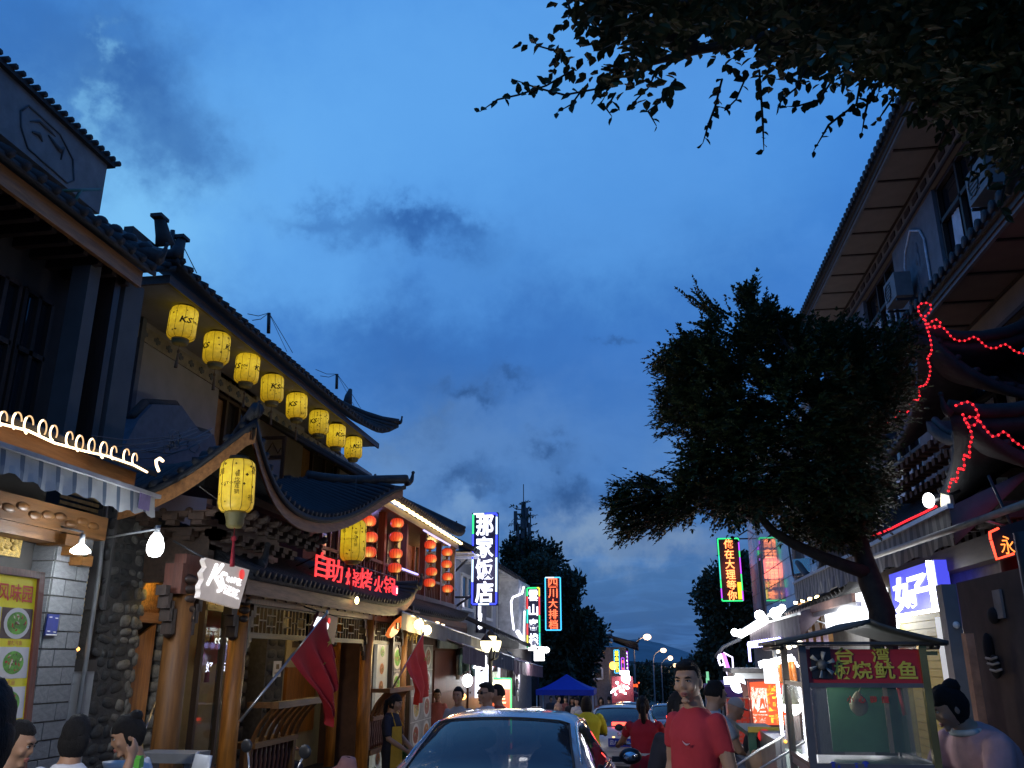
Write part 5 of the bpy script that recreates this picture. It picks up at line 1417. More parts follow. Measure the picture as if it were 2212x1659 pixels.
# low red and green light box among the shop goods
Yy=27.5;a=at(1060,1466,Y=Yy);b=at(1104,1466,Y=Yy);zb=G(Yy)+.3
t=thing('light_box','green framed glowing light box with red characters low by the shops','sign',((a.x+b.x)/2,Yy,G(Yy)+.12))
mb=MB();mb.box2((a.x,Yy,zb-.2),(b.x,Yy+.2,a.z));part('box',mb,emit('orange red panel',(1,.14,.03),1.0),t)
mb=MB();mb.box2((a.x+.03,Yy-.01,a.z-.30),(b.x-.03,Yy,a.z-.04));part('header',mb,emit('cream panel',(1,.9,.5),2.4),t)
mb=MB()
for q0,q1 in (((a.x,a.z),(b.x,a.z)),((a.x,a.z),(a.x,zb)),((b.x,a.z),(b.x,zb))):mb.tube([(q0[0],Yy-.02,q0[1]),(q1[0],Yy-.02,q1[1])],.03,6)
part('green_tube',mb,GRN,t)
mb=MB();text_mb(mb,'足疗',((a.x+b.x)/2,Yy-.015,a.z-.62),*CFc,.45,.26,off=.03) if False else None
text_mb(mb,'足',((a.x+b.x)/2,Yy-.015,a.z-.55),*CFc,.34,.36,off=.03);text_mb(mb,'疗',((a.x+b.x)/2,Yy-.015,a.z-.98),*CFc,.34,.36,off=.03);part('character',mb,emit('pale yellow letter',(1,.8,.4),2.2),t,fix=False)
lamp('box_light',t,((a.x+b.x)/2,Yy-.4,a.z-.5),10,(1,.4,.15),.3)

# reflection of the tall sign, made as a glowing panel on the grey wall
p=at(1040,1335,X=-5.44);mb=MB();mb.box(p,(.06,1.6,1.0));t=thing('sign_reflection','small dark panel with glowing strokes standing for the reflection of the tall sign','sign',p);part('panel',mb,NAVY,t)
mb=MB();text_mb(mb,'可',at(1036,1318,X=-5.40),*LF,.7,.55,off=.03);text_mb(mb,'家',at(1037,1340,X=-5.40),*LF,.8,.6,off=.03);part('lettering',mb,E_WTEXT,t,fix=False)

# ------------------------------------------------------------------ far end of the street
def tent(label,c,w,zt,ze,m,group=None,wall=None):
    t=thing('canopy_tent',label,'tent',c)
    x,y,z=c;mb=MB();h=w/2
    def S(ax,ay):
        def f(s,q):
            e0=Vector((x+ax[0]*h,y+ax[1]*h,ze));e1=Vector((x+ay[0]*h,y+ay[1]*h,ze));e=e0*(1-s)+e1*s
            p=e*(1-q)+Vector((x,y,zt))*q;p.z=ze+(zt-ze)*(q**1.35);return p
        return f
    cs=[(-1,-1),(1,-1),(1,1),(-1,1)]
    for i in range(4):mb.grid(S(cs[i],cs[(i+1)%4]),8,8,0,True)
    for i in range(4):
        a=cs[i];b=cs[(i+1)%4]
        mb.grid(lambda s,q:Vector((x+(a[0]*(1-s)+b[0]*s)*h*1.004,y+(a[1]*(1-s)+b[1]*s)*h*1.004,ze-.28*q)),8,2)
    part('canopy',mb,m,t,fix=False)
    for a in cs:
        mb=MB();mb.box((x+a[0]*h*.97,y+a[1]*h*.97,(z+ze)/2),(.05,.05,ze-z));part('leg',mb,WHITEP,t)
    return t
y=50;cx=(at(1165,1490,Y=y).x+at(1285,1490,Y=y).x)/2
tent('blue pop-up canopy tent at the end of the shop row',(cx,y,G(y)),3.1,at(1225,1456,Y=y).z,at(1225,1488,Y=y).z,mat('blue tarpaulin',(0.03,0.05,0.42),.6,.1))
y=78;cx=at(1345,1500,Y=y).x
tent('small dark red canopy tent under the far pink light display',(cx,y,G(y)),2.6,at(1343,1470,Y=y).z,at(1343,1497,Y=y).z,mat('maroon tarpaulin',(0.16,0.02,0.05),.6,.1))
y=19.5;cx=2.75
tent('purple canopy tent in front of the shops beside the red menu stand',(3.2,27,G(27)),2.8,at(1600,1445,Y=27).z,at(1600,1480,Y=27).z,mat('purple tarpaulin',(0.09,0.03,0.18),.6,.1))

def far_house(label,x0,x1,y0,y1,z1,m,roofm=None,over=.9,rise=1.8):
    t=thing('far_house',label,'house',((x0+x1)/2,(y0+y1)/2,G(y0)))
    mb=MB();mb.box2((x0,y0,G(y1)-1),(x1,y1,z1));part('wall',mb,m,t)
    def fs(sg):
        xm=(x0+x1)/2
        return lambda s,q:Vector((xm+sg*(1-q)*((x1-x0)/2+over),y0-over+(y1-y0+2*over)*s,z1-.1+rise*q**1.1+.5*(abs(s-.5)*2)**6*(1-q)))
    mb=MB();mb.slab(fs(1),16,6,(0,0,-.15));mb.slab(fs(-1),16,6,(0,0,-.15));part('roof',mb,roofm or TILE,t)
    mb=MB();xm=(x0+x1)/2;mb.box((xm,(y0+y1)/2,z1+rise),(.25,y1-y0+2*over,.35))
    ornament(mb,(xm,y0-over,z1+rise),Vector((0,-.5,0)),1.2);ornament(mb,(xm,y1+over,z1+rise),Vector((0,.5,0)),1.2);ornament(mb,fs(1)(0,0),Vector((.5,-.3,0)),1.0)
    part('ridge',mb,TILE,t);return t
a=at(1368,1400,Y=75);
t=far_house('dark far house with upturned tiled roof beside the coloured vertical signs',-9,at(1352,1400,Y=75).x,75,88,at(1352,1398,Y=75).z,mat('far dark wall',(.16,.14,.13),.8,.3),over=1.0)
mb=MB();p=at(1290,1444,Y=74.9);mb.box2((at(1281,1444,Y=74.9).x,74.86,at(1281,1467,Y=74.9).z),(at(1301,1444,Y=74.9).x,75,at(1281,1444,Y=74.9).z));b=part('screen',mb,BLACK,t)
mb=MB();x0,x1,z0,z1=at(1281,1455,Y=74.8).x,at(1301,1455,Y=74.8).x,at(1290,1467,Y=74.8).z,at(1290,1444,Y=74.8).z
for q in ((x0,z0,x1,z0),(x0,z1,x1,z1),(x0,z0,x0,z1),(x1,z0,x1,z1)):mb.tube([(q[0],74.85,q[1]),(q[2],74.85,q[3])],.08,4)
part('screen_frame',mb,WHITEP,b)
# its signs
Yy=73;a=at(1325,1403,Y=Yy);b=at(1338,1403,Y=Yy);zb=at(1330,1455,Y=Yy).z
neon_sign('far sign with yellow glowing characters in a cyan frame on the dark house',(a.x,Yy),(b.x,Yy),zb,a.z,'兰会客栈',emit('yellow letter glow',(1,.8,.04),2.4),[(0,CYN)],.05,mat('dark green board',(.01,.05,.04),.5),1.15,ext=.03)
Yy=74;a=at(1341,1420,Y=Yy);b=at(1349,1420,Y=Yy)
neon_sign('far narrow sign with red glowing characters on the dark house',(a.x,Yy),(b.x,Yy),zb+.0,a.z,'美食',emit('far red letter',(1,.12,.06),2.0),[(0,PUR)],.05,BLACK,1.1,ext=.03)
Yy=76;a=at(1350.5,1406,Y=Yy);b=at(1356,1406,Y=Yy)
neon_sign('far slim violet sign with small white characters at the corner of the dark house',(a.x,Yy),(b.x,Yy),zb-.1,a.z,'大理古城客栈',E_WTEXT,[(0,PUR)],.06,BLACK,1.2,ext=.03)
# bright clutter of shop lights below
t=thing('light_display','dazzling far shop display of red and white lights under the coloured signs','shop lights',at(1345,1480,Y=72))
mb=MB();rnd=random.Random(3)
mb.add([at(u,v,Y=72) for u,v in ((1322,1483),(1331,1486),(1337,1481),(1343,1475),(1348,1482),(1357,1480),(1356,1486),(1350,1490),(1352,1499),(1346,1500),(1340,1492),(1330,1488))],[tuple(range(12))])
v0=list(mb.v);mb.add([(x,y+.15,z) for x,y,z in v0],[tuple(range(12))[::-1]]);part('red_glow_panel',mb,emit('pink display glow',(1,.22,.22),2.2,var=.5,scale=4),t)
mb=MB();
for k in range(16):c=at(1320+rnd.uniform(0,44),1474+rnd.uniform(0,26),Y=71.8);mb.ell(c,(rnd.uniform(.04,.12),)*3,8,6)
mb.ell(at(1352,1465,Y=71.8),(.36,.15,.36),10,8);mb.box(at(1349,1453,Y=71.8),(.7,.1,.3));part('white_lamp',mb,E_WHITE,t)
mb=MB();mb.box(at(1345,1490,Y=72.3),(1.7,.3,2.0));part('backing',mb,mat('display backing',(.2,.03,.05),.7),t)
lamp('display_light',t,at(1340,1485,Y=70.5),60,(1,.5,.45),.4)
t=thing('gate_sign','far low roadside board with red glowing characters on two brown posts','sign',at(1374,1480,Y=90))
mb=MB();mb.box2((at(1361,1485,Y=90).x,90,at(1361,1485,Y=90).z),(at(1379,1478,Y=90).x,90.2,at(1379,1476,Y=90).z));part('board',mb,mat('dark red far board',(.12,.02,.01),.5),t)
mb=MB();text_mb(mb,'停车场',at(1369,1481,Y=89.9),*CFc,.8,.32,off=.04);mb.ell(at(1380,1475,Y=89.9),(.08,.08,.08),8,6);part('lettering',mb,emit('far red glow',(1,.10,.02),2.2),t,fix=False)
mb=MB()
for u in (1362,1378):c=at(u,1490,Y=90.1);mb.tube([(c.x,c.y,G(90)),(c.x,c.y,c.z+.3)],.1,6)
part('post',mb,BRW,t)

# two amber globe street lamps
for k,(u,v,Yy,lab) in enumerate(((1276,1422,66,'amber globe street lamp in front of the dark trees'),(1324,1438,70,'amber globe street lamp under the yellow lettered far sign'))):
    p=at(u,v,Y=Yy);t=thing('globe_street_lamp',lab,'street lamp',(p.x-.25,p.y,G(Yy)))
    mb=MB();mb.tube([(p.x-.3,p.y,G(Yy)),(p.x-.3,p.y,p.z+.3),(p.x,p.y,p.z+.3)],.07,6);part('post',mb,GREYM,t)
    mb=MB();mb.ell(p,(.28,.28,.3),14,10);part('globe',mb,emit('amber globe glow',(1,.42,.06),4.5),t)
    lamp('globe_light',t,p+Vector((.4,-.4,-.2)),120,(1,.5,.12),.3)
p=at(1268,1392,Y=65);t=thing('camera_post','grey post with a pale camera dome and a long arm before the dark trees','street furniture',(p.x,65,G(65)))
mb=MB();mb.tube([(p.x+.1,65,G(65)),(p.x+.1,65,p.z)],.09,8);q0,q1=at(1232,1382,Y=65),at(1322,1371,Y=65);mb.tube([q0,q1],.12,6);mb.tube([at(1322,1371,Y=65),at(1322,1380,Y=65)],.05,6);part('post',mb,GREYM,t)
mb=MB();mb.ell(p+Vector((.05,-.1,0)),(.18,.18,.2),10,8);mb.ell(at(1320,1384,Y=65),(.14,.14,.16),10,8);part('dome',mb,WHITEP,t)

# tall lamps along the road
LAMPS=[(1371,1398,1376,96,'nearest'),(1412,1433,1405,126,''),(1429,1448,1421.5,152,''),(1444,1458,1437,191,'')]
for i,(up_,ul,vl,Yy,_) in enumerate(LAMPS):
    h=at(ul,vl,Y=Yy);bx=at(up_,1450,Y=Yy).x;zg=G(Yy)
    lab=['tallest looking arched street lamp, by the far light display','second arched street lamp down the road','third arched street lamp down the road','fourth and smallest arched street lamp, beside the trees'][i]
    t=thing('arched_street_lamp',lab,'street lamp',(bx,Yy,zg),'arched street lamps along the road')
    L_=h.x-bx;mb=MB();pts=[(bx,Yy,zg),(bx,Yy,h.z-1.2)]+[(bx+L_*(1-math.cos(a))*.98,Yy,h.z-1.2+1.25*math.sin(a)) for a in (.4,.8,1.2,1.5)]
    mb.tube(pts,[.11,.09,.08,.07,.06,.05],8);part('post',mb,mat('pale lamp post',(.32,.30,.30),.5),t)
    mb=MB();mb.ell(h,(.42,.25,.30 if i<2 else .36),12,8);part('lamp_head',mb,emit('peach lamp glow',(1,.66,.36),5),t)
    lamp('lamp_light',t,h+Vector((0,0,-.5)),260,(1,.62,.3),.3)
# power line across the road
t=thing('power_line','sagging black power line crossing above the far road','cable',at(1390,1430,Y=85))
mb=MB()
for dv in (0,3):mb.tube([at(1345+230*k/12,1428+dv+11*k/12+2*math.sin(k/12*3.14),Y=85) for k in range(13)],.035,4)
part('cable',mb,BLACK,t)
# ------------------------------------------------------------------ three storey building with panelled eaves
BEIGE=mat('beige render',(0.22,0.19,0.165),.85,.12,3)
PANELG=mat('grey painted relief',(0.13,0.145,0.165),.8,.3,5)
SOFF=mat('brown beige soffit',(0.20,0.172,0.16),.85,.10,3)
def big_building():
    t=thing('corner_building','tall three storey building with panelled eaves and grey relief panels behind the street tree','building',(6,14,G(14)))
    XW=5.42;y0,y1=4.0,24.0
    ZT,ZL=9.9,6.62;XE=4.62
    mb=MB()
    mb.box2((XW+.4,y0,-1),(14,y1,11));part('wall',mb,BEIGE,t)
    def storey(zb,zt,n_):
        mb=MB();mb.box2((XW+.02,y0,zb),(XW+.4,y1,zb+.75));mb.box2((XW-.03,y0,zt-.42),(XW+.4,y1,zt));part('wall_band',mb,BEIGE,t)
        mb=MB()
        k=0
        mb.box2((XW-.06,y0,zt-.42),(XW-.03,y1,zt-.36));part('cornice',mb,DARKW,t)
        ys=[5.85+5.0*i for i in range(4)]
        for i,yb in enumerate(ys):
            # relief panel bay
            mb=MB();mb.box2((XW,yb-1.55,zb+.75),(XW+.4,yb+.98,zt-.42));part('pier',mb,mat('blue grey render dark',(.17,.18,.20),.8,.2,4),t)
            pts=[(-.85,.9),(-.95,1.1),(-.95,2.1),(-.8,2.35),(-.33,2.6),(.1,2.35),(.25,2.1),(.25,1.1),(.12,.9)]
            mb=MB();mb.add([(XW-.02,yb+a,zb+b*.98) for a,b in pts]+[(XW+.0,yb+a,zb+b*.98) for a,b in pts],[tuple(range(9)),tuple(range(9,18))[::-1]]+[(j,9+j,9+(j+1)%9,(j+1)%9) for j in range(9)]);rp=part('relief_panel',mb,PANELG,t)
            mb=MB();P=[Vector((XW-.03,yb+a,zb+b*.98)) for a,b in pts];mb.tube(P+P[:1],.022,5);part('white_border',mb,mat('chalky border',(.60,.66,.72),.8,.3,12),rp)
            mb=MB()
            for q in range(7):c=Vector((XW-.02,yb-.35+random.uniform(-.3,.3),zb+1.6+random.uniform(-.5,.5)));mb.ell(c,(.02,random.uniform(.06,.16),random.uniform(.08,.2)),7,4)
            part('relief_motif',mb,MATS['grey painted relief'],rp)['kind']='stuff'
            # window bay
            a,b=yb+1.0,yb+3.42
            mb=MB();mb.box2((XW+.14,a,zb+.75),(XW+.17,b,zt-.42));w=part('window',mb,DGLASS,t)
            mb=MB();
            for yy in (a+.04,a+.8,(a+b)/2+.25,b-.04):mb.box((XW+.09,yy,(zb+zt)/2+.17),(.08,.07,zt-zb-1.2))
            for zz in (zb+.8,zt-1.1,zt-.46):mb.box((XW+.09,(a+b)/2,zz),(.08,b-a,.07))
            part('frame',mb,DARKW,w)
            CUR=mat('curtain with sky reflection',(.62,.68,.74),.8,.2,5)  # sky mirrored in the panes is put into the curtain colour
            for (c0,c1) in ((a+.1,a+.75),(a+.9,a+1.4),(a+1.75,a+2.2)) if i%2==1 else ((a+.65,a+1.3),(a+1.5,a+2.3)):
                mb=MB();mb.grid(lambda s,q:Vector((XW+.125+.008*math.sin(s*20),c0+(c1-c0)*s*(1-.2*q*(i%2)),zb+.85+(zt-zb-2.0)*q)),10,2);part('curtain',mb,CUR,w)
        return ys
    ysT=storey(ZL+.15,ZT,0);storey(3.2,ZL-.05,1)
    # air conditioners
    acm=None
    for (u,v,X) in ((1940,628,5.12),(2133,388,5.12)):
        p=at(u,v,X=X);mb=MB();mb.box(p,(.30,.70,.48));a=part('air_conditioner',mb,mat('aged white casing',(.18,.18,.18),.6,.15),t)
        mb=MB();mb.tube([p+Vector((-.155,.1+.17*math.cos(q),.17*math.sin(q))) for q in [i*.5236 for i in range(13)]],.012,4)
        for k in range(6):mb.box(p+Vector((-.155,.1,-.15+.06*k)),(.01,.34,.012))
        part('grille',mb,BLACK,a)
        for dy in (.3,-.3):mb=MB();mb.box(p+Vector((.1,dy,-.30)),(.5,.04,.04));part('bracket',mb,BLACK,a)
    # eaves: soffit boards cut into panels by dark battens, tile ends on the edge
    def eave(z,n_tiles,yA,yB,name,sm,XI):
        def rf(s,q):return Vector((XE-.12+1.9*q,yA+(yB-yA)*s,z+.16+.62*q))
        mb=MB();mb.slab(rf,10,2,(0,0,-.08));part('roof',mb,TILE,t)
        st=(yB-yA)/n_tiles
        caps=MB();caps.tube([(-.06,0,.0),(.25,0,.08)],.072,8);caps.tube([(-.065,0,0),(-.045,0,0)],.085,8);me=caps.mesh('tile',TILE)
        for k in range(n_tiles):inst('tile',me,t,(XE-.12,yA+st*(k+.5),z+.19))
        mb=MB();mb.box2((XE-.08,yA,z+.00),(XE-.04,yB,z+.10));part('fascia',mb,DARKWY,t)
        mb=MB();mb.box2((XE-.05,yA,z-.05),(XE+.0,yB,z+.0));part('gutter',mb,mat('pale gutter',(.16,.16,.17),.5),t)
        pitch=1.02;pn=MB().box((0,0,0),(XI-XE-.04,pitch-.07,.03)).mesh('soffit_panel',sm)
        k=0;y=yA+.2
        while y<yB-.3:
            inst('soffit_panel',pn,t,((XE+XI)/2,y+pitch/2,z-.0));y+=pitch
        mb=MB();y=yA+.2
        while y<yB-.2:mb.box(((XE+XI)/2,y,z-.008),(XI-XE,.055,.05));y+=pitch
        mb.box2((XE,yA,z+.02),(XI,yB,z+.03));mb.box2((XI-.06,yA,z-.06),(XI,yB,z-.0));part('batten',mb,DARKW,t)
    eave(ZT,96,5.2,24.3,'top',SOFF,XW+.0)
    eave(ZL,74,5.2,22.5,'low',mat('reddish soffit',(.18,.125,.11),.85,.10,3),XW+.0)
    # inner bracing strip with carved motifs under the top eave
    mb=MB()
    for k in range(34):mb.box((XW-.035,6+.5*k,ZT-.2),(.03,.3,.12))
    part('frieze',mb,DARKW,t)['kind']='stuff'
    # ground floor front
    mb=MB();mb.box2((4.4,8.6,-1),(XW+.4,23.9,3.15));part('ground_wall',mb,mat('dim shop wall',(.10,.09,.085),.8,.3),t)
big_building()

# ------------------------------------------------------------------ gate roof hung with red rope lights
def scallop(pts,n,amp,ax):
    return pts
def red_gate():
    t=thing('gate_porch','dark tiled entrance porch of two upturned roofs outlined in red rope lights','porch',(4.2,11,G(11)))
    def roof(xe,y0,y1,z0,xi,zi,near,far,lows=.9):
        def f(s,q):
            y=y0+(y1-y0)*s;dn=(y-y0);df=(y1-y)
            lf=near*math.exp(-(dn/lows)**1.2)+far*math.exp(-(df/lows)**1.2)
            x=xe+(xi-xe)*q
            return Vector((x-.2*(math.exp(-dn/.4)+math.exp(-df/.4))*(1-q),y,z0+(zi-z0)*q**1.2+lf*(1-q)**1.6))
        mb=MB();mb.slab(f,36,8,(0,0,-.12));part('roof',mb,TILE,t)
        for k in range(int((y1-y0)/.19)):
            s=(k+.5)/int((y1-y0)/.19);part('tile_row',tube_row([f(s,q/5)+Vector((0,0,.02)) for q in range(6)],.045),TILE,t,fix=False)
        for s in (0,1):mb=MB();mb.tube([f(s,q/6)+Vector((0,0,.06)) for q in range(7)],.08,8);ornament(mb,f(s,0),Vector((-.6,-.5 if s==0 else .5,0)),.6);part('ridge',mb,TILE,t)
        return f
    f1=roof(3.55,9.35,16.6,3.22,5.3,4.5,.85,.75)
    f2=roof(3.85,11.0,15.6,4.55,5.35,5.75,1.1,.5)
    # near hips: side slopes returning to the wall
    for (xe,y,z0,zc,xi) in ((3.55,9.3,3.22,4.0,6.5),(3.85,10.95,4.55,5.6,6.6)):
        def g(s,q):
            x=xe+(xi-xe)*s;d=s*(xi-xe)
            return Vector((x,y+1.4*q,z0+(zc-z0)*math.exp(-d/.6)*(1-q)**1.5+1.1*q**1.2))
        mb=MB();mb.slab(g,20,6,(0,0,-.12));part('roof',mb,TILE,t)
        for k in range(14):part('tile_row',tube_row([g((k+.5)/14,q/4)+Vector((0,0,.02)) for q in range(5)],.045),TILE,t,fix=False)
        mb=MB()
        for k in range(4):mb.box2((xe+.3+.12*k,y+.3+.1*k,z0-.25-.14*k),(xi,y+1.2,z0-.12-.14*k))
        part('bracket_tier',mb,MATS['sooty carved wood'],t)
    # under-eave brackets along the street side
    mb=MB()
    for k in range(26):
        y=9.7+k*.26
        for j in range(3):mb.box((3.9+.2*j,y,3.1-.15*j),(.2,.13,.1));mb.box((3.9+.2*j,y,3.02-.15*j),(.1,.09,.08))
    for k in range(16):
        y=11.3+k*.27
        for j in range(3):mb.box((4.2+.2*j,y,4.42-.14*j),(.2,.13,.1))
    part('bracket_sets',mb,MATS['sooty carved wood'],t)['kind']='stuff'
    for (x,y) in ((4.1,10.2),(4.1,12.9),(4.1,16.0)):
        mb=MB();mb.lathe((x,y,0),[(.17,G(y)-.1),(.17,3.0)],14);mb.lathe((x,y,G(y)),[(.26,0),(.28,.2),(.2,.35)],14);part('column',mb,mat('red lacquer column',(.16,.02,.015),.4,.2),t)
    mb=MB();mb.box2((3.9,9.7,2.62),(4.1,16.2,2.9));part('beam',mb,DARKWY,t)
    mb=MB();mb.box2((4.42,8.3,-1),(4.5,9.6,3.0));mb.box2((4.3,8.2,2.2),(7,8.5,3.1));part('side_wall',mb,mat('red side wall',(.26,.025,.02),.6,.25),t)
    # rope lights: glowing beads along a faint sheath
    def rope(label,P,closed=False):
        r=thing('rope_light',label,'rope light',P[0])
        mb=MB();mb.tube(P,.008,5);part('sheath',mb,E_REDD,r)
        # evenly spaced beads
        mb=MB();d=0;nxt=0
        for a,b in zip(P,P[1:]):
            L_=(b-a).length
            while nxt<=d+L_:
                c=a+(b-a)*((nxt-d)/L_ if L_ else 0);mb.ell(c,(.0145,)*3,6,4);nxt+=.062
            d+=L_
        part('bead',mb,E_REDL,r)['kind']='stuff'
        return r
    def sm(pts,n=4):
        out=[]
        for i in range(len(pts)-1):
            p0=pts[max(0,i-1)];p1=pts[i];p2=pts[i+1];p3=pts[min(len(pts)-1,i+2)]
            for k in range(n):
                u=k/n;out.append(.5*((2*p1)+(-p0+p2)*u+(2*p0-5*p1+4*p2-p3)*u*u+(-p0+3*p1-3*p2+p3)*u**3))
        return out+[pts[-1]]
    xu,yu,xl,yl=3.62,10.85,3.33,9.2
    U=lambda L_,**k:sm([at(u,v,**k) for u,v in L_])
    rope('red rope light curling at the upper porch roof tip, waving along its side',U([(1995,690),(1983,668),(1990,656),(2008,656),(2010,672),(1998,684),(2004,700),(2020,690),(2032,698),(2026,708),(2008,706),(2035,706),(2060,732),(2084,736),(2106,728),(2130,748),(2150,752),(2172,744),(2195,760),(2230,768),(2270,790)],Y=yu))
    rope('red rope light dropping down the street edge of the upper porch roof',U([(2000,700),(2010,735),(2012,760),(2004,775),(2010,800),(2000,830),(1985,838),(1986,862),(1968,868),(1960,890),(1938,888),(1930,910),(1905,912),(1898,930)],X=xu))
    rope('red rope light with a ring at the lower porch roof tip, waving along its side',U([(2065,876),(2092,868),(2107,882),(2114,903),(2105,918),(2090,917),(2084,908),(2098,900),(2113,905),(2122,918),(2143,942),(2156,940),(2170,933),(2188,951),(2211,966),(2250,985)],Y=yl))
    rope('red rope light scalloped down the street edge of the lower porch roof',U([(2080,896),(2092,921),(2100,942),(2094,966),(2095,987),(2082,984),(2083,1013),(2070,1013),(2067,1040),(2057,1034),(2048,1063)],X=xl))
    rope('straight red rope light along the low eave behind the striped awning',U([(2022,1094),(1990,1110),(1960,1124),(1926,1141)],X=3.45)+[at(1905,1150,X=3.45),at(1880,1158,X=3.45)])
    rope('red rope light zigzag at the far upturned corner beside the street tree',U([(1774,1114),(1776,1106),(1786,1107),(1795,1128),(1807,1145),(1817,1151),(1822,1142),(1831,1139),(1842,1157),(1850,1150),(1858,1142),(1868,1155)],X=3.35))
    lamp('rope_glow',t,(4.0,8.9,2.4),5,(1,.02,.02),.3)
red_gate()
# flood lamp with a cream plate
p=at(2006,1081,X=3.3);t=thing('flood_lamp','dazzling white flood lamp beside a cream plate on the low eave','lamp',p)
mb=MB();mb.ell(p,(.06,.09,.085),12,8);part('bulb',mb,E_WHITE,t)
mb=MB();q=[at(u,v,X=3.4) for u,v in ((2032,1110),(2056,1098),(2050,1070),(2032,1066))];mb.add(q+[a+Vector((.04,0,0)) for a in q],[(0,1,2,3),(7,6,5,4),(0,4,5,1),(1,5,6,2),(2,6,7,3),(3,7,4,0)]);part('cream_plate',mb,mat('cream plate',(.5,.42,.2),.5),t)
mb=MB();mb.tube([p+Vector((.08,0,0)),p+Vector((.35,0,.1))],.02,6);part('arm',mb,BLACK,t)
lamp('flood_light',t,p+Vector((-.12,-.1,0)),4,(.95,.97,1),.06)

# striped awning on this side
def striped_awning(label,X,y0,y1,zt,drop,depth,mats,rise=.45,stripe=.12):
    t=thing('awning',label,'awning',(X,y0,zt))
    mb=MB();mb.slab(lambda s,q:Vector((X+depth*q,y0+(y1-y0)*s,zt+rise*q)),12,2,(0,0,-.012));part('canopy',mb,mats[1],t)
    mb=MB();n=int((y1-y0)/stripe)
    for k in range(n):
        a,b=y0+(y1-y0)*k/n,y0+(y1-y0)*(k+1)/n
        for j in range(2):
            f=lambda y,q:Vector((X-.02*math.sin(y*9+q*4)*q,y,zt-drop*q*(1+.06*math.sin(y*5.5))))
            mb.add([f(a,j/2),f(b,j/2),f(b,(j+1)/2),f(a,(j+1)/2)],[(0,1,2,3)],k%2,True)
    part('valance',mb,mats,t,fix=False)
    mb=MB();mb.box2((X-.03,y0-.05,zt-.02),(X+.03,y1,zt+.03));part('front_rail',mb,STEEL,t)
    mb=MB();mb.slab(lambda s,q:Vector((X+depth*s,y0-.005,zt+rise*s-drop*q*(1-s))),4,2,(0,-.01,0));part('side_cloth',mb,mats[0],t)
    mb=MB()
    for y in (y0+.2,(y0+y1)/2,y1-.2):mb.tube([(X+.03,y,zt),(X+depth*.6,y,zt-.18),(X+depth,y,zt+.05)],.018,6)
    part('folding_arm',mb,STEEL,t);return t
striped_awning('dull grey striped awning over the bright shop boards below the street tree',3.3,9.65,19.6,3.1,.40,1.0,[mat('awning grey stripe',(.15,.155,.165),.8,.15),mat('awning dark stripe',(.06,.065,.075),.8,.15)])
t=thing('awning_pole','long pale awning roller pole beneath the dark porch roof','pole',(3.1,7,2.9));mb=MB();mb.tube([at(1880,1205,X=3.2),at(2040,1150,X=3.2),at(2260,1072,X=3.2)],.035,8);part('tube',mb,mat('dusty pole',(.22,.21,.18),.6),t)
mb=MB();a=at(2260,1072,X=3.2);mb.box(a+Vector((.2,0,.05)),(.5,.1,.1));part('bracket',mb,BLACK,t)

# red outlined neon box
t=thing('neon_box','small red outlined neon box with one orange character under the dark porch','sign',at(2165,1180,Y=8.2))
c=lambda u,v:at(u,v,Y=8.15)
mb=MB();mb.tube([c(2157,1141),c(2138,1150),c(2140,1166)],.012,6);mb.tube([c(2141,1168),c(2153,1208),c(2190,1196)],.012,6);part('red_tube',mb,emit('red orange neon',(1,.07,.03),3),t)
mb=MB();text_mb(mb,'永',c(2176,1177),(1,-.0,0),(0,0,1),.115,.16,off=.0);part('character',mb,emit('orange neon',(1,.25,.04),2.6),t,fix=False)
mb=MB();mb.add([c(2138,1145)+Vector((0,.05,0)),c(2155,1212)+Vector((0,.05,0)),c(2260,1185)+Vector((0,.05,0)),c(2250,1110)+Vector((0,.05,0))],[(0,1,2,3)]);part('backing',mb,BLACK,t)
mb=MB();a=c(2190,1130)+Vector((0,.06,.0));mb.tube([a,a+Vector((0,.3,.5))],.015,5);part('hanger',mb,BLACK,t)

# shops under the awning: light boxes
def light_box(label,u0,v0,u1,v1,X,m,cat='sign'):
    a=at(u0,v0,X=X);b=at(u1,v1,X=X)
    t=thing('light_box',label,cat,(X,(a.y+b.y)/2,b.z))
    mb=MB();mb.box2((X,a.y,b.z),(X+.16,b.y,a.z));part('panel',mb,m,t);return t,a,b
BIGW=emit('blown white board',(.9,.94,1),3.2)
X=3.75
a=at(1897,1288,X=X);b=at(1785,1362,X=X)
t=thing('light_box','overexposed plain white light box over the stalls left of the trunk','sign',(X,(a.y+b.y)/2,2.2))
t['label']='overexposed plain white light box between the tree trunk and the amber pillars'
mb=MB();mb.box2((X,a.y,b.z-.02),(X+.16,b.y,a.z+.14));part('panel',mb,BIGW,t);mb=MB()
for k in range(9):mb.ell((X-.02,a.y+.25+(b.y-a.y)*k/9.5,a.z+.05),(.05,.12,.07),8,6)
part('cut_out_letters',mb,BIGW,t);lamp('box_light',t,(X-.5,(a.y+b.y)/2,2.1),40,(.95,.97,1),.4)
a=at(2012,1216,X=X);b=at(1935,1372,X=X)
t=thing('light_box','bright white light box with dark blue strokes to the street side of the trunk','sign',(X,(a.y+b.y)/2,2.2))
zt,zb=at(1970,1225,X=X).z,at(1985,1360,X=X).z
ya,yb=at(2035,1330,X=X).y,at(1925,1280,X=X).y
mb=MB();mb.box2((X,ya,zb),(X+.16,yb,zt));part('panel',mb,emit('blue violet face',(.08,.09,.9),1.0),t)
mb=MB();mb.box2((X-.01,ya,zb),(X,yb,zb+.24));mb.tube([(X-.03,ya+.12,zb+.15),(X-.03,ya+.12,zt)],.035,6);mb.tube([(X-.05,ya-.05,zb),(X-.05,yb,zb)],.04,6);part('white_tube',mb,E_WHITE,t)
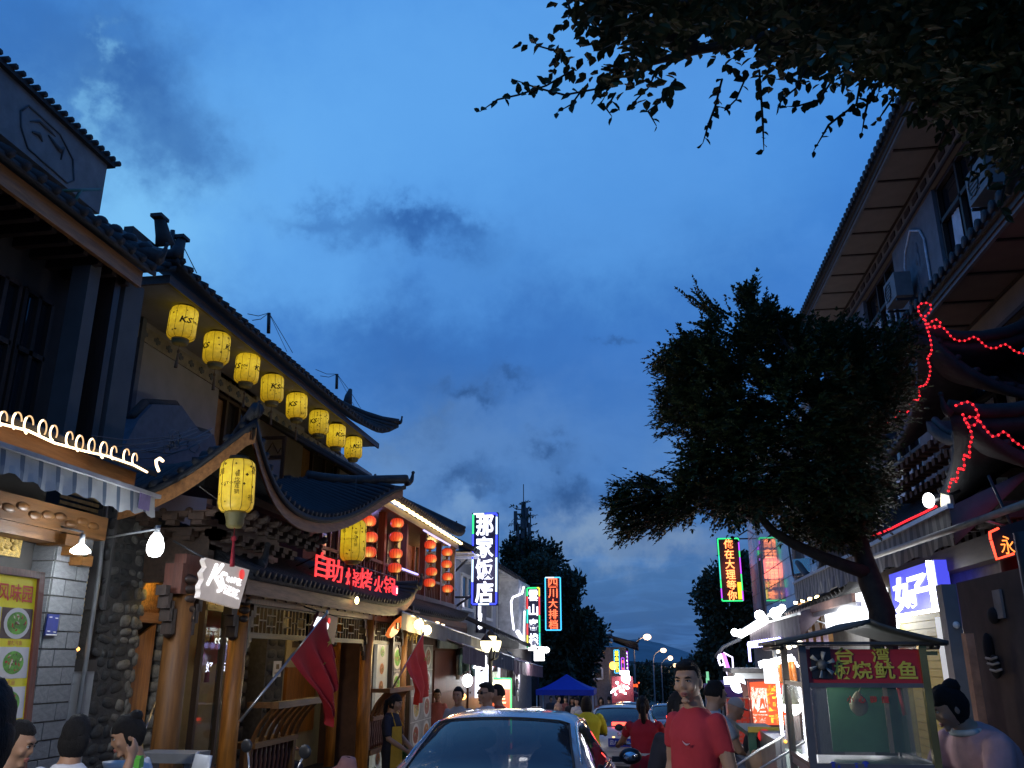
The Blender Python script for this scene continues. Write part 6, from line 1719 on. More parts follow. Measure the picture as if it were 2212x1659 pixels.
mb=MB();text_mb(mb,'好',(X-.012,(ya+yb)/2+.10,zb+.50),*RF,(yb-ya)*.80,.50,off=.03);part('character',mb,BIGW,t,fix=False)
lamp('box_light',t,(X-.5,(ya+yb)/2,zb+.2),35,(.92,.95,1),.3)
# dark patterned board and shop wall behind
t=thing('shop_stall','open shop front with yellow slats, white poster and amber lit pillars under the awning','shop',(4,13,G(13)))
mb=MB();mb.box2((4.25,8.7,-1),(4.38,21,3.05));part('wall',mb,mat('shop back wall',(.28,.27,.25),.7,.2),t)
X=3.5;a=at(2040,1350,X=X);b=at(1996,1545,X=X);y0_,y1_=at(2045,1440,X=X).y,at(1990,1440,X=X).y
mb=MB();mb.box2((X+.03,y0_-.1,G(11)),(X+.05,y1_+.8,2.05));part('board',mb,mat('yellow slat wall',(.62,.50,.03),.5,.08),t)
sl=MB().box((0,0,0),(.02,y1_-y0_+.8,.085)).mesh('slat',MATS['yellow slat wall'])
for k in range(26):inst('slat',sl,t,(X,(y0_+y1_)/2+.3,-.3+k*.094))
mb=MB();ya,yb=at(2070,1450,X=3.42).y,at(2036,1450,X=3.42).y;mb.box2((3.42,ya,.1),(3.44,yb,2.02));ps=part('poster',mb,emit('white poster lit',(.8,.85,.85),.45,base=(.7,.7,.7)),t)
mb=MB();c=lambda u,v:at(u,v,X=3.415)
for P in ([(2040,1500),(2047,1478),(2052,1490),(2060,1505)],[(2047,1478),(2046,1510)]):mb.tube([c(*q) for q in P],.02,5)
mb.box(c(2042,1372),(.01,.10,.08));mb.tube([c(2048,1362),c(2052,1368),c(2049,1376)],.018,5);part('print',mb,mat('grey blue print',(.2,.25,.35),.6),ps)
mb=MB();p=c(2047,1535);mb.box(p,(.03,.30,.26));n=part('notice',mb,WPRINT,t);mb=MB();mb.ell(p+Vector((-.02,.06,.07)),(.01,.05,.05),8,6);mb.box(p+Vector((-.02,-.08,.07)),(.01,.12,.04));part('red_mark',mb,RPRINT,n)
mb=MB();p=c(2055,1560);mb.box(p,(.03,.14,.10));part('blue_tag',mb,mat('blue tag',(.02,.04,.4),.5),t)
for k in range(4):
    u=1735+16*k;pz=at(u,1330-3*k,X=3.95);mb=MB();mb.box((3.95,pz.y,pz.z-.2),(.1,.55,1.0));part('amber_pillar',mb,mat('amber lacquer',(.42,.20,.05),.35,.3,6),t)
    lamp('up_light',t,(3.78,pz.y,pz.z+.22),1.6,(1,.62,.15),.03)
    mb=MB();mb.lathe((3.8,pz.y,pz.z+.28),[(.04,0),(.05,.06)],10);part('spot_lamp',mb,E_WARM,t)
for y in (13.6,16.5):lamp('shop_light',t,(3.9,y,1.9),12,(.95,.98,1),.15)

# tiled skirt roofs of the low shops farther down, fascia, awning and tube lights
def low_shops():
    t=thing('shop_building','low row of shops with tiled skirt roof running down to the white tiled building','building',(4.5,26,G(26)))
    mb=MB();mb.box2((4.3,19.5,-2),(5.0,36,2.6));part('wall',mb,mat('low shop wall',(.16,.15,.15),.8,.3),t)
    def rf(s,q):return Vector((3.45+1.5*q,15.0+20.5*s,2.66-.35*s+.72*q+.3*math.exp(-s*20.5/.4)*(1-q)))
    tiled(t,rf,60,.05,3,nu=30)
    mb=MB();ornament(mb,rf(0,0)+Vector((0,.1,.05)),Vector((-.1,-.6,0)),.9);mb.tube([rf(0,q/4)+Vector((0,0,.06)) for q in range(5)],.08,8)
    # swan-neck ridge end seen above the awning
    P=[at(u,v,X=4.0) for u,v in ((1750,1262),(1770,1245),(1778,1225),(1779,1200),(1776,1185))];mb.tube(P,[.13,.12,.10,.09,.12],8)
    P=[at(u,v,X=4.0) for u,v in ((1752,1250),(1740,1240),(1728,1222),(1722,1215))];mb.tube(P,[.12,.09,.08,.06],8)
    part('ridge',mb,TILE,t)
    mb=MB();mb.box2((3.44,15.1,2.44),(3.50,22,2.58));part('fascia',mb,mat('pale red fascia',(.30,.17,.13),.6),t)
    mb=MB();mb.box2((3.48,15,2.36),(3.56,20,2.44));part('light_rail',mb,STEEL,t)
low_shops()
X=3.2;a=at(1727,1345,X=X);b=at(1622,1402,X=X)
t=striped_awning('plum brown awning edged with violet white bead lights farther down the stalls',X,a.y,b.y,2.42,.46,.9,[mat('plum awning',(.13,.10,.12),.8,.15),mat('plum awning dark',(.10,.075,.09),.8,.15)],.4,.25)
mb=MB();n=15
for k in range(n):
    q=k/(n-1);y=at(1690,1400,X=X).y+(b.y-at(1690,1400,X=X).y)*q
    mb.ell((X-.05,y,1.93),(.05,.12,.10),8,6)
mb.tube([(X-.05,b.y,2.0),(X-.05,b.y+.0,1.45)],.04,6);part('bead_light',mb,emit('violet white bead',(.45,.42,1),5),t)
mb=MB()
for k in range(5):
    q=at(1680+12*k,1407-4.5*k,X=3.25);mb.ell(q,(.06,.10,.05),8,6)
part('lamp_row',mb,emit('cream lamp row',(1,.9,.65),5),t)
t=thing('tube_lamp','long dazzling fluorescent tube lamp along the edge of the low roof','lamp',at(1625,1357,X=3.1))
mb=MB();mb.tube([at(1600,1371,X=3.1),at(1651,1340,X=3.1)],.11,10);part('tube',mb,emit('white tube glow',(.96,1,.97),6),t)
mb=MB();q0,q1=at(1598,1365,X=3.2),at(1655,1335,X=3.2);mb.tube([q0,q1],.06,6);mb.tube([q1,q1+Vector((.4,0,.05))],.03,5);part('housing',mb,GREYM,t)
lamp('tube_light',t,at(1625,1365,X=2.7),45,(.95,1,.97),.4)
t=thing('lamp_cluster','small white lamps strung up the edge of the low tiled roof','lights',at(1600,1365,X=3.4))
mb=MB()
for u,v,r in ((1587,1366,.13),(1594,1369,.1),(1601,1368,.14),(1641,1329,.14),(1648,1335,.12),(1675,1325,.14),(1684,1318,.09),(1690,1313,.08),(1662,1330,.05),(1670,1346,.05),(1680,1341,.05)):mb.ell(at(u,v,X=3.3),(r,)*3,8,6)
part('bulb',mb,E_WHITE,t)['kind']='stuff'
mb=MB();mb.tube([at(1585,1370,X=3.35),at(1640,1335,X=3.35),at(1695,1312,X=3.35)],.02,5);part('cable',mb,BLACK,t)

# white tiled building
def tiled_building():
    t=thing('tiled_building','plain white tiled building with narrow dark windows reflecting the red sign','building',(7,33,G(33)))
    X0=5.0;y0,y1=24.4,40.8
    mb=MB();mb.box2((X0+.02,y0,-2),(12,y1,8.6));w=part('wall',mb,mat('tile joint',(.10,.10,.11),.8,.1),t)
    TL=mat('white glazed tile',(.44,.43,.45),.07,.08,2,spec=.6)
    W_,H_=1.02,.62;tl=MB().box((0,0,0),(.03,W_-.03,H_-.03)).mesh('tile',TL)
    wins=[(36.6,37.7,2.3,5.6),(27.5,29.0,3.0,8.0)]
    n=0
    for r in range(11):
        z=2.0+H_*r
        for c in range(16):
            y=y0+W_*(c+.5)+(0 if r%2 else .0)
            if any(a-.3<y<b+.3 and z0-.1<z<z1+.1 for a,b,z0,z1 in wins):continue
            o=inst('tile',tl,t,(X0,y,z),Matrix.Rotation(random.uniform(-.012,.012),3,'Z'));n+=1
    for a,b,z0,z1 in wins:
        mb=MB();mb.box2((X0+.03,a,z0),(X0+.01,b,z1));w=part('window',mb,DARKIN,t)
        mb=MB();
        for yy in (a,b):mb.box((X0-.01,yy,(z0+z1)/2),(.08,.09,z1-z0))
        mb.box((X0-.01,(a+b)/2,z0),(.12,b-a+.2,.2));mb.box((X0-.01,(a+b)/2,z1),(.08,b-a,.1));part('frame',mb,BEIGE,w)
    mb=MB();a=at(1702,1180,X=4.7);b=at(1762,1245,X=4.7)
    P=[at(u,v,X=4.6) for u,v in ((1702,1168),(1714,1246),(1762,1238))];mb.tube(P,.03,5)
    lf=part('casement',mb,DARKW,t);mb=MB();mb.add([at(u,v,X=4.6) for u,v in ((1712,1208),(1715,1240),(1750,1234),(1748,1205))],[(0,1,2,3)]);part('pane',mb,glass('teal pane',(.02,.16,.2),.1),lf)
    mb=MB();mb.box2((X0-.05,y0,8.5),(12,y1+.1,8.7));part('parapet',mb,BEIGE,t)
tiled_building()

# small clutter of far stalls on this side
t=thing('purple_neon','tilted purple and white neon frame hanging from a pole end','sign',at(1565,1430,Y=24))
c=lambda u,v:at(u,v,Y=24)
mb=MB();mb.tube([c(1562,1411),c(1577,1458)],.05,8);part('purple_tube',mb,emit('purple neon glow',(.55,.12,1),3),t)
mb=MB();mb.tube([c(1557,1412),c(1573,1460)],.022,6);mb.tube([c(1563,1410),c(1582,1420),c(1584,1450)],.022,6);mb.tube([c(1552,1425),c(1556,1437),c(1562,1435)],.03,6);mb.ell(c(1553,1418),(.06,.05,.09),8,6);part('white_tube',mb,emit('pale violet tube',(.75,.7,1),3),t)
mb=MB();mb.tube([c(1545,1420),c(1562,1398),c(1600,1380)],.05,6);part('pole',mb,GREYM,t)
t=thing('kiosk','white flat-roofed kiosk with a round blue white lamp sign beyond the scooters','kiosk',at(1600,1500,Y=21))
c=lambda u,v:at(u,v,Y=21)
a,b=c(1588,1452),c(1668,1470)
mb=MB();mb.box2((a.x,21,c(1600,1466).z),(3.3,23,c(1600,1454).z));part('roof_slab',mb,WHITEP,t)
mb=MB();mb.box2((a.x-.1,20.9,c(1600,1453).z),(3.3,23,c(1600,1444).z));
part('roof_tiles',mb,mat('grey brown tiles',(.20,.18,.16),.8,.4,6),t)
mb=MB();mb.box2((c(1622,1500).x,21.3,G(21)),(3.3,22.8,c(1600,1466).z));part('wall',mb,mat('maroon kiosk wall',(.16,.05,.04),.6),t)
mb=MB();p=c(1594,1478);mb.ell(p,(.17,.08,.19),14,10);mb.box(c(1578,1470),(.28,.1,.16));part('lamp_sign',mb,emit('blue white lamp',(.78,.88,1),6),t)
lamp('lamp_light',t,p+Vector((-.1,-.4,0)),15,(.85,.92,1),.2)
t=thing('led_board','far dark stall board with red glowing letters behind the men','sign',at(1545,1482,Y=30))
c=lambda u,v:at(u,v,Y=30)
mb=MB();mb.box2((c(1530,1492).x,30,c(1530,1492).z),(c(1562,1470).x,30.2,c(1530,1470).z));part('board',mb,BLACK,t)
mb=MB();text_mb(mb,'小吃',c(1541,1484),*CFc,.28,.2,off=.05);text_mb(mb,'烧烤',c(1556,1481),*CFc,.16,.22,off=.04);part('lettering',mb,emit('red led glow',(1,.06,.02),2.5),t,fix=False)
mb=MB();
for u in (1532,1560):q=c(u,1492);mb.tube([(q.x,30.1,G(30)),(q.x,30.1,q.z)],.04,5)
part('post',mb,GREYM,t)
t=thing('slim_sign','tiny green and white lit upright sign near the far trees','sign',at(1529,1470,Y=45));c=lambda u,v:at(u,v,Y=45)
mb=MB();mb.box(c(1528.5,1460),(.12,.06,.4));mb.box(c(1529,1474),(.16,.06,.4));part('panel',mb,emit('green white panel',(.3,.9,.5),.8),t);mb=MB();q=c(1529,1484);mb.tube([(q.x,45,G(45)),q],.04,5);part('post',mb,GREYM,t)

# tobacco shop light sign, menu stand
Yy=12.6;c=lambda u,v:at(u,v,Y=Yy)
t=thing('light_sign','big glowing red and orange light sign with white and yellow characters behind the stall','sign',c(1655,1560))
a=c(1618,1472);b=c(1712,1562)
mb=MB();P=[c(1627,1566),c(1712,1566),c(1712,1466),c(1617,1473)];mb.add(P+[q+Vector((0,.15,0)) for q in P],[(0,1,2,3),(7,6,5,4),(0,4,5,1),(1,5,6,2),(2,6,7,3),(3,7,4,0)])
m=emit('red orange light face',(1,.13,.045),.95,base=(.5,.1,.05));part('panel',mb,m,t)
mb=MB();mb.tube([c(1627,1566),c(1617,1473),c(1712,1466)],.016,5);part('frame',mb,mat('pink frame',(.5,.25,.2),.5),t)
mb=MB();text_mb(mb,'烟',c(1638,1512),*CFc,.24,.33,off=.03);text_mb(mb,'酒',c(1642,1553),*CFc,.22,.13,off=.03);part('white_character',mb,emit('white sign letter',(1,.93,.85),1.8),t,fix=False)
mb=MB();text_mb(mb,'超',c(1675,1508),*CFc,.26,.34,off=.03);text_mb(mb,'市',c(1680,1553),*CFc,.22,.13,off=.03);part('yellow_character',mb,emit('yellow sign letter',(1,.72,.08),1.8),t,fix=False)
mb=MB()
for u in (1632,1705):q=c(u,1566);mb.tube([(q.x,Yy+.08,G(Yy)+.12),(q.x,Yy+.08,q.z)],.03,6)
part('leg',mb,GREYM,t)
lamp('sign_light',t,c(1650,1530)+Vector((-.1,-.5,0)),9,(1,.35,.2),.3)
Yy=13.2;c=lambda u,v:at(u,v,Y=Yy)
t=thing('menu_stand','red menu stand with rows of pale print beside the parked scooter','sign',(c(1595,1600).x,Yy,G(Yy)+.12))
mb=MB();mb.box2((c(1571,1550).x,Yy,c(1571,1605).z),(c(1622,1550).x,Yy+.05,c(1571,1508).z));part('board',mb,emit('dim lit red board',(.32,.03,.02),.35,base=(.35,.05,.03)),t)
mb=MB();x0,x1,z0,z1=c(1571,1550).x,c(1622,1550).x,c(1571,1605).z,c(1571,1508).z
for P in ([(x0,z0),(x0,z1)],[(x0,z1),(x1,z1)],[(x1,z1),(x1,z0)]):mb.tube([(p[0],Yy-.01,p[1]) for p in P],.014,5)
part('frame',mb,mat('pale frame',(.45,.32,.25),.5),t)
mb=MB();mb.tube([(x0+.1+.07*math.cos(q),Yy-.01,z1-.11+.055*math.sin(q)) for q in [i*.5+2.4 for i in range(10)]],.009,5)
text_mb(mb,'小吃',(x0+.28,Yy-.006,z1-.10),*CFc,.14,.08,off=.01)
for r in range(8):
    for k in range(4):mb.box((x0+.09+.075*k,Yy-.004,z1-.26-.055*r),(.05,.004,.028))
part('print',mb,mat('faded pink print',(.42,.18,.15),.6),t,fix=False)
mb=MB();q=c(1607,1508);mb.add([q,q+Vector((-.05,-.02,.22)),q+Vector((.10,.0,.16)),q+Vector((.08,.02,.05))],[(0,1,2,3)]);mb.tube([q,q+Vector((0,0,-.1))],.012,4);part('paper_pennant',mb,mat('pale pennant',(.35,.38,.33),.7),t)
mb=MB()
for x in (x0+.03,x1-.03):mb.tube([(x,Yy+.03,G(Yy)+.1),(x,Yy+.03,z0)],.016,5)
part('leg',mb,GREYM,t)

# posts and dark wall close by, beside the food cart
t=thing('grey_post','square grey post between the white poster and the rusty brown post','post',(2.62,7.9,G(8)))
a,b=at(2040,1310,Y=7.9),at(2072,1310,Y=7.9);mb=MB();mb.box2((a.x,7.9,G(8)),(b.x,8.05,at(2045,1262,Y=7.9).z));part('post',mb,GREYM,t);mb=MB();mb.ell(at(2066,1350,Y=7.88),(.03,.02,.03),8,6);part('bolt',mb,WHITEP,t)
t=thing('wooden_post','rusty brown wooden post beside the dark wall of hanging things','post',(2.8,7.4,G(7.4)))
a,b=at(2090,1400,Y=7.4),at(2108,1400,Y=7.4);mb=MB();mb.box2((a.x,7.4,at(2100,1588,Y=7.4).z),(b.x,7.5,at(2090,1368,Y=7.4).z));part('post',mb,mat('rusty wood',(.25,.13,.08),.7,.35,9,.3),t)
mb=MB();mb.box((a.x+.04,7.45,at(2100,1592,Y=7.4).z-.5),(.22,.22,1.0));part('base',mb,GREYM,t)
t=thing('dark_wall','dark stall wall with hanging bundles at the edge behind the pink jacketed vendor','wall',(3.3,6.5,G(6)))
mb=MB();mb.box2((3.0,3.0,G(5)),(3.2,8.9,2.25));part('wall',mb,mat('sooty wall',(.05,.035,.03),.8,.3),t)
mb=MB();CLOTHB=mat('black felt',(.014,.012,.012),.95,.3)
for (u,v,w,h) in ((2135,1400,.03,.13),(2150,1440,.03,.10),(2146,1330,.04,.07)):
    p=at(u,v,X=2.97);mb.ell(p,(.04,w*2.4,h),10,8)
part('hanging_bundle',mb,CLOTHB,t)
mb=MB();
for (u,v) in ((2155,1290),(2160,1320)):p=at(u,v,X=2.98);mb.box(p,(.02,.16,.12))
part('paper',mb,mat('grey paper',(.22,.21,.20),.7),t)
mb=MB()
for (u,v) in ((2142,1424),(2146,1436),(2152,1450)):p=at(u,v,X=2.93);mb.tube([p+Vector((0,.12,.01)),p,p+Vector((0,-.12,.015))],.012,5)
part('pale_strap',mb,mat('pale strap',(.25,.23,.21),.7),t)
for (x,y) in ((2.95,7.2),):
    mb=MB();mb.lathe((x+.1,y,0),[(.14,G(y)),(.14,2.5)],14);part('column',mb,BLACK,t)
# ------------------------------------------------------------------ trees
BARK=mat('bark',(.045,.036,.028),.85,.4,8,.5)
def leaf_mat(name,col,col2):
    m=mat(name,col,.55,.4,1.6,spec=.35,col2=col2);return m
LEAF_N=leaf_mat('street tree leaf',(.022,.042,.014),(.055,.085,.024))
LEAF_O=leaf_mat('overhead leaf',(.020,.036,.014),(.060,.085,.022))
LEAF_F=leaf_mat('far tree leaf',(.022,.038,.018),(.045,.062,.026))
def in_poly(u,v,P):
    c=False;n=len(P)
    for i in range(n):
        (x1,y1),(x2,y2)=P[i],P[(i+1)%n]
        if (y1>v) != (y2>v) and u<(x2-x1)*(v-y1)/(y2-y1)+x1:c=not c
    return c
def add_leaf(mb,p,d,nrm,L_,W_,m=0):
    """pointed oval leaf, folded a little along its midrib: 6 corners"""
    d=d.normalized();s=d.cross(nrm);s=s.normalized() if s.length>1e-5 else d.orthogonal().normalized();k=s.cross(d)
    vs=[p,p+d*L_*.35+s*W_*.5+k*W_*.12,p+d*L_*.72+s*W_*.36+k*W_*.1,p+d*L_-k*W_*.1,p+d*L_*.72-s*W_*.36+k*W_*.1,p+d*L_*.35-s*W_*.5+k*W_*.12]
    mb.add(vs,[(0,1,2,3),(0,3,4,5)],m)
def rnd_dir(rn):
    while True:
        v=Vector((rn.uniform(-1,1),rn.uniform(-1,1),rn.uniform(-1,1)))
        if .1<v.length<1:return v.normalized()
def twig(mb,tw,rn,p,d,length,n,L_,W_,droop=.25,opposite=True,thick=.004):
    pts=[p];q=p.copy();dd=d.normalized()
    for i in range(n):
        dd=(dd+Vector((0,0,-droop/n))+rnd_dir(rn)*.10).normalized();q=q+dd*(length/n);pts.append(q.copy())
        side=dd.cross(Vector((0,0,1)));side=side.normalized() if side.length>.05 else rnd_dir(rn)
        for s in ((1,-1) if opposite else (1 if i%2 else-1,)):
            ld=dd*.55+side*s*rn.uniform(.6,1)+Vector((0,0,rn.uniform(-.25,.5)))
            k=rn.uniform(.7,1.15)*(1 if i<n-2 else .7)
            add_leaf(mb,q,ld,rnd_dir(rn)*.6+Vector((0,0,1)),L_*k,W_*k)
    add_leaf(mb,q,dd,Vector((0,0,1)),L_*.8,W_*.8)
    if tw is not None:tw.tube(pts,[thick]*len(pts),3,0,False)

def street_tree():
    rn=random.Random(11)
    t=thing('street_tree','dense dark leafy street tree with a low leaning limb before the three storey building','tree',(2.75,9.6,G(9.6)))
    YD=9.6
    OUT=[(1490,625),(1530,660),(1560,655),(1600,640),(1625,600),(1650,640),(1665,660),(1720,690),(1800,700),(1880,690),(1960,700),(1985,740),(1975,830),(1950,900),(1900,980),(1900,1060),(1880,1125),(1830,1165),(1760,1165),(1700,1135),(1650,1110),(1600,1125),(1540,1100),(1490,1115),(1440,1130),(1390,1155),(1345,1160),(1350,1110),(1310,1090),(1350,1060),(1360,1040),(1430,1040),(1480,1035),(1480,980),(1440,930),(1430,870),(1450,830),(1410,800),(1440,790),(1460,760),(1470,720),(1520,720),(1545,690),(1500,660)]
    cx,cy=1690,900
    mb,tw=MB(),MB();n=0
    cc=at(cx,cy,Y=YD)
    tries=0
    while n<900 and tries<40000:
        tries+=1
        u=rn.uniform(1300,1995);v=rn.uniform(600,1165)
        if not all(in_poly(u+a,v+b,OUT) for a,b in (((-26,0),(26,0),(0,-30),(0,24)) if v<1000 else ((-16,0),(0,-8),(0,12)))):continue
        if u<1800 and v<1000 and noise.noise(Vector((u*.013,v*.016,3.3)))>.22:continue
        k=min(1.0,math.hypot((u-cx)/330,(v-cy)/280));dep=1.35*math.sqrt(max(.03,1-k*k))
        p=at(u,v,Y=YD+rn.uniform(-dep,dep));n+=1
        o=(p-cc);o.y*=.8;o=o.normalized()
        for q in range(9):
            d=(o*.95+Vector((-.25,0,.22))+rnd_dir(rn)*.75)
            twig(mb,None,rn,p+rnd_dir(rn)*.06,d,rn.uniform(.14,.30),rn.randint(4,7),.074,.040,.12)
    # leading shoots that break the outline
    for (u0,v0,u1,v1) in ((1540,690,1482,620),(1560,700,1505,640),(1580,690,1530,655),(1620,680,1628,596),(1640,680,1600,620),(1650,700,1655,640),(1480,740,1385,795),(1490,770,1405,790),(1500,720,1445,735),(1470,860,1408,850),(1480,880,1412,915),(1500,940,1415,935),(1440,1060,1330,1040),(1430,1070,1308,1095),(1420,1100,1315,1130),(1440,1110,1330,1168),(1470,1110,1400,1160),(1560,1080,1540,1135),(1620,1090,1640,1150),(1690,1100,1700,1160),(1740,700,1760,680),(1690,690,1705,672),(1510,800,1440,760),(1460,1050,1355,1030),(1480,1040,1420,1020),(1800,1080,1790,1150),(1480,980,1455,955)):
        for q in range(5):
            yy=YD+rn.uniform(-.6,.6);a=at(u0+rn.uniform(-10,10),v0+rn.uniform(-10,10),Y=yy);b=at(u1+rn.uniform(-8,8),v1+rn.uniform(-8,8),Y=yy)
            twig(mb,tw,rn,a,b-a,(b-a).length*rn.uniform(.8,1.05),max(6,int((b-a).length/.038)),.066,.034,.05)
    for k in range(70):
        i=rn.randrange(len(OUT));(a0,b0),(a1,b1)=OUT[i],OUT[(i+1)%len(OUT)];q=rn.random();u,v=a0+(a1-a0)*q,b0+(b1-b0)*q
        if u>1850:continue
        yy=YD+rn.uniform(-.5,.5);e=at(u+rn.uniform(-8,8),v+rn.uniform(-8,8),Y=yy);s=at(u+(cx-u)*.22,v+(cy-v)*.18+rn.uniform(-20,20),Y=yy)
        twig(mb,tw,rn,s,e-s,(e-s).length*rn.uniform(.9,1.25),max(6,int((e-s).length/.036)),.064,.033,.06)
    o=part('crown',mb,LEAF_N,t,fix=False);o['kind']='stuff'
    # trunk and limbs
    base=Vector((2.36,9.4,G(9.4)))
    c=lambda u,v,Y:at(u,v,Y=Y)
    P=[base,Vector((2.33,9.4,0.8)),c(1905,1320,9.4),c(1880,1255,9.4),c(1862,1190,9.5),c(1840,1080,9.6),c(1800,960,9.6),c(1740,840,9.6)]
    tw.tube(P,[.16,.14,.13,.12,.09,.08,.06,.03],10)
    L_=[c(1880,1240,9.4),c(1835,1225,9.3),c(1780,1205,9.2),c(1720,1178,9.2),c(1672,1150,9.3),c(1645,1120,9.4),c(1600,1060,9.5),c(1540,960,9.5)]
    tw.tube(L_,[.075,.068,.062,.056,.05,.042,.03,.015],8)
    for (u0,v0,u1,v1) in ((1840,1080,1920,900),(1800,960,1600,780),(1645,1120,1430,1080),(1740,840,1660,680),(1740,840,1840,740),(1600,1060,1480,880)):
        tw.tube([c(u0,v0,9.6),c((u0+u1)/2,(v0+v1)/2-10,9.6+rn.uniform(-.3,.3)),c(u1,v1,9.6)],[.04,.028,.012],6)
    part('trunk',tw,BARK,t)
street_tree()

def overhead_tree():
    rn=random.Random(5)
    t=thing('overhanging_tree','near tree whose leafy branches hang over the top corner of the street','tree',(3.9,2.6,G(2.6)))
    D=4.3
    mb,tw=MB(),MB()
    OUT=[(1250,-60),(1240,20),(1290,40),(1310,80),(1210,85),(1160,95),(1150,120),(1190,160),(1200,200),(1290,200),(1350,225),(1400,215),(1420,150),(1500,165),(1560,120),(1620,150),(1680,120),(1740,150),(1800,160),(1850,120),(1900,190),(1990,220),(2050,235),(2100,265),(2160,300),(2200,370),(2300,400),(2300,-60)]
    n=0
    while n<560:
        u=rn.uniform(1140,2300);v=rn.uniform(-60,520)
        if not in_poly(u,v,OUT) or not (in_poly(u,v+45,OUT) and in_poly(u-40,v,OUT) and in_poly(u,v+20,OUT)):continue
        # the crown thins towards its edge
        dens=min(1,max(.16,(u-1500)/450.0)) if v>0 else 1
        if v>130 and u<1850:dens*=.55
        if rn.random()>dens:continue
        n+=1
        p=at(u,v,d=D+rn.uniform(-.7,.9)*(.5+.5*min(1,max(0,(u-1300)/700))))
        for q in range(3):
            twig(mb,None,rn,p,rnd_dir(rn)+Vector((-.5,0,-.25)),rn.uniform(.14,.28),rn.randint(5,7),.076,.052,.3,False)
    o=part('crown',mb,LEAF_O,t,fix=False);o['kind']='stuff'
    # sprays hanging into the sky: each leaf a piece of its own
    lm=MB();add_leaf(lm,Vector((0,0,0)),Vector((1,0,0)),Vector((0,0,1)),1.0,.62);leaf=lm.mesh('leaf',LEAF_O)
    cnt=0
    SPR=[[(1240,150),(1180,185),(1120,205),(1075,215),(1037,241)],[(1200,110),(1165,100),(1152,90)],[(1300,190),(1220,205),(1160,190),(1105,170)],[(1260,190),(1235,225),(1203,243)],[(1330,200),(1310,235),(1322,252)],
           [(1420,150),(1400,190),(1375,215),(1360,235)],[(1460,170),(1420,225),(1400,240),(1418,272)],[(1560,170),(1545,230),(1530,270),(1518,310)],[(1640,150),(1645,220),(1648,270),(1650,325)],[(1610,170),(1590,215),(1570,235),(1545,228)],
           [(1740,150),(1720,190),(1695,210),(1680,228)],[(1800,170),(1770,215),(1720,230),(1700,230)],[(1860,170),(1850,225),(1815,250),(1790,270),(1758,325)],[(1880,200),(1870,240),(1862,285)],[(1930,210),(1910,240),(1895,262)],[(1290,60),(1245,50),(1228,10),(1245,-10)],[(1480,100),(1440,140),(1400,160)],[(2120,300),(2100,350),(2095,385)],[(2170,400),(2160,450),(2180,480)],[(2060,250),(2040,285),(2030,310)]]
    for S in SPR:
        dd=D+rn.uniform(-.4,.4);P=[at(u,v,d=dd) for u,v in S]
        fine=[]
        for a,b in zip(P,P[1:]):
            k=max(2,int((b-a).length/.032))
            fine+=[a+(b-a)*(i/k) for i in range(k)]
        fine.append(P[-1]);tw.tube(P,[.006]*(len(P)-1)+[.002],4)
        for i,q in enumerate(fine):
            d=(fine[min(i+1,len(fine)-1)]-fine[max(i-1,0)]).normalized()
            ld=(d*.5+rnd_dir(rn)*.8+CR*(.5 if i%2 else-.5)+Vector((0,0,-.2))).normalized();s=rn.uniform(.045,.080)*(1-.35*(i/len(fine)))
            x=ld;z=(rnd_dir(rn)*.7-CF*.8).normalized();y=z.cross(x).normalized();z=x.cross(y)
            M=Matrix((x,y,z)).transposed()
            inst('leaf',leaf,t,q,M,(s,s,s));cnt+=1
            if cnt>296:break
    # limbs
    trunk=[Vector((3.9,2.6,G(2.6))),Vector((3.8,2.7,2)),Vector((3.6,2.8,3.6)),at(2300,150,d=4.6)]
    tw.tube(trunk,[.22,.19,.15,.12],10)
    for L_ in ([(2300,150),(2100,90),(1900,60),(1700,70),(1500,110),(1350,150)],[(2300,150),(2150,230),(2050,230),(1950,200)],[(2100,90),(1900,-10),(1600,0),(1350,20)],[(1500,110),(1420,60),(1300,60)],[(1900,60),(1800,130),(1740,150)],[(1700,70),(1640,130)],[(2250,200),(2200,330),(2175,420)]):
        P=[at(u,v,d=D+.2) for u,v in L_];tw.tube(P,[.05*(1-i/len(P))+.006 for i in range(len(P))],6)
    part('trunk',tw,BARK,t)
overhead_tree()

def mass_tree(label,pts,Y,depth,n,L_,seed,m=LEAF_F,trunk_uv=None,group=None,name='tree',ragged=1.0):
    """tree whose outline follows surveyed points; leaf tufts through its volume"""
    rn=random.Random(seed);us=[p[0] for p in pts];vs=[p[1] for p in pts]
    cu,cv=sum(us)/len(us),sum(vs)/len(vs)
    base=at(trunk_uv[0] if trunk_uv else cu,1500,Y=Y);base.z=G(Y)
    t=thing(name,label,'tree',base,group)
    mb=MB();k=0;cc=at(cu,cv,Y=Y)
    while k<n:
        u=rn.uniform(min(us),max(us));v=rn.uniform(min(vs),max(vs))
        if not in_poly(u,v,pts):continue
        k+=1
        p=at(u,v,Y=Y+rn.uniform(-depth,depth));o=(p-cc).normalized()
        for q in range(7):
            d=o*.6+rnd_dir(rn)*.8+Vector((0,0,.25));s=L_*rn.uniform(.7,1.4)
            a=p+rnd_dir(rn)*L_*1.6
            for w in range(3):add_leaf(mb,a+d.normalized()*s*.5*w,d+rnd_dir(rn)*.8,rnd_dir(rn),s,s*.55)
    o=part('crown',mb,m,t,fix=False);o['kind']='stuff'
    tw=MB();tw.tube([base,(base+cc)/2,cc],[.3,.22,.1],8)
    for q in range(5):
        i=rn.randrange(len(pts));e=at(*pts[i],Y=Y);tw.tube([(base+cc)/2,(cc+e)/2+rnd_dir(rn)*.3,e*.8+cc*.2],[.14,.08,.03],6)
    part('trunk',tw,BARK,t);return t
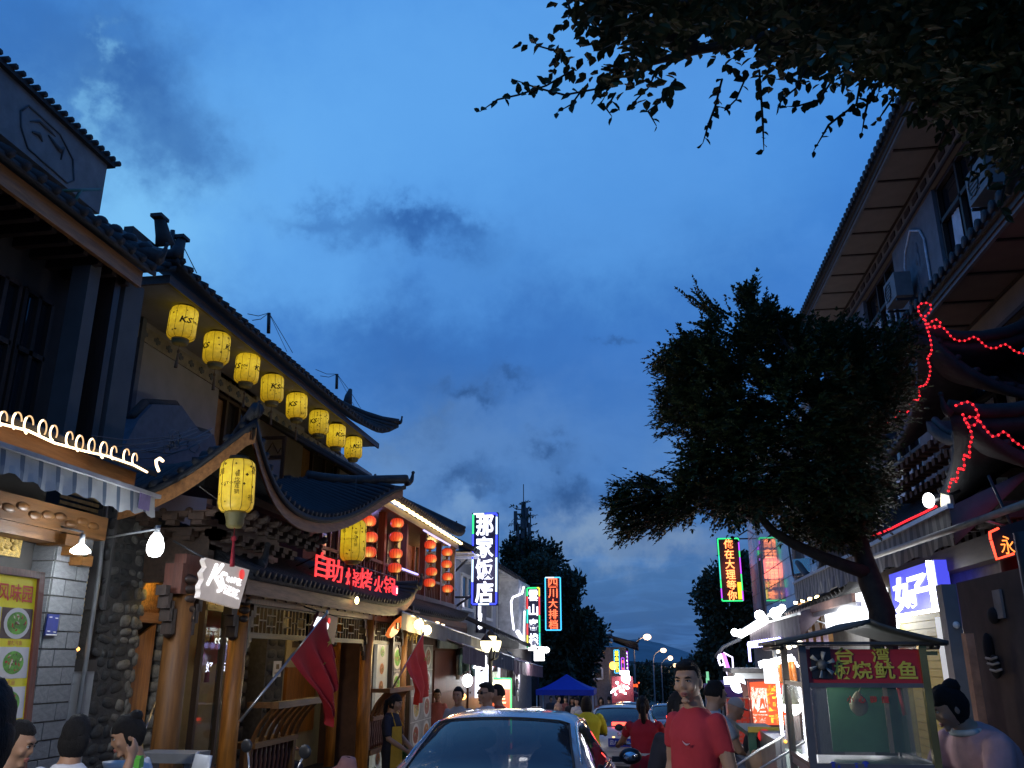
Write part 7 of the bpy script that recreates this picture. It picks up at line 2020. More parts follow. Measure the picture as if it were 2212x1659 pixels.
mass_tree('dark bushy tree behind the tall blue bordered sign, below the mast',[(1088,1215),(1100,1180),(1130,1172),(1160,1190),(1190,1185),(1200,1210),(1188,1250),(1190,1330),(1110,1330),(1080,1260)],58,2.5,420,.30,21)
mass_tree('dark tree behind the cyan bordered sign',[(1195,1260),(1225,1242),(1245,1255),(1250,1280),(1235,1310),(1270,1345),(1275,1380),(1240,1430),(1180,1480),(1150,1480),(1160,1380),(1180,1300)],55,2.5,520,.28,22)
mass_tree('rounded dark tree nearer the dark far house',[(1235,1345),(1265,1328),(1290,1350),(1298,1370),(1296,1395),(1280,1420),(1270,1480),(1200,1490),(1190,1420)],62,2.5,460,.28,23)
mass_tree('wispy tree top poking over the grey shop row',[(1130,1225),(1170,1205),(1185,1220),(1180,1260),(1150,1300),(1110,1290)],50,2,160,.24,24)
mass_tree('tall dark tree behind the white tiled building',[(1550,1240),(1575,1215),(1620,1210),(1640,1260),(1640,1400),(1600,1430),(1535,1420),(1510,1390),(1525,1370),(1530,1330),(1512,1300),(1525,1260)],50,2.2,520,.26,25)
mass_tree('lower dark tree by the end of the far road',[(1490,1440),(1510,1425),(1545,1410),(1570,1420),(1580,1480),(1560,1500),(1480,1500),(1470,1465)],80,3,420,.36,26)
for i,(u0,w,v0,Yy,sd) in enumerate(((1395,38,1440,170,31),(1425,34,1446,190,32),(1455,36,1450,200,33),(1378,26,1448,150,34),(1485,34,1448,180,35))):
    mass_tree(['far dark tree between the first and second arched lamps','far dark tree behind the second arched lamp','far dark tree behind the fourth arched lamp','far dark tree beside the pale signs at the far house','far dark tree at the bend of the road'][i],
              [(u0-w/2,v0+14),(u0-w/4,v0+3),(u0,v0),(u0+w/3,v0+4),(u0+w/2,v0+18),(u0+w/2,v0+60),(u0-w/2,v0+60)],Yy,3,150,.55,sd)
# mass of woodland closing the view
mb=MB();rn=random.Random(40)
for k in range(2600):
    u=rn.uniform(1280,1640);Yy=rn.uniform(200,240);v=1452+rn.uniform(0,44)+6*math.sin(u*.05)+4*math.sin(u*.13)
    p=at(u,v,Y=Yy)
    for w in range(4):add_leaf(mb,p+rnd_dir(rn)*.8,rnd_dir(rn),rnd_dir(rn),1.3,.8)
solo('treeline',mb,LEAF_F,'far dark belt of trees closing the end of the road','trees',kind='stuff',fix=False)

# mast disguised as a pine
Yy=56;x=at(1131,1100,Y=Yy).x
t=thing('antenna_mast','tall antenna mast disguised as a pine tree behind the tall blue bordered sign','mast',(x,Yy,G(Yy)))
zt=at(1131,1046,Y=Yy).z
mb=MB();mb.tube([(x,Yy,G(Yy)),(x,Yy,zt-2.6),(x,Yy,zt-1.2)],[.3,.22,.15],10);mb.tube([(x,Yy,zt-1.2),(x,Yy,zt)],.03,6);mb.tube([(x+.45,Yy,zt-4),(x+.45,Yy,zt-1.9)],.05,6);part('pole',mb,BLACK,t)
mb=MB()
for k,(dx,dz) in enumerate(((-.35,-3.4),(0,-3.0),(.4,-3.3),(-.5,-2.5),(.25,-2.3))):mb.box((x+dx,Yy-.3,zt+dz),(.22,.14,1.3))
part('antenna_panel',mb,mat('mast panel',(.05,.055,.06),.6),t)
rn=random.Random(9);mb,lv=MB(),MB()
for k in range(44):
    z=zt-1.2-k*.125;r=min(1.9,.5+.05*k)*rn.uniform(.6,1.15);a=k*2.4
    d=Vector((math.cos(a),math.sin(a)*.8,.1));e=Vector((x,Yy,z))+d*r
    pts=[Vector((x,Yy,z)),Vector((x,Yy,z-.05))+d*r*.6,e+Vector((0,0,.18*rn.uniform(-.6,1)))]
    mb.tube(pts,[.035,.03,.015],4)
    for q in range(int(14*r)):
        s=rn.uniform(.25,1);p=pts[0]*(1-s)+pts[2]*s+Vector((0,0,.06*math.sin(s*3.14)-.04));add_leaf(lv,p,rnd_dir(rn)+d*.6,rnd_dir(rn),.24,.09)
part('branch',mb,BARK,t)['kind']='stuff';part('needles',lv,LEAF_F,t,fix=False)['kind']='stuff'

# roof poles with wires
for k,(u0,v0,v1,X,lab) in enumerate(((580,720,676,-7.9,'thin black wire pole standing on the tiled ridge above the third lantern'),(727,840,808,-7.9,'short black wire pole on the tiled ridge nearer the far corner'),(373,540,497,-7.8,'small black pole between the two ridge horns'))):
    a,b=at(u0,v0,X=X),at(u0+(1 if k<2 else 0),v1,X=X);t=thing('wire_pole',lab,'pole',a)
    mb=MB();mb.tube([a,b],.04,6);part('pole',mb,BLACK,t)
    mb=MB()
    if k<2:
        for (u1,v1_) in ((u0-45,v0-42),(u0-35,v0-28)):mb.tube([b,(b+at(u1,v1_,X=X))/2+Vector((0,0,-.06)),at(u1,v1_,X=X)],.008,4)
        mb.tube([b,at(u0+30,v0+14,X=X)+Vector((0,0,.1)),at(u0+52,v0+42,X=X)],.008,4);mb.tube([b,at(u0+40,v0+40,X=X)],.006,4)
    else:mb.tube([b,at(400,540,X=X),at(425,590,X=-7.2)],.008,4)
    part('wire',mb,BLACK,t)
t=thing('cable_tangle','tangle of grey cables slung between the rope light and the gate roof','cable',at(380,960,X=-4.6))
mb=MB();rn=random.Random(2)
GC=mat('grey cable',(.11,.11,.12),.6)
for k in range(9):
    a=at(230+rn.uniform(-60,60),955+rn.uniform(-15,25),X=-4.9);b=at(430+rn.uniform(-20,30),930+rn.uniform(-10,25),X=-4.5)
    m=(a+b)/2+Vector((rn.uniform(-.1,.1),rn.uniform(-.1,.1),rn.uniform(-.16,.02)));mb.tube([a,(a+m)/2+Vector((0,0,-.03)),m,(m+b)/2+Vector((0,0,-.03)),b],.006,4)
for k in range(6):
    c=at(385+rn.uniform(-25,40),950+rn.uniform(-12,20),X=-4.6);r=rn.uniform(.05,.12);mb.tube([c+Vector((rn.uniform(-.02,.02),r*math.cos(q),r*.7*math.sin(q))) for q in [i*.7 for i in range(10)]],.006,4)
mb.tube([at(430,1050,X=-4.2),at(470,1080,X=-4.2),at(505,1082,X=-4.0)],.006,4)
part('cable',mb,GC,t)
# ------------------------------------------------------------------ people
SKIN=mat('skin',(.40,.235,.15),.55,.10,6,spec=.35);SKIN2=mat('tanned skin',(.32,.18,.11),.55,.12,6,spec=.35)
HAIR=mat('black hair',(.009,.008,.008),.75,.4,30,.6,stretch=(4,4,.5),spec=.25)
EYEW=mat('eye white',(.5,.48,.45),.3,.02);EYEB=mat('dark iris',(.01,.008,.006),.2,.02);LIP=mat('lips',(.30,.10,.08),.5,.1)
def fuse(mb,voxel,smooth=3,name='body',m=None):
    """one continuous surface out of overlapping volumes"""
    me=mb.mesh(name,m or SKIN);fix_normals(me)
    o=bpy.data.objects.new(name,me);TMP.collection.objects.link(o)
    r=o.modifiers.new('r','REMESH');r.mode='VOXEL';r.voxel_size=voxel;r.use_smooth_shade=True
    s=o.modifiers.new('s','SMOOTH');s.iterations=smooth;s.factor=.5
    TMP.view_layers[0].update();dg=TMP.view_layers[0].depsgraph
    out=bpy.data.meshes.new_from_object(o.evaluated_get(dg));out.name=name
    bpy.data.objects.remove(o);bpy.data.meshes.remove(me)
    if not out.materials:out.materials.append(m or SKIN)
    return out
def loft(mb,rings,n=14):
    """rings: (centre, lateral unit, forward unit, rx, ry)"""
    vs=[]
    for c,l,f,rx,ry in rings:
        for j in range(n):
            a=2*math.pi*j/n;ca,sa=math.cos(a),math.sin(a)
            vs.append(Vector(c)+Vector(l)*(rx*math.copysign(abs(ca)**.85,ca))+Vector(f)*(ry*math.copysign(abs(sa)**.85,sa)))
    k=len(rings)
    mb.add(vs,[(i*n+j,i*n+(j+1)%n,(i+1)*n+(j+1)%n,(i+1)*n+j) for i in range(k-1) for j in range(n)]+[tuple(range(n))[::-1],tuple(range((k-1)*n,k*n))])
def limb(mb,pts,rs,n=10):
    P,Rr=[],[]
    for i in range(len(pts)-1):
        a,b=Vector(pts[i]),Vector(pts[i+1])
        for q in range(4):P.append(a+(b-a)*q/4);Rr.append(rs[i]+(rs[i+1]-rs[i])*q/4+(.10*rs[i]*math.sin(q/4*3.14) if i<len(pts)-1 else 0))
    P.append(Vector(pts[-1]));Rr.append(rs[-1]);mb.tube(P,Rr,n)
def hand(mb,wrist,d,palm_n,k=1.0,curl=.5,side=1):
    d=Vector(d).normalized();pn=Vector(palm_n);pn=(pn-d*pn.dot(d)).normalized();s=d.cross(pn)*side
    w=Vector(wrist)
    loft(mb,[(w,s,pn,.024*k,.02*k),(w+d*.03*k,s,pn,.035*k,.018*k),(w+d*.085*k,s,pn,.042*k,.016*k),(w+d*.098*k,s,pn,.036*k,.012*k)],10)
    for i,(off,L_) in enumerate(((-.030,.066),(-.010,.076),(.010,.070),(.029,.054))):
        b=w+d*.09*k+s*off*k;dd=d.copy();P=[b]
        for q in range(3):
            dd=(dd+pn*curl*.55).normalized();P.append(P[-1]+dd*L_*k*(.42,.33,.25)[q])
        mb.tube([w+d*.07*k+s*off*k]+P,[.0095*k,.0095*k,.009*k,.008*k,.0065*k],7)
    b=w+d*.03*k-s*.03*k;dd=(d*.7-s*.8+pn*.3).normalized();mb.tube([w+d*.02*k-s*.01*k,b,b+dd*.035*k,b+(dd+d*.5).normalized()*.062*k],[.014*k,.013*k,.011*k,.008*k],7)
BASE=dict(pelvis=(0,0,.93),waist=(0,-.005,1.07),chest=(0,.0,1.27),neck=(0,.02,1.46),head=(0,-.02,1.615),
            sl=(-.170,.01,1.405),el=(-.235,.03,1.13),wl=(-.235,-.05,.88),sr=(.170,.01,1.405),er=(.235,.03,1.13),wr=(.235,-.05,.88),
            hl=(-.09,0,.90),kl=(-.10,-.02,.49),al=(-.10,.03,.09),hr=(.09,0,.90),kr=(.10,-.02,.49),ar=(.10,.03,.09))
SIT=dict(pelvis=(0,0,.50),waist=(0,-.01,.63),chest=(0,-.03,.83),neck=(0,-.03,1.02),head=(0,-.07,1.175),sl=(-.185,-.03,.965),el=(-.24,-.10,.70),wl=(-.16,-.32,.70),
           sr=(.185,-.03,.965),er=(.24,-.10,.70),wr=(.16,-.32,.70),hl=(-.09,0,.47),kl=(-.13,-.42,.47),al=(-.13,-.40,.09),hr=(.09,0,.47),kr=(.13,-.42,.47),ar=(.13,-.40,.09))
def person(label,loc,rz=0.0,pose=None,base=BASE,scale=1.0,skin=SKIN,shirt=None,trousers=None,hair='short',face=True,sleeve=.64,hyaw=0.0,hpitch=0.0,hroll=0.0,legs='long',detail=1,build=1.0,group=None,hands=True,vneck=False,shoes=None,headscale=1.0):
    t=thing('person',label,'person',loc,group,rz);WORLD[t.name]=Matrix.Identity(4);t.scale=(scale,)*3
    J={k:Vector(v) for k,v in dict(base,**(pose or {})).items()}
    vx=(.011,.016,.024)[min(2,2-detail)] if detail<3 else .0075
    lat=(J['sr']-J['sl']).normalized();B=build
    def sp():
        pts=[J['pelvis'],J['waist'],J['chest'],J['neck']]
        return pts
    def ring(c,up,rx,ry):
        up=Vector(up).normalized();l=(lat-up*lat.dot(up)).normalized();f=up.cross(l);return (c,l,f,rx,ry)
    u0=(J['waist']-J['pelvis']);u1=(J['chest']-J['waist']);u2=(J['neck']-J['chest'])
    def torso(mb,g=0.0,low=True,top=True):
        R=[]
        if low:R.append(ring(J['pelvis']-u0.normalized()*.09,u0,.135*B+g,.10*B+g))
        R+=[ring(J['pelvis'],u0,.165*B+g,.115*B+g),ring(J['waist'],u0+u1,.140*B+g,.10*B+g),ring(J['chest']-u1*.2,u1,.160*B+g,.112*B+g),ring(J['chest']+u2*.15,u1+u2,.172*B+g,.118*B+g),ring(J['chest']+u2*.55,u2,.160*B+g,.098*B+g),ring(J['chest']+u2*.85,u2,.105*B+g,.075*B+g)]
        if top:R.append(ring(J['neck']+u2.normalized()*.012,u2,.062+g*.6,.062+g*.6))
        loft(mb,R,16)
        for s in ('sl','sr'):mb.ell(J[s]-Vector((0,0,.012)),((.050+g*.6)*B,)*3,12,8)
    mb=MB();torso(mb)
    limb(mb,[J['neck']-u2*.15,J['neck']*.45+J['head']*.55,J['head']],[.058,.052,.05],12)
    # head
    hm=Matrix.Rotation(hyaw,3,'Z') @ Matrix.Rotation(hroll,3,'Y') @ Matrix.Rotation(hpitch,3,'X')
    S=headscale
    def fn(v):
        x,y,z=v
        if z<0:x*=1-.30*(-z)**1.6;y=y*(1-.22*(-z)**2) if y>0 else y*(1-.06*(-z))
        if y>0 and z>-.4:y*=1.08
        return Vector((x*(1-.06*max(0,-y)),y,z))
    H=lambda x,y,z:J['head']+hm @ (Vector((x,y,z))*S)
    mb.ell(J['head'],(.077*S,.095*S,.118*S),20,14,0,hm,fn)
    if detail>=1:
        mb.tube([H(0,-.088,.030),H(0,-.103,-.012),H(0,-.109,-.022)],[.010*S,.012*S,.014*S],8);mb.ell(H(.012,-.096,-.024),(.010*S,)*3,8,6);mb.ell(H(-.012,-.096,-.024),(.010*S,)*3,8,6)
        mb.ell(H(0,-.088,.042),(.055*S,.012*S,.012*S),10,6,0,hm);mb.ell(H(0,-.087,-.055),(.026*S,.014*S,.016*S),10,6,0,hm);mb.ell(H(0,-.080,-.098),(.028*S,.02*S,.018*S),10,6,0,hm)
        for s in (-1,1):mb.ell(H(.045*s,-.068,-.022),(.024*S,.02*S,.024*S),8,6,0,hm)
    for s in (-1,1):mb.ell(H(.078*s,.012,-.008),(.010*S,.02*S,.032*S),8,6,0,hm)
    for s,e,w,sg in (('sl','el','wl',-1),('sr','er','wr',1)):
        limb(mb,[J[s],J[e],J[w]],[.052*B,.040*B,.027],10)
        if hands:
            d=(J[w]-J[e]).normalized();hand(mb,J[w]-d*.01,d+Vector((0,-.15,0)),Vector((-sg*1.0,-.1,0)) if abs(d.z)>.5 else Vector((0,0,-1)),1.0,.5,sg)
        else:mb.ell(J[w]+(J[w]-J[e]).normalized()*.05,(.035,.03,.05),8,6)
    for h,k,a in (('hl','kl','al'),('hr','kr','ar')):
        limb(mb,[J[h],J[k],J[a]],[.082*B,.055*B,.036],10)
        f=Vector((0,-1,0));mb.ell(J[a]+f*.06+Vector((0,0,-.045)),(.042,.12,.036),10,6)
    o=put('body',fuse(mb,vx,4,'body',skin),t)
    if shirt:
        mb=MB();torso(mb,.016,True,True)
        for s,e in (('sl','el'),('sr','er')):
            q=J[s]+(J[e]-J[s])*(sleeve if sleeve<=1 else 1)
            pts,rs=[J[s],q],[.047*B+.008,.046*B+.010]
            if sleeve>1:
                w='w'+s[1];pts.append(J[e]+(J[w]-J[e])*(sleeve-1));rs=[.056*B+.012,.048*B+.012,.040]
            limb(mb,pts,rs,12)
        me=fuse(mb,max(vx,.011)*1.15,3,'shirt',shirt)
        # soft cloth creases
        for v in me.vertices:
            n_=noise.noise(Vector((v.co.x*9,v.co.y*9,v.co.z*3.5)))*.011+noise.noise(Vector((v.co.x*22+v.co.z*8,v.co.y*22,v.co.z*7)))*.004
            v.co+=v.normal*n_
        put('shirt',me,t)
        if vneck:
            c=J['neck']+u2.normalized()*.0
    if trousers:
        mb=MB();loft(mb,[ring(J['pelvis']+u0*.35,u0,.158*B+.012,.108*B+.012),ring(J['pelvis'],u0,.170*B+.012,.12*B+.012),ring(J['pelvis']-u0.normalized()*.10,u0,.14*B+.012,.105*B+.012)],16)
        for h,k,a in (('hl','kl','al'),('hr','kr','ar')):
            if legs=='long':limb(mb,[J[h],J[k],J[a]],[.095*B,.072*B,.058],12)
            else:limb(mb,[J[h],J[h]+(J[k]-J[h])*.9],[.10*B,.088*B],12)
        put('trousers',fuse(mb,max(vx,.013)*1.2,3,'trousers',trousers),t)
    if shoes:
        for a in ('al','ar'):
            mb=MB();mb.ell(J[a]+Vector((0,-.055,-.045)),(.05,.135,.045),12,8);part('shoe',mb,shoes,t)
    # hair
    if hair:
        mb=MB();rn=random.Random(hash(label) & 255)
        def hf(v):
            v=fn(v);r=1+.05*noise.noise(v*6)+.03*noise.noise(v*14)
            front=max(0,-v.y)
            if v.z<(.58 if hair=='crop' else .48 if hair=='short' else .25) and v.y<-.25:r=.80           # leave the face free
            elif hair in ('short','crop') and v.z<(-.25 if hair=='short' else .1):r=.82
            elif hair=='crop' and v.z<.40:r=.955                                                     # clipped sides
            return v*r
        cap=1.11 if hair != 'crop' else 1.09
        mb.ell(H(0,.008,.010),(.077*S*cap,.095*S*cap,.118*S*cap),28,20,0,hm,hf)
        if hair=='crop':mb.ell(H(0,-.022,.098),(.056*S,.074*S,.034*S),16,8,0,hm,lambda v:v*(1+.12*noise.noise(v*9)))
        if hair=='bob':mb.ell(H(0,.022,-.035),(.094*S,.094*S,.112*S),20,12,0,hm,lambda v:(v if v.y>-.35 else v*.7)*(1+.05*noise.noise(v*8)))
        if hair=='long':
            loft(mb,[(H(0,.03,.03),hm @ Vector((1,0,0)),hm @ Vector((0,1,0)),.085,.075),(H(0,.05,-.10),hm @ Vector((1,0,0)),hm @ Vector((0,1,0)),.095,.06),(H(0,.065,-.24),Vector((1,0,0)),Vector((0,1,0)),.10,.045),(H(0,.07,-.36),Vector((1,0,0)),Vector((0,1,0)),.07,.03)],14)
            for s in (-1,1):mb.tube([H(.075*s,-.03,.06),H(.088*s,-.025,-.06),H(.08*s,-.03,-.2)],[.025,.028,.015],8)
        if hair=='tail':mb.tube([H(0,.10,.04),H(0,.145,.0),H(0,.14,-.12),H(0,.115,-.26)],[.03,.036,.034,.010],10)
        if hair=='bun':mb.ell(H(0,.075,.10),(.045,.05,.045),12,8,0,hm,lambda v:v*(1+.1*noise.noise(v*7)))
        part('hair',mb,HAIR,t)
    if face and detail>=1:
        for s in (-1,1):
            mb=MB();mb.ell(H(.031*s,-.0845,.014),(.0125*S,.008*S,.0065*S),12,8,0,hm);e=part('eye',mb,EYEW,t)
            mb=MB();mb.ell(H(.031*s,-.0895,.014),(.0058*S,.005*S,.0058*S),10,6,0,hm);part('iris',mb,EYEB,e)
            mb=MB();mb.tube([H(.017*s,-.0975,.032),H(.034*s,-.096,.037),H(.052*s,-.083,.031)],[.0035*S,.0045*S,.002*S],6);part('eyebrow',mb,HAIR,t)
            mb=MB();mb.tube([H(.018*s,-.0915,.0165),H(.031*s,-.094,.0205),H(.045*s,-.085,.0165)],.0022*S,5);part('eyelid',mb,HAIR,t)
        mb=MB();mb.tube([H(-.024,-.0915,-.058),H(-.008,-.1015,-.0535),H(.008,-.1015,-.0535),H(.024,-.0915,-.058)],[.003*S,.006*S,.006*S,.003*S],8);mb.tube([H(-.02,-.0925,-.064),H(0,-.101,-.067),H(.02,-.0925,-.064)],[.003*S,.0072*S,.003*S],8);part('lips',mb,LIP,t)
    return t,J,H,hm

def ground_loc(u,v,Y,dz=0.0):
    p=at(u,v,Y=Y);return Vector((p.x,Y,G(Y)+dz))
CLOTH=lambda n,c,v=.12:mat(n,c,.85,v,9,.15,spec=.25)
# the man in the red shirt
L0=ground_loc(1500,1560,5.75,.02)
t,J,H,hm=person('man in a red sports shirt walking towards the camera, short clipped hair',L0,R_(-46),pose=dict(
    el=(-.245,.05,1.15),wl=(-.26,-.02,.92),er=(.25,.02,1.12),wr=(.24,-.14,.89),hl=(-.09,0,.90),kl=(-.10,-.12,.50),al=(-.1,-.05,.09),kr=(.10,.02,.48),ar=(.10,.20,.12),head=(0,-.035,1.615)),
    shirt=CLOTH('red sports cloth',(.42,.035,.045),.10),trousers=CLOTH('dark shorts',(.03,.03,.035)),hair='crop',hyaw=R_(24),hroll=R_(-2),hpitch=R_(2),detail=3,legs='short',build=.97,scale=1.02,shoes=mat('dark trainers',(.03,.03,.03),.6))
mb=MB();mb.tube([(.095,-.150,1.285),(.075,-.155,1.275),(.060,-.157,1.281),(.040,-.155,1.295)],[.001,.006,.004,.001],6)
part('chest_mark',mb,mat('pale print',(.55,.35,.36),.5),t)
mb=MB()
neck=J['neck']
P=[neck+Vector((-.075*math.cos(a),-.072*math.sin(a)-.004,-.012-.055*max(0,math.sin(a))**4)) for a in [i*.2618 for i in range(-6,19)]]
mb.tube(P+[P[0]],.006,5);part('collar',mb,MATS['red sports cloth'],t)
# woman in black beside him
person('long haired woman in a black top walking close beside the man in red',ground_loc(1470,1560,6.9),R_(20),pose=dict(er=(.25,.06,1.15),wr=(.24,-.1,.95)),scale=.93,shirt=CLOTH('black cloth',(.02,.02,.028)),trousers=CLOTH('black patterned cloth',(.03,.027,.022),.9),hair='long',hyaw=R_(25),detail=2,sleeve=1.0,skin=SKIN2)
# man in white and grey shirt behind, seen from the back
person('dark haired man in a grey and white T-shirt looking away behind the man in red',ground_loc(1540,1560,8.6),R_(118),pose=dict(er=(.25,-.1,1.15),wr=(.22,-.38,1.10),el=(-.25,-.1,1.15),wl=(-.2,-.36,1.1),head=(0,-.05,1.60)),shirt=CLOTH('grey white cloth',(.34,.36,.38)),trousers=CLOTH('olive trousers',(.045,.05,.04)),hair='short',hpitch=R_(14),detail=2)
t,J,H,hm=person('person in a pale cap and beige top bending behind the grey shirted man',ground_loc(1556,1560,10.5),R_(105),pose=dict(chest=(0,-.06,1.25),neck=(0,-.13,1.42),head=(0,-.2,1.55),wr=(.2,-.4,1.05),er=(.25,-.15,1.15)),shirt=CLOTH('beige top',(.32,.29,.24)),trousers=CLOTH('grey trousers',(.08,.08,.085)),hair=None,hpitch=R_(20),detail=1,scale=.95)
mb=MB();mb.ell(H(0,.005,.03),(.088,.105,.10),16,10,0,hm,lambda v:Vector((v.x,v.y,max(v.z,-.1))));mb.ell(H(0,-.10,.03),(.07,.06,.012),12,6,0,hm);part('cap',mb,CLOTH('pale cap',(.36,.36,.36)),t)
# yellow aproned woman
t,J,H,hm=person('woman with tied back hair in navy top and yellow apron by the menu panels',Vector((-3.55,12.5,G(12.5))),R_(82),pose=dict(er=(.23,-.06,1.12),wr=(.12,-.30,.95),el=(-.23,-.06,1.12),wl=(-.10,-.30,.95),head=(0,-.05,1.60)),scale=.93,shirt=CLOTH('navy top',(.018,.02,.035)),trousers=CLOTH('black trousers',(.015,.015,.018)),hair='tail',hpitch=R_(12),detail=2,sleeve=.9,skin=SKIN2)
mb=MB();mb.grid(lambda s,q:Vector(((s-.5)*(.30+.22*q),-.150-.03*q-.02*math.cos((s-.5)*5)+.055*abs(s-.5)*2,1.28-.75*q)),10,10);mb.tube([(-.14,-.13,1.28),(-.08,-.03,1.47),(.08,-.03,1.47),(.14,-.13,1.28)],.009,5);part('apron',mb,CLOTH('yellow apron cloth',(.52,.30,.03)),t,fix=False)
# people beyond the parked car
person('man in a pink T-shirt standing by the red brown doors',ground_loc(945,1530,19.5),R_(-20),pose=dict(er=(.27,-.02,1.14),wr=(.3,-.16,.93)),shirt=CLOTH('salmon cloth',(.42,.13,.12)),trousers=CLOTH('dark jeans',(.03,.035,.05)),hair='short',hyaw=R_(35),hpitch=R_(10),detail=1,build=1.1,skin=SKIN2)
person('man with dark hair and a pale shirt half hidden by the silver car roof',ground_loc(990,1530,13.2),R_(-10),shirt=CLOTH('pale grey shirt',(.30,.31,.32)),trousers=MATS['dark jeans'],hair='short',detail=1,skin=SKIN2,scale=.985)
t,J,H,hm=person('man in sunglasses and white V-neck shirt facing sideways above the silver car roof',ground_loc(1052,1530,11.3),R_(-35),shirt=CLOTH('white V shirt',(.55,.54,.58)),trousers=MATS['dark jeans'],hair='crop',hyaw=R_(-10),detail=2,skin=SKIN2,headscale=1.06)
mb=MB()
for s in (-1,1):mb.ell(H(.034*s,-.092,.014),(.026,.012,.017),12,8,0,hm)
mb.tube([H(-.07,.0,.02),H(-.064,-.08,.016),H(.064,-.08,.016),H(.07,0,.02)],.004,5);part('sunglasses',mb,glass('sunglass',(.01,.01,.01),.1),t)
person('man close behind the one in sunglasses, lit orange by the light box',ground_loc(1076,1530,12.4),R_(-60),shirt=CLOTH('dusty red shirt',(.30,.08,.06)),trousers=MATS['dark jeans'],hair='short',detail=1,skin=SKIN2)
person('person with black hair whose back shows just past the silver car roof',ground_loc(1076,1535,24),R_(180),shirt=CLOTH('white top far',(.4,.4,.42)),trousers=MATS['dark jeans'],hair='bob',detail=0,scale=.9,face=False)
mb=None
person('person crouching in dark clothes in front of the man in pink',ground_loc(968,1560,16),R_(150),base=SIT,shirt=CLOTH('black shirt',(.02,.02,.02)),trousers=MATS['dark jeans'],hair='bob',detail=0,face=False)
for k,(u,Yy,sc,c,hr,rz,lab) in enumerate(((1206,33,.95,(.40,.22,.15),'short',60,'bare armed person under the blue tent, seen sideways'),(1235,30,.93,(.02,.02,.025),'long',20,'woman with a fringe in a black jacket near the blue tent'),(1222,36,.95,(.10,.03,.03),'bob',0,'small figure in dark red behind the woman with the fringe'),(1247,27,.92,(.34,.33,.35),'bob',-30,'woman in a pale top touching her chin by the blue tent'),(1298,33,.93,(.12,.05,.04),'long',10,'long haired woman walking past the far silver car'),(1316,38,.95,(.03,.03,.035),'short',200,'dark figure seen from behind close to the far cars'),(1190,42,.95,(.05,.05,.06),'short',30,'dim figure standing at the back of the blue tent'))):
    person(lab,ground_loc(u,1520,Yy),R_(rz),pose=dict(wr=(.1,-.2,1.3),er=(.25,-.08,1.15)) if k==3 else None,scale=sc,shirt=CLOTH('far top %d'%k if False else 'top cloth '+'abcdefg'[k],c),trousers=MATS['dark jeans'],hair=hr,detail=0,sleeve=.2 if k==0 else 1.4,skin=SKIN)
# people at the table
SK=SKIN2
zt_=G(4.6)
LOWSIT=SIT
person('man in a teal T-shirt hunched at the table, dark hair, seen from the side',Vector((-3.84,5.0,zt_+.10)),R_(130),base=SIT,pose=dict(el=(-.26,-.12,.72),head=(0,-.10,1.17),neck=(0,-.05,1.01)),shirt=CLOTH('teal striped cloth',(.03,.20,.26),.35),trousers=MATS['dark jeans'],hair='short',hpitch=R_(18),hyaw=R_(-30),detail=2,skin=SK,build=1.12)
person('woman with a black bob and white off-shoulder top seen from behind',Vector((-3.40,5.02,zt_+.14)),R_(178),base=SIT,pose=dict(er=(-.27,-.12,.74),wr=(-.14,-.22,1.0),el=(.27,-.16,.78),wl=(.10,-.30,1.02),sl=(.185,-.03,.965),sr=(-.185,-.03,.965)) if False else dict(el=(-.27,-.14,.76),wl=(-.24,-.28,1.03),er=(.25,-.12,.72)),shirt=CLOTH('white blouse',(.52,.52,.55)),trousers=MATS['dark jeans'],hair='bob',face=False,hpitch=R_(8),hyaw=R_(10),detail=2,sleeve=.75,scale=1.0,skin=SK,headscale=.92)
person('woman with hair pinned up and white T-shirt facing the table',Vector((-3.40,5.86,zt_+.09)),R_(-60),base=SIT,pose=dict(el=(-.24,-.16,.72),wl=(-.08,-.34,.80),er=(.24,-.14,.70),wr=(.08,-.34,.74),head=(0,-.11,1.17)),shirt=CLOTH('white T-shirt',(.50,.50,.54)),trousers=MATS['dark jeans'],hair='bun',hpitch=R_(22),detail=2,scale=1.0,skin=SK)
person('dark silhouetted person with thick hair at the very edge close to the camera',Vector((at(-45,1560,d=2.4).x,at(-45,1560,d=2.4).y,G(2.2)-.03)),R_(200),shirt=CLOTH('dark rust cloth',(.07,.03,.025)),trousers=MATS['dark jeans'],hair='bob',face=False,detail=1,scale=.93,headscale=1.12)
# seated in the porch, hat wearer
person('person in a pale shirt sitting inside the porch behind the wooden balustrade',Vector((-5.05,at(588,1480,X=-5.05).y,.0-.30)),R_(120),base=SIT,shirt=CLOTH('pale porch shirt',(.26,.25,.24)),trousers=MATS['dark jeans'],hair='short',detail=1,face=True,skin=SK)
t,J,H,hm=person('low seated woman in a pink bucket hat near the porch steps',Vector((at(737,1640,Y=9.6).x,9.6,G(9.6)-.36)),R_(60),base=SIT,pose=dict(head=(0,-.09,1.17)),shirt=CLOTH('dark hat wearer cloth',(.03,.03,.035)),trousers=MATS['dark jeans'],hair='short',hpitch=R_(10),detail=2,skin=SK)
mb=MB();n=24
for (r0,z0) in ((0,0),):
    mb.lathe((0,0,0),[(.02,.125),(.075,.12),(.095,.06),(.102,.03),(.165,-.02),(.168,-.025),(.10,.022),(.0,.10)],24,sx=1,sy=1.05,cap=False)
mb.v=[tuple(H(0,.0,.035)+hm @ Vector((v[0],v[1],v[2]+.012*math.sin(3*math.atan2(v[1],v[0]))*(1 if v[2]<0 else 0)))) for v in mb.v]
part('hat',mb,CLOTH('dusty pink felt',(.42,.20,.17)),t,fix=False)
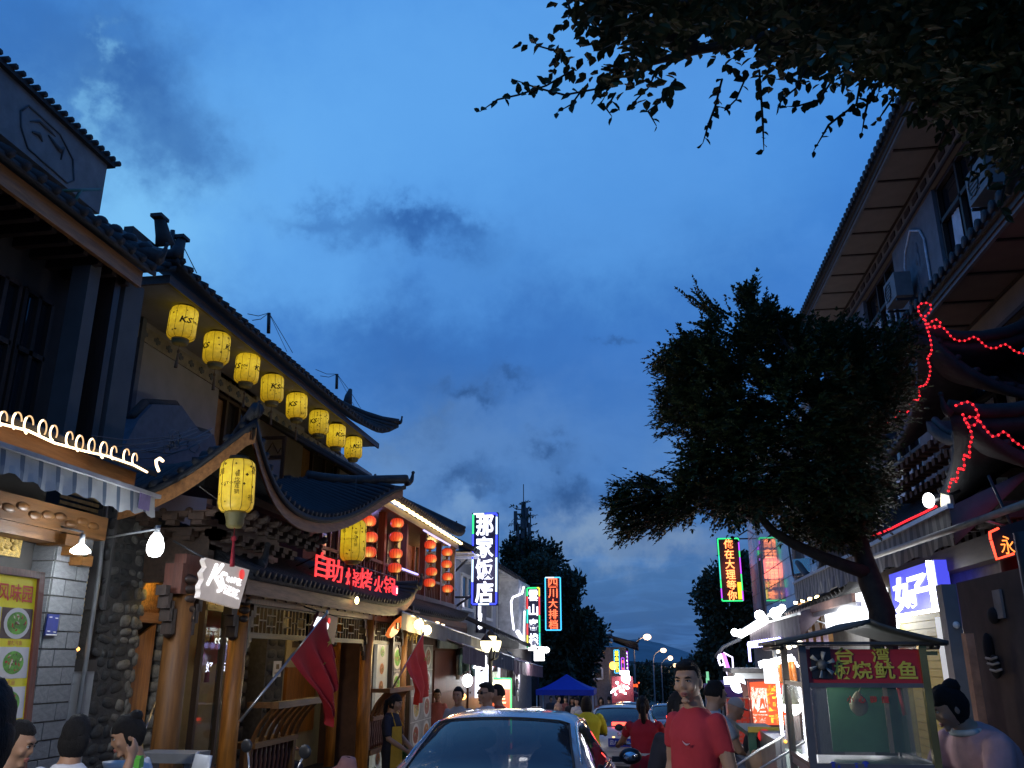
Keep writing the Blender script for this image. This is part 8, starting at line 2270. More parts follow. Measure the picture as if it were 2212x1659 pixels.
# the vendor
t,J,H,hm=person('vendor in a pink jacket bending over the food cart behind its glass',Vector((1.97,5.52,G(5.6)+.02)),R_(-72),pose=dict(
    waist=(0,-.03,1.06),chest=(0,-.11,1.24),neck=(0,-.20,1.41),head=(0,-.29,1.52),sl=(-.19,-.16,1.35),sr=(.19,-.16,1.35),el=(-.27,-.28,1.10),wl=(-.17,-.52,1.03),er=(.27,-.26,1.10),wr=(.15,-.50,1.0)),scale=1.0,
    shirt=CLOTH('pink jacket cloth',(.40,.24,.24)),trousers=CLOTH('grey slacks',(.06,.06,.065)),hair='bun',hpitch=R_(26),hyaw=R_(-20),detail=2,sleeve=1.85,build=1.18,headscale=.92)
mb=MB();P=[J['neck']+Vector((.085*math.cos(a),.08*math.sin(a),-.01+.012*math.sin(a))) for a in [i*.393 for i in range(17)]];mb.tube(P,.018,8);part('collar',mb,CLOTH('pale scarf',(.42,.45,.42)),t)
mb=MB()
for w in ('wl','wr'):e=J['e'+w[1]];d=(J[w]-e).normalized();mb.tube([J[w]-d*.06,J[w]-d*.02,J[w]+d*.03],[.042,.046,.04],10)
part('glove_cuff',mb,CLOTH('pale green cuff',(.46,.55,.38)),t)
mb=MB();mb.tube([Vector((-.06+.05*math.cos(q),-.30+.01*q,1.02+.06*math.sin(q))) for q in [i*.6 for i in range(9)]],.012,5);part('ribbon_print',mb,mat('crimson print',(.42,.03,.07),.6),t)
# ------------------------------------------------------------------ cars
SILVER=mat('silver car paint',(.42,.44,.48),.24,.05,2,metal=.55,coat=.6)
PEARL=mat('pearl car paint',(.50,.49,.47),.3,.05,2,metal=.3,coat=.6)
GREYC=mat('grey car paint',(.22,.23,.26),.26,.05,2,metal=.5,coat=.6)
CGLASS=glass('car glass',(.018,.024,.034),.03,.78);RUB=mat('rubber',(.02,.02,.02),.7,.2);CHROME=mat('chrome',(.6,.6,.62),.12,.03,metal=1.0)
LREDOFF=mat('tail lamp lens',(.30,.012,.015),.15,.1)
E_BRAKE=emit('brake lamp glow',(1,.06,.035),5)
def interp(tab,y):
    for (a,b),(c,d) in zip(tab,tab[1:]):
        if a<=y<=c:
            u=(y-a)/(c-a);u=u*u*(3-2*u)*.35+u*.65;return b+(d-b)*u
    return tab[-1][1] if y>tab[-1][0] else tab[0][1]
def car(label,loc,rz,paint,brake=False,plate=None,lamps=False,group='cars in the street'):
    t=thing('car',label,'car',loc,group,rz);WORLD[t.name]=Matrix.Identity(4)
    TOP=[(.42,1.0),(.6,1.06),(1.0,1.26),(1.3,1.385),(1.6,1.43),(2.05,1.455),(2.5,1.435),(2.8,1.37),(3.2,1.15),(3.5,.99)]
    ys=[.42,.52,.62,.75,.9,1.05,1.2,1.32,1.45,1.6,1.85,2.1,2.35,2.6,2.75,2.9,3.05,3.25,3.5]
    NA=24
    def gp(y,a):
        zt=interp(TOP,y);h=max(0,(zt-1.0)/.455);s=abs(a);sg=1 if a>=0 else-1
        xr=.70-.14*h;xb=.80-.02*max(0,.9-y)
        if s<=.62:
            q=s/.62;x=xr*q;z=zt-.035*q*q-.03*max(0,q-.8)*5*h*q
            # bow the ends of the glass in plan
            yy=y+(.10*q*q if y<1.35 else (-.12*q*q if y>2.7 else 0))
        else:
            q=(s-.62)/.38;z0=zt-.035-.03*h;x=xr+(xb-xr)*(q**.9);z=z0+(.975-z0)*q;yy=y+(.10*(1-q) if y<1.35 else (-.12*(1-q) if y>2.7 else 0))
        return Vector((x*sg,yy,z))
    quads={'body':MB(),'rear_window':MB(),'windscreen':MB(),'sl':MB(),'sr':MB()}
    grid=[[gp(y,-1+2*i/NA) for i in range(NA+1)] for y in ys]
    W=NA+1
    cls={}
    for j in range(len(ys)-1):
        for i in range(NA):
            a=-1+2*(i+.5)/NA;y=(ys[j]+ys[j+1])/2;k='body'
            if abs(a)<.58 and .52<y<1.32:k='rear_window'
            elif abs(a)<.58 and 2.75<y<3.4:k='windscreen'
            elif .66<abs(a)<.97 and 1.1<y<3.0 and not 1.86<y<1.95:k='sl' if a<0 else 'sr'
            cls.setdefault(k,[]).append((j*W+i,j*W+i+1,(j+1)*W+i+1,(j+1)*W+i))
    flat=[p for r in grid for p in r]
    for k,fs in cls.items():
        used=sorted({i for f in fs for i in f});m={i:n for n,i in enumerate(used)}
        quads[k].add([flat[i] for i in used],[tuple(m[i] for i in f) for f in fs],0,True)
    # lower shell
    DECK=[(0,.80),(.05,.95),(.15,1.0),(.42,1.01),(1.2,.985),(3.4,.985),(3.6,.97),(4.2,.86),(4.5,.72),(4.62,.60)]
    WID=[(0,.74),(.12,.84),(.6,.885),(2.2,.895),(3.8,.88),(4.35,.80),(4.62,.60)]
    st=[0,.04,.12,.3,.6,1.0,1.6,2.3,3.0,3.5,3.8,4.1,4.35,4.52,4.62]
    sec=[]
    for y in st:
        w=interp(WID,y);d=interp(DECK,y);e=.10 if y in (0,4.62) else 0
        half=[(0,d+.012),(w*.5,d+.008),(w*.80,d-.012),(w*.92,d-.05),(w*.975,max(.72,d-.16)),(w*.985,.66),(w,.55),(w*.985,.42),(w*.95,.28+e),(w*.8,.22+e)]
        sec.append([Vector((-x,y,z)) for x,z in half[::-1]]+[Vector((x,y,z)) for x,z in half[1:]])
    n=len(sec[0]);vs=[p for s in sec for p in s]
    quads['body'].add(vs,[(j*n+i,j*n+i+1,(j+1)*n+i+1,(j+1)*n+i) for j in range(len(st)-1) for i in range(n-1)]+[tuple(range(n)),tuple(range((len(st)-1)*n,len(st)*n))],0,True)
    b=part('body',quads['body'],paint,t)
    part('rear_window',quads['rear_window'],CGLASS,t);part('windscreen',quads['windscreen'],CGLASS,t);part('side_window',quads['sl'],CGLASS,t);part('side_window',quads['sr'],CGLASS,t)
    mb=MB()
    for x in (-.38,.38):
        mb.ell((x,1.75,.95),(.24,.10,.24),12,8);mb.ell((x,1.72,1.20),(.12,.06,.09),12,8);mb.ell((x,2.6,1.18),(.13,.06,.10),12,8)
    mb.box((0,1.2,.96),(1.4,.9,.02));mb.box((0,2.3,.6),(1.5,2.6,.5));o_=part('interior',mb,mat('car interior',(.03,.03,.035),.8),t);o_['kind']='stuff'
    mb=MB()                                                # window trim, roof gutters, deck seam
    for sg in (-1,1):
        mb.tube([gp(y,sg*.64)+Vector((0,0,.004)) for y in ys[3:-2]],.009,5);mb.tube([gp(y,sg*.985)+Vector((.004*sg,0,0)) for y in ys[5:-2]],.009,5)
    part('window_trim',mb,CHROME,t)
    mb=MB()
    for y0 in (.535,1.30):mb.tube([gp(y0,a/20*.57)+Vector((0,0,.004)) for a in range(-20,21)],.008,4)
    for sg in (-1,1):mb.tube([gp(y,sg*.575)+Vector((0,0,.004)) for y in ys[1:8]],.008,4)
    part('window_seal',mb,RUB,t)
    for sg in (-1,1):
        mb=MB();mb.ell((sg*.99,3.0,1.02),(.11,.06,.075),14,8);mb.box((sg*.88,3.03,.99),(.14,.05,.05));m_=part('wing_mirror',mb,BLACK,t)
        mb=MB();mb.ell((sg*.99,2.945,1.02),(.07,.012,.042),12,6);part('mirror_glass',mb,CHROME,m_)
        mb=MB();mb.ell((sg*.70,.06,.80),(.19,.08,.11),14,8);part('tail_lamp',mb,E_BRAKE if lamps else LREDOFF,t)
        for y in (.95,3.7):
            mb=MB();mb.lathe((0,0,0),[(.20,-.1),(.31,-.1),(.325,-.06),(.325,.06),(.31,.1),(.20,.1)],22);mb.v=[(sg*.78+v[2],y+v[0],.325+v[1]) for v in mb.v];w_=part('wheel',mb,RUB,t)
            mb=MB();mb.lathe((0,0,0),[(.0,.09*sg),(.06,.1*sg),(.20,.085*sg)],18,cap=False);mb.v=[(sg*.78+v[2],y+v[0],.325+v[1]) for v in mb.v];part('rim',mb,STEEL,w_)
    mb=MB();mb.box((0,-.02,.50),(1.5,.10,.22));mb.box((0,-.03,.30),(1.4,.08,.10));part('bumper',mb,paint,t)
    mb=MB();mb.box((0,-.035,.30),(1.2,.08,.08));part('bumper_insert',mb,BLACK,t)
    if brake:mb=MB();mb.box((0,.60,1.085),(.36,.03,.07));part('brake_lamp',mb,E_BRAKE,t);lamp('brake_light',t,(0,.3,1.2),3,(1,.05,.03),.1)
    mb=MB();mb.box((0,-.03,.76),(.46,.02,.15));p=part('plate',mb,mat('blue plate',(.015,.03,.28),.35,.05),t)
    if plate:mb=MB();text_mb(mb,plate,(0,-.042,.76),*CFc,.40,.085,off=.01);part('plate_lettering',mb,mat('plate letter',(.6,.6,.65),.5),p,fix=False)
    mb=MB()
    for x in (-.12,.12):mb.ell((x,-.04,.86),(.03,.015,.012),8,6)
    if lamps or brake:part('plate_lamp',mb,emit('plate lamp glow',(1,.55,.2),3),t)
    mb=MB();mb.tube([(.04*math.cos(q),-.012,.92+.04*math.sin(q)) for q in [i*.6283 for i in range(11)]],.007,5);mb.tube([(-.03,-.012,.93),(0,-.012,.90),(.03,-.012,.93)],.006,4);part('badge',mb,CHROME,t)
    # stand on the slope
    t.rotation_euler=(-math.atan(SLOPE),0,rz)
    return t
p=at(1066,1600,Y=7.2);car('silver saloon car filling the middle of the road, its rear window towards the camera',(p.x+.05,5.95,G(5.95)+.03),R_(0),SILVER,plate=None)
p=at(1340,1560,Y=19.0);car('pearl white saloon with lit brake light and blue plate behind the red scooter',(p.x,18.2,G(18.2)),R_(-1),PEARL,True,'云A·9F595')
p=at(1452,1560,Y=27.0);car('grey saloon with a round glowing brake light half behind the man in red',(p.x,26.0,G(26)),R_(-1),GREYC,True,'云L·24881')
p=at(1352,1505,Y=36.0);car('dark far saloon whose roof shows above the pearl white car',(p.x,36,G(36)),R_(-2),mat('dark car paint',(.05,.055,.07),.25,.05,2,metal=.4,coat=.6),False)

# ------------------------------------------------------------------ scooters
def scooter(label,loc,rz,body,seatm=None,box=None,bags=False,tail=False,shield=None,group='motor scooters'):
    t=thing('scooter',label,'scooter',loc,group,rz);WORLD[t.name]=Matrix.Identity(4)
    for y in (-.62,.60):
        mb=MB();mb.lathe((0,0,0),[(.13,-.05),(.21,-.055),(.245,-.03),(.25,0),(.245,.03),(.21,.055),(.13,.05)],22);mb.v=[(v[2],y+v[0],.25+v[1]) for v in mb.v];w=part('wheel',mb,RUB,t)
        mb=MB();mb.lathe((0,0,0),[(.02,-.06),(.13,-.045),(.13,.045),(.02,.06)],16);mb.v=[(v[2],y+v[0],.25+v[1]) for v in mb.v];part('rim',mb,STEEL,w)
    mb=MB();X,Z=Vector((1,0,0)),Vector((0,0,1));Yv=Vector((0,1,0))
    loft(mb,[(Vector((0,-.05,.33)),X,Z,.13,.05),(Vector((0,.08,.40)),X,Z,.15,.10),(Vector((0,.25,.52)),X,Z,.17,.17),(Vector((0,.55,.60)),X,Z,.165,.14),(Vector((0,.78,.66)),X,Z,.11,.09),(Vector((0,.92,.70)),X,Z,.05,.04)],16)
    mb.slab(lambda s,q:Vector(((s-.5)*.34,-.42+.45*q,.30)),4,4,(0,0,-.05))
    loft(mb,[(Vector((0,-.42,.30)),X,Yv,.18,.04),(Vector((0,-.50,.50)),X,Yv,.20,.05),(Vector((0,-.52,.72)),X,Yv,.17,.06),(Vector((0,-.50,.88)),X,Yv,.10,.06),(Vector((0,-.47,.98)),X,Yv,.13,.06),(Vector((0,-.46,1.03)),X,Yv,.07,.04)],16)
    loft(mb,[(Vector((0,-.74,.52)),X,Z,.06,.02),(Vector((0,-.62,.54)),X,Z,.075,.05),(Vector((0,-.45,.48)),X,Z,.06,.03)],12)
    part('body',mb,body,t)
    mb=MB();loft(mb,[(Vector((0,-.02,.70)),X,Z,.10,.03),(Vector((0,.15,.73)),X,Z,.145,.05),(Vector((0,.45,.76)),X,Z,.15,.05),(Vector((0,.72,.80)),X,Z,.10,.035)],14);part('seat',mb,seatm or BLACK,t)
    mb=MB();mb.tube([(-.34,-.36,1.02),(-.15,-.45,.99),(.15,-.45,.99),(.34,-.36,1.02)],.014,8)
    for s in (-1,1):mb.tube([(s*.22,-.42,1.0),(s*.30,-.44,1.16)],.007,5)
    mb.tube([(0,-.58,.25),(0,-.50,.8)],.03,8);part('handlebar',mb,STEEL,t)
    for s in (-1,1):
        mb=MB();mb.tube([(s*.24,-.40,1.01),(s*.36,-.35,1.02)],.02,8);part('grip',mb,RUB,t)
        mb=MB();mb.ell((s*.32,-.44,1.20),(.06,.02,.045),12,8);m_=part('mirror',mb,BLACK,t)
    mb=MB();mb.ell((0,-.535,.96),(.07,.04,.05),12,8);part('headlamp',mb,mat('lamp lens',(.5,.5,.5),.1),t)
    mb=MB();mb.ell((0,.93,.66),(.075,.03,.045),12,8);part('tail_lamp',mb,emit('amber tail glow',(1,.22,.03),6) if tail else LREDOFF,t)
    if tail:
        mb=MB();mb.ell((0,.92,.73),(.05,.02,.018),8,6);part('top_tail_lamp',mb,emit('red tail glow',(1,.05,.03),4),t);lamp('tail_light',t,(0,1.1,.66),2,(1,.15,.05),.05)
    mb=MB();mb.box((0,.93,.50),(.18,.012,.12),M=Matrix.Rotation(.25,3,'X'));part('plate',mb,mat('pale plate',(.5,.5,.52),.4),t)
    mb=MB();loft(mb,[(Vector((0,.86,.55)),X,Z,.07,.02),(Vector((0,.92,.42)),X,Z,.08,.015),(Vector((0,.93,.30)),X,Z,.07,.012)],10);mb.tube([(.14,.3,.3),(.16,.75,.32)],[.035,.045],10);part('mudguard',mb,BLACK,t)
    if box:
        mb=MB();loft(mb,[(Vector((0,.62,.86)),X,Yv,.19,.16),(Vector((0,.63,.92)),X,Yv,.22,.19),(Vector((0,.63,1.05)),X,Yv,.21,.18),(Vector((0,.62,1.12)),X,Yv,.14,.12)],16);part('top_box',mb,box,t)
    if bags:
        for s in (-1,1):
            mb=MB();loft(mb,[(Vector((s*.28,.50,.80)),X,Yv,.07,.20),(Vector((s*.34,.50,.66)),X,Yv,.11,.24),(Vector((s*.36,.50,.50)),X,Yv,.12,.25),(Vector((s*.35,.50,.42)),X,Yv,.09,.20)],14);part('saddle_bag',mb,CLOTH('black bag cloth',(.018,.018,.02)),t)
    if shield:
        mb=MB();mb.slab(lambda s,q:Vector(((s-.5)*(.42-.1*q),-.50-.10*math.cos((s-.5)*2.4)+.12*q,.95+.42*q)),10,6,(0,.006,0));part('windshield',mb,shield,t)
    return t
RIDE=dict(pelvis=(0,.18,.84),waist=(0,.16,.97),chest=(0,.12,1.17),neck=(0,.10,1.35),head=(0,.06,1.505),sl=(-.18,.10,1.30),el=(-.27,-.08,1.10),wl=(-.33,-.33,1.03),sr=(.18,.10,1.30),er=(.27,-.08,1.10),wr=(.33,-.33,1.03),hl=(-.09,.18,.80),kl=(-.17,-.22,.66),al=(-.15,-.20,.36),hr=(.09,.18,.80),kr=(.17,-.22,.66),ar=(.15,-.20,.36))
loc=ground_loc(1392,1600,11.6);scooter('red motor scooter with black saddle bags and glowing tail lamp, ridden away',loc,R_(180),mat('red scooter paint',(.35,.02,.02),.25,.05,coat=.5),bags=True,tail=True)
t,J,H,hm=person('woman with a ponytail in a red top and white belt riding the red scooter',loc,R_(180),base=RIDE,shirt=CLOTH('crimson top',(.36,.02,.03)),trousers=CLOTH('rust trousers',(.20,.04,.03)),hair='tail',detail=2,face=True,scale=.98,skin=SKIN2)
mb=MB();mb.lathe(J['waist']+Vector((0,.0,-.03)),[(.168,-.04),(.165,.04)],20,sy=.75,cap=False);mb.lathe(J['waist']+Vector((0,.0,-.03)),[(.162,.04),(.162,-.04)],20,sy=.73,cap=False);part('belt',mb,CLOTH('white belt',(.5,.5,.48)),t,fix=False)
loc=ground_loc(1268,1590,14.6);scooter('dark motor scooter with a rider in yellow at the flank of the silver car',loc,R_(190),mat('dark red scooter paint',(.10,.02,.025),.3,.05,coat=.4),shield=mat('white fairing',(.5,.5,.5),.3))
person('rider in a yellow hooded jacket turned from the camera on a dark scooter',loc,R_(190),base=RIDE,pose=dict(neck=(0,.08,1.35),head=(0,.02,1.47)),shirt=CLOTH('yellow jacket cloth',(.50,.42,.02)),trousers=MATS['dark jeans'],hair='bob',face=False,hpitch=R_(15),sleeve=1.85,detail=2,build=1.15)
loc=ground_loc(1605,1600,9.7);scooter('parked dark scooter with a pale blue seat and top box near the red menu stand',loc,R_(42),mat('black scooter paint',(.02,.02,.025),.25,.05,coat=.5),seatm=mat('pale blue seat',(.30,.36,.46),.4,.1),box=mat('smoked box',(.03,.03,.033),.2,.1))
loc=ground_loc(1590,1590,11.4);scooter('second parked scooter, mostly hidden behind the dark scooter',loc,R_(30),mat('blue scooter paint',(.03,.05,.12),.25,.05,coat=.5))
loc=Vector((at(470,1640,Y=5.6).x,5.6,G(5.6)+.02));scooter('black scooter with a pale plastic windshield in front of the porch bench',loc,R_(150),mat('matt black paint',(.015,.015,.017),.4,.1))

# three-wheeler tail in green and yellow
c=lambda u,v:at(u,v,Y=7.4)
t=thing('tricycle','green and yellow delivery tricycle with a red tail lamp and bags on its back','tricycle',(c(1655,1600).x,7.4,G(7.4)))
GP=mat('green cart paint',(.02,.09,.05),.5,.1)
mb=MB();a,b=c(1622,1659),c(1690,1580);x0,x1=a.x,b.x
mb.box2((x0,7.4,c(1655,1592).z),(x1,8.4,c(1655,1582).z));mb.box2((x0,7.4,G(7.4)+.3),(x0+.06,7.46,b.z));mb.box2((x1-.04,7.4,G(7.4)+.3),(x1,7.46,b.z));mb.box2((x0,7.42,G(7.4)+.38),(x1,8.4,G(7.4)+.46));part('frame',mb,GP,t)
mb=MB();mb.box2((x0,7.38,c(1655,1582).z),(x1,7.41,c(1655,1570).z));part('board',mb,mat('yellow cart paint',(.45,.32,.02),.5,.1),t)
mb=MB();p=c(1651,1589);mb.ell(p+Vector((0,-.03,0)),(.055,.03,.05),12,8);part('tail_lamp',mb,emit('dull red lamp',(.7,.02,.02),.6,base=(.4,.02,.02)),t)
mb=MB();mb.ell(c(1655,1612)+Vector((0,.15,0)),(.16,.16,.13),12,8,0,None,lambda v:v*(1+.15*noise.noise(v*3)));part('dark_bag',mb,CLOTH('dark bag',(.02,.02,.022)),t)
mb=MB();mb.ell(c(1640,1650)+Vector((0,.05,0)),(.10,.1,.12),12,8,0,None,lambda v:v*(1+.2*noise.noise(v*3)));part('tan_bag',mb,CLOTH('tan bag',(.35,.22,.13)),t)
mb=MB();mb.ell(c(1672,1648)+Vector((0,.1,0)),(.13,.1,.12),12,8,0,None,lambda v:v*(1+.2*noise.noise(v*3)));part('red_bag',mb,CLOTH('red bag',(.22,.03,.04)),t)
for (x,y) in ((x0-.04,7.7),(x1+.04,7.7),((x0+x1)/2,9.0)):
    mb=MB();mb.lathe((0,0,0),[(.15,-.03),(.23,-.035),(.25,0),(.23,.035),(.15,.03)],18);mb.v=[(x+v[2],y+v[0],G(7.6)+.25+v[1]) for v in mb.v];part('wheel',mb,RUB,t)
mb=MB();mb.tube([((x0+x1)/2,8.3,G(8)+.4),((x0+x1)/2,9.0,G(8)+.3)],.03,6);part('boom',mb,GP,t)
t=thing('rope','two pale guy ropes slanting from the lit stall to the ground','rope',at(1640,1640,Y=6.5))
mb=MB();mb.tube([at(1690,1592,Y=6.45),at(1640,1620,Y=6.3),at(1575,1665,Y=6.1)],.008,5);mb.tube([at(1739,1602,Y=6.2),at(1690,1632,Y=6.1),at(1630,1668,Y=6)],.008,5);part('strand',mb,mat('pale rope',(.45,.45,.42),.8),t)

# ------------------------------------------------------------------ the squid cart
def cart():
    x0,x1,yf,yb=.80,1.46,4.88,5.5
    t=thing('food_cart','wheeled food cart with dark gabled roof, fan, red lettered board and steamy glass','food cart',(1.13,5.3,G(5.3)))
    c=lambda u,v,Y=yf:at(u,v,Y=Y)
    ze,zs,zg,zc=c(1740,1394).z,c(1740,1478).z,c(1740,1482).z,c(1740,1648).z
    xa,xb=c(1735,1480).x,c(2008,1480).x
    ROOFM=mat('dull roof sheet',(.05,.052,.045),.6,.3,6)
    mb=MB();xm=c(1866,1345).x;zp=c(1866,1339).z
    el,er=c(1678,1384,yf-.12),c(2046,1384,yf-.12)
    for e in (el,er):mb.slab(lambda s,q:Vector((xm+(e.x-xm)*q,yf-.14+.80*s,zp-.0+(e.z-zp)*(q**.8))),4,8,(0,0,-.02))
    part('roof',mb,ROOFM,t)
    mb=MB();mb.add([(el.x,yf-.12,el.z-.02),(er.x,yf-.12,er.z-.02),(er.x,yf-.11,er.z-.025),(el.x,yf-.11,el.z-.025)],[(0,1,2,3)])
    mb.box(((el.x+er.x)/2,yf-.05,el.z-.012),(er.x-el.x,.03,.014));mb.tube([(el.x+.03,yf-.05,el.z-.03),(el.x+.03,yf+.6,el.z-.03)],.016,6);mb.tube([(er.x-.03,yf-.05,el.z-.03),(er.x-.03,yf+.6,el.z-.03)],.016,6);part('eave_frame',mb,mat('dark steel tube',(.08,.08,.075),.4,.2,metal=.6),t)
    REDB=mat('dark red board',(.12,.015,.02),.5);RB=mat('red sign board',(.42,.02,.025),.45,.06)
    mb=MB();mb.box2((xa,yf,zs),(xb,yf+.03,ze-.02));part('sign_board',mb,RB,t)
    mb=MB()
    text_mb(mb,'台',c(1824,1415,yf-.006),*CFc,.095,.078,off=.02);text_mb(mb,'湾',c(1902,1414,yf-.006),*CFc,.09,.078,off=.02)
    for ch,u,v,w in (('板',1827,1448,.085),('烧',1858,1448,.10),('鱿',1905,1448,.10),('鱼',1958,1447,.095)):
        u={'板':1820,'烧':1862,'鱿':1911,'鱼':1960}[ch];text_mb(mb,ch,c(u,v,yf-.006),*CFc,w,.088,off=.02)
    part('lettering',mb,mat('yellow green lettering',(.60,.52,.06),.5,.08),t,fix=False)
    # fan in its dark opening
    fa,fb=c(1748,1398),c(1799,1466)
    mb=MB();mb.box2((fa.x,yf-.012,fb.z),(fb.x,yf-.004,fa.z));f=part('fan_opening',mb,BLACK,t)
    mb=MB();fc=c(1776,1436,yf-.03);mb.lathe((0,0,0),[(.0,.02),(.022,.015),(.028,-.01),(.0,-.015)],14,cap=False);mb.v=[(fc.x+v[0],fc.y-v[2],fc.z+v[1]) for v in mb.v];part('fan_hub',mb,mat('fan hub',(.12,.12,.11),.5),f)
    for k in range(6):
        a=k*1.047+.35;d=Vector((math.cos(a),0,math.sin(a)));s=Vector((-d.z,0,d.x));mb=MB();mb.slab(lambda p,q:fc+d*(.026+.04*q)+s*((p-.5)*(.008+.014*q))+Vector((0,.012*(p-.5),0)),2,2,(0,.003,0));part('fan_blade',mb,mat('fan blade',(.40,.40,.36),.4),f)
    # glass case
    G_=glass('steamy glass',(.16,.19,.16),.2,.30)
    mb=MB();mb.box2((c(1752,1480).x,yf,zc),(c(1996,1480).x,yf+.006,zg));part('front_glass',mb,G_,t)
    mb=MB();mb.box2((xa,yf+.04,zc),(xa+.006,yb,zg));part('side_glass',mb,G_,t);mb=MB();mb.box2((xb-.006,yf+.3,zc),(xb,yb,zg));part('side_glass',mb,G_,t)
    BRASS=mat('brassy steel',(.42,.28,.10),.25,.2,8,metal=.8);DST=mat('dark aluminium',(.16,.14,.13),.4,.2,metal=.5)
    for (x,y,m,nm) in ((xa+.01,yf,DST,'post'),(xb-.015,yf,BRASS,'post'),(xa+.01,yb,DST,'post'),(xb-.015,yb,DST,'post')):
        mb=MB();mb.box((x,y,(ze+G(5.2)+.5)/2),(.036,.036,ze-G(5.2)-.5));part(nm,mb,m,t)
    mb=MB()
    for z in (zg+.005,zc-.01):mb.box(((xa+xb)/2,yf,z),(xb-xa,.03,.022));mb.box((xa+.01,(yf+yb)/2,z),(.03,yb-yf,.022));mb.box((xb-.01,(yf+yb)/2,z),(.03,yb-yf,.022))
    part('rail',mb,DST,t)
    mb=MB();mb.box2((xa,yf,zc-.06),(xb,yb,zc-.02));mb.box2((xa+.03,yf+.03,G(5.3)+.3),(xb-.03,yb-.03,zc-.06));part('counter',mb,STEEL,t)
    for (x,y) in ((xa+.02,yf+.2),(xb-.02,yf+.2),(xa+.02,yb-.2),(xb-.02,yb-.2)):
        mb=MB();mb.lathe((0,0,0),[(.1,-.02),(.16,-.02),(.17,0),(.16,.02),(.1,.02)],16);mb.v=[(x+v[2],y+v[0],G(5.3)+.17+v[1]) for v in mb.v];part('wheel',mb,RUB,t)
    # what stands in the case
    mb=MB();a,b=c(1905,1490,yb-.05),c(1950,1620,yb-.05);mb.box2((c(1790,1550,yb).x,yb-.03,zc+.0),(c(1955,1550,yb).x,yb-.015,zg-.02));bk=part('green_banner',mb,mat('green banner',(.03,.12,.06),.6,.3,5),t)
    mb=MB();mb.box((c(1912,1500,yb-.06).x,yb-.06,(zc+zg)/2),(.022,.02,zg-zc));part('inner_post',mb,mat('inner post',(.22,.17,.13),.5),t)
    mb=MB();mb.tube([c(1940,1485,yb-.1),c(1955,1545,yb-.1)],.012,6);part('red_bar',mb,mat('red bar',(.4,.03,.03),.5),t)
    mb=MB();q=c(1855,1520,yf+.35);mb.ell(q,(.05,.03,.065),12,8,0,None,lambda v:Vector((v.x*(1-.5*max(0,v.z)),v.y,v.z))*(1+.15*noise.noise(v*3)));mb.tube([q+Vector((0,0,.05)),c(1860,1484,yf+.35)],.003,4);part('hanging_bag',mb,mat('cream plastic bag',(.40,.34,.22),.4,.2,12),t)
    mb=MB()
    for ch,u in (('小',1837),('心',1862),('碰',1887),('撞',1912)):text_mb(mb,ch,c(u,1511,yf-.004),*CFc,.036,.034,off=.02)
    part('warning_lettering',mb,mat('red glass print',(.55,.04,.03),.5),t,fix=False)
    mb=MB();q=c(1885,1498,yf+.25)
    lamp('case_light',t,((xa+xb)/2-.12,yf+.4,zg-.03),1.6,(.85,1,.9),.05)
    mb=MB();mb.tube([((xa+xb)/2-.25,yf+.4,zg-.01),((xa+xb)/2+.0,yf+.4,zg-.01)],.009,6);part('tube_lamp',mb,emit('case tube',(.9,1,.95),4),t)
    mb=MB();q0,q1=c(1690,1391,yf-.03),c(1735,1389,yf-.03);mb.box((q0+q1)/2,(.11,.05,.012));part('green_edge',mb,mat('mint paint',(.20,.26,.16),.5),t)
    mb=MB();p_=c(2010,1395,yf+.05);mb.box2((xb-.01,yf+.03,ze-.05),(xb+.07,yf+.05,ze-.03));part('brass_rail',mb,BRASS,t)
    # print under the glass
    mb=MB()
    for k,(u,v,r) in enumerate(((1800,1654,.02),(1812,1656,.016),(1850,1655,.016),(1870,1653,.02))):mb.ell(c(u,v,yf-.01),(r,.006,r),10,6)
    part('price_print',mb,mat('blue dot print',(.03,.05,.35),.5),t)
    mb=MB();mb.box2((c(1765,1650).x,yf-.012,zc-.075),(c(1990,1650).x,yf-.006,zc-.025));part('price_strip',mb,mat('pale strip',(.35,.36,.36),.5,.3,20),t)
cart()
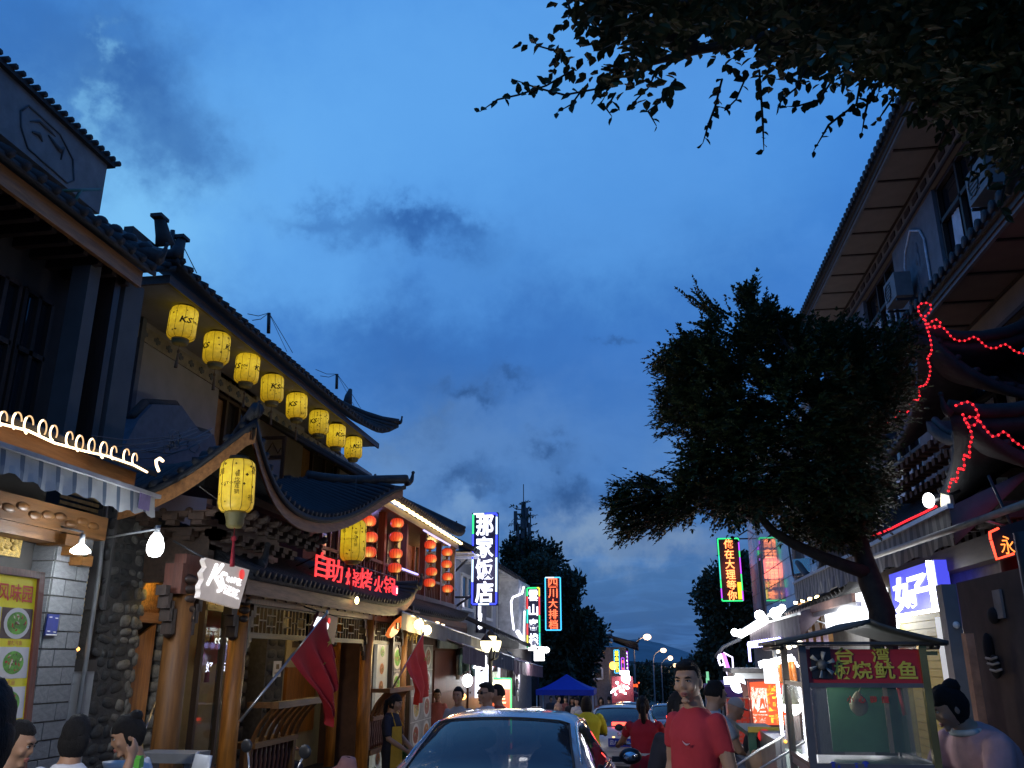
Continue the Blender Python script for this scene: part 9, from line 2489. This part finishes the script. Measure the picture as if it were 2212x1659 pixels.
def lit_stall():
    Y=6.5;c=lambda u,v,Y=Y:at(u,v,Y=Y)
    t=thing('food_stall','narrow stall edged with dazzling white bead lights, amber ribs and a hood','food stall',(c(1710,1600).x,6.6,G(6.6)))
    mb=MB()
    for (u0,v0,u1,v1) in ((1674,1400,1692,1659),(1735,1400,1748,1659)):
        p=c(u0,v0);mb.box2((p.x-.012,Y+.02,G(6.6)),(p.x+.012,Y+.05,p.z))
    mb.box2((c(1676,1600).x,Y+.05,G(6.6)+.25),(c(1742,1600).x,Y+.9,c(1700,1600).z));part('frame',mb,STEEL,t)
    AM=mat('amber ribbed plastic',(.45,.14,.03),.3,.3,9)
    n=4
    for k in range(n):
        a,b=c(1676+11*k,1430,Y+.05),c(1686+11*k,1476,Y+.05);mb=MB();mb.tube([Vector(((a.x+b.x)/2,Y+.06,a.z+.02)),Vector(((a.x+b.x)/2+.006,Y+.06,b.z))],.019,10);part('amber_rib',mb,AM,t)
    lamp('rib_light',t,c(1702,1424,Y-.02),1.5,(1,.75,.35),.03)
    E_B=emit('white bead glow',(.85,.88,1),7)
    def beads(pts,step=.021,r=.0105,name='bead_strip'):
        P=[c(*p,Y-.01) for p in pts];mb=MB();d=0;nxt=0
        for a,b in zip(P,P[1:]):
            L_=(b-a).length
            while nxt<=d+L_:mb.ell(a+(b-a)*((nxt-d)/L_),(r,)*3,6,4);nxt+=step
            d+=L_
        part(name,mb,E_B,t)['kind']='stuff'
    beads([(1674,1433),(1680,1473),(1683,1494),(1691,1590)]);beads([(1716,1426),(1724,1440)]);beads([(1727,1488),(1735,1524),(1739,1580),(1744,1623),(1748,1665)],.021,.012);beads([(1645,1432),(1662,1440),(1688,1428),(1716,1422)],.018,.013)
    mb=MB();mb.tube([c(1690,1524),c(1733,1522)],.035,10);mb.ell(c(1712,1532),(.06,.04,.04),12,8);part('glare_lamp',mb,E_WHITE,t)
    mb=MB();mb.tube([c(1640,1436),c(1670,1430),c(1712,1420)],.022,8);part('top_tube',mb,E_WHITE,t)
    mb=MB();mb.tube([c(1728,1650),c(1750,1662)],.012,6);part('low_tube',mb,E_WHITE,t)
    lamp('stall_light',t,c(1712,1530,Y-.25),10,(.93,.96,1),.08)
    mb=MB();a,b=c(1684,1480),c(1727,1512);mb.box2((a.x,Y,b.z),(b.x,Y+.01,a.z));hb=part('hood_window',mb,mat('grey hood glass',(.22,.23,.21),.3,.2),t)
    mb=MB();q=c(1706,1496,Y-.02);mb.lathe(q,[(.008,.05),(.03,.03),(.05,-.04),(.065,-.075)],14,cap=False);part('range_hood',mb,mat('olive steel',(.20,.21,.13),.35,.2,metal=.5),t)
    mb=MB();a,b=c(1694,1545),c(1732,1600);mb.box2((a.x,Y,b.z),(b.x,Y+.01,a.z));part('back_panel',mb,mat('brown back panel',(.16,.13,.12),.4,.3),t)
    mb=MB();a,b=c(1696,1618),c(1736,1659);mb.box2((a.x,Y+.0,b.z-.2),(b.x,Y+.02,a.z));part('white_tray',mb,mat('pale green tray',(.42,.48,.42),.4,.1),t)
    mb=MB();mb.ell(c(1697,1602),(.012,.012,.012),8,6);part('orange_lamp',mb,emit('orange pilot',(1,.5,.05),2),t)
    mb=MB();p=c(1661,1450);mb.box(p,(.07,.02,.16));part('lit_label',mb,emit('white label lit',(.95,.97,1),1.8),t)
    mb=MB();mb.tube([c(1686,1478),c(1687,1500)],.008,5);part('red_tag',mb,mat('red tag',(.4,.02,.02),.5),t)
lit_stall()

# ------------------------------------------------------------------ table, chairs, plants
def table():
    z=G(5.4)+.62;cx,cy=-3.42,5.42
    t=thing('table','small low square table the three diners sit around','table',(cx,cy,G(4.8)+.12))
    mb=MB();mb.box((cx,cy,z),(.62,.62,.03));part('table_top',mb,BRW,t)
    for sx in (-1,1):
        for sy in (-1,1):mb=MB();mb.box((cx+sx*.27,cy+sy*.27,(z+G(4.8)+.1)/2),(.04,.04,z-G(4.8)-.1));part('leg',mb,BRW,t)
    p=at(297,1650,d=5.6);t=thing('carton','small bright green drink carton on the table','carton',p);mb=MB();mb.box(p+Vector((0,0,-.03)),(.055,.055,.13));part('box',mb,mat('green carton',(.10,.42,.05),.5,.15,9),t);mb=MB();mb.box(p+Vector((0,0,.04)),(.058,.03,.02));part('fold',mb,MATS['green carton'],t)
    t=thing('bowl','white bowl on the table between the two women','bowl',at(250,1650,d=5.6));mb=MB();mb.lathe(at(250,1652,d=5.6),[(.03,-.05),(.07,-.02),(.085,.02),(.078,.02),(.06,-.015),(.0,-.03)],20,cap=False);part('china',mb,WHITEP,t)
table()
def chair(label,loc,rz,m):
    t=thing('chair',label,'chair',loc,'plastic chairs at the table',rz);WORLD[t.name]=Matrix.Identity(4)
    mb=MB();mb.slab(lambda s,q:Vector(((s-.5)*.40,(q-.5)*.40,.42-.01*math.sin(s*3.14))),8,6,(0,0,-.02));part('seat',mb,m,t)
    mb=MB();mb.slab(lambda s,q:Vector(((s-.5)*(.42-.10*q*q),.20+.06*q-.05*math.cos((s-.5)*3),.44+.40*q)),10,6,(0,.015,0));part('backrest',mb,m,t)
    for sx in (-1,1):
        for sy in (-1,1):mb=MB();mb.tube([(sx*.17,sy*.17,.41),(sx*.2,sy*.2,0)],.016,6);part('leg',mb,m,t)
chair('white plastic chair behind the woman with pinned up hair',Vector((at(352,1640,Y=5.6).x,5.6,at(352,1640,Y=5.6).z-.82)),R_(-48),mat('white plastic',(.46,.48,.50),.4,.08))
chair('white plastic chair under the woman with the black bob',Vector((-3.40,5.06,G(5)+.10)),R_(178),MATS['white plastic'])
chair('white plastic chair under the man in teal',Vector((-3.84,5.04,G(5)+.08)),R_(130),MATS['white plastic'])
# planters along the porch
def shrub(label,c,r,h,n,L_,seed,m,name='shrub',pot=None):
    rn=random.Random(seed);t=thing(name,label,'plant',c);mb=MB();c=Vector(c)
    for k in range(n):
        d=rnd_dir(rn);p=c+Vector((d.x*r,d.y*r*.8,h*.55+d.z*h*.45))*(1) if rn.random()<.7 else c+Vector((rn.uniform(-r,r)*.7,rn.uniform(-r,r)*.6,rn.uniform(.1,h)))
        for q in range(5):add_leaf(mb,p+rnd_dir(rn)*.03,rnd_dir(rn)+Vector((0,0,.4))+d*.5,rnd_dir(rn),L_*rn.uniform(.7,1.3),L_*.45)
    part('foliage',mb,m,t,fix=False)['kind']='stuff'
    mb=MB();mb.lathe(c,[(r*.45,-.05),(r*.6,.0),(r*.68,.22),(r*.6,.22)],14);part('pot',mb,pot or STONED,t)
DARKLEAF=leaf_mat('dark shrub leaf',(.016,.028,.014),(.035,.05,.02));FRESH=leaf_mat('fresh leaf',(.05,.13,.03),(.09,.20,.04))
shrub('dark bushy shrub at the foot of the wooden balustrade',(at(590,1640,Y=7.9).x,7.9,G(7.9)+.05),.40,.62,420,.07,51,DARKLEAF)
shrub('dark spreading shrub before the porch steps beside the pink hat',(at(790,1640,Y=10.3).x,10.3,G(10.3)),.75,.62,520,.08,52,DARKLEAF)
shrub('fresh green potted plant between the apron and the photo panels',(at(880,1560,Y=14.4).x,14.4,G(14.4)+.12),.26,.62,240,.09,53,FRESH)
shrub('light green leafy plant at the bottom end of the wooden bench',(at(830,1620,Y=13.4).x,13.4,G(13.4)+.0),.28,.5,160,.10,54,FRESH)
t=thing('bench','low grey bench beside the big porch post','bench',at(380,1640,Y=7.0));p=at(372,1634,Y=7.0)
mb=MB();mb.box(p,(.5,.3,.07));part('seat',mb,GREYM,t);mb=MB()
for s in (-1,1):mb.box(p+Vector((s*.2,0,-.35)),(.05,.25,.64))
part('leg',mb,GREYM,t)
t=thing('broom','thin stick leaning by the orange door','broom',at(320,1580,X=-4.75));mb=MB();mb.tube([at(305,1600,X=-4.7),at(336,1515,X=-4.85)],.009,6);part('handle',mb,STEEL,t);mb=MB();mb.tube([at(305,1600,X=-4.7),at(300,1650,X=-4.7)],[.015,.05],8);part('bristles',mb,MATS['dry straw'],t)
bpy.data.scenes.remove(TMP)
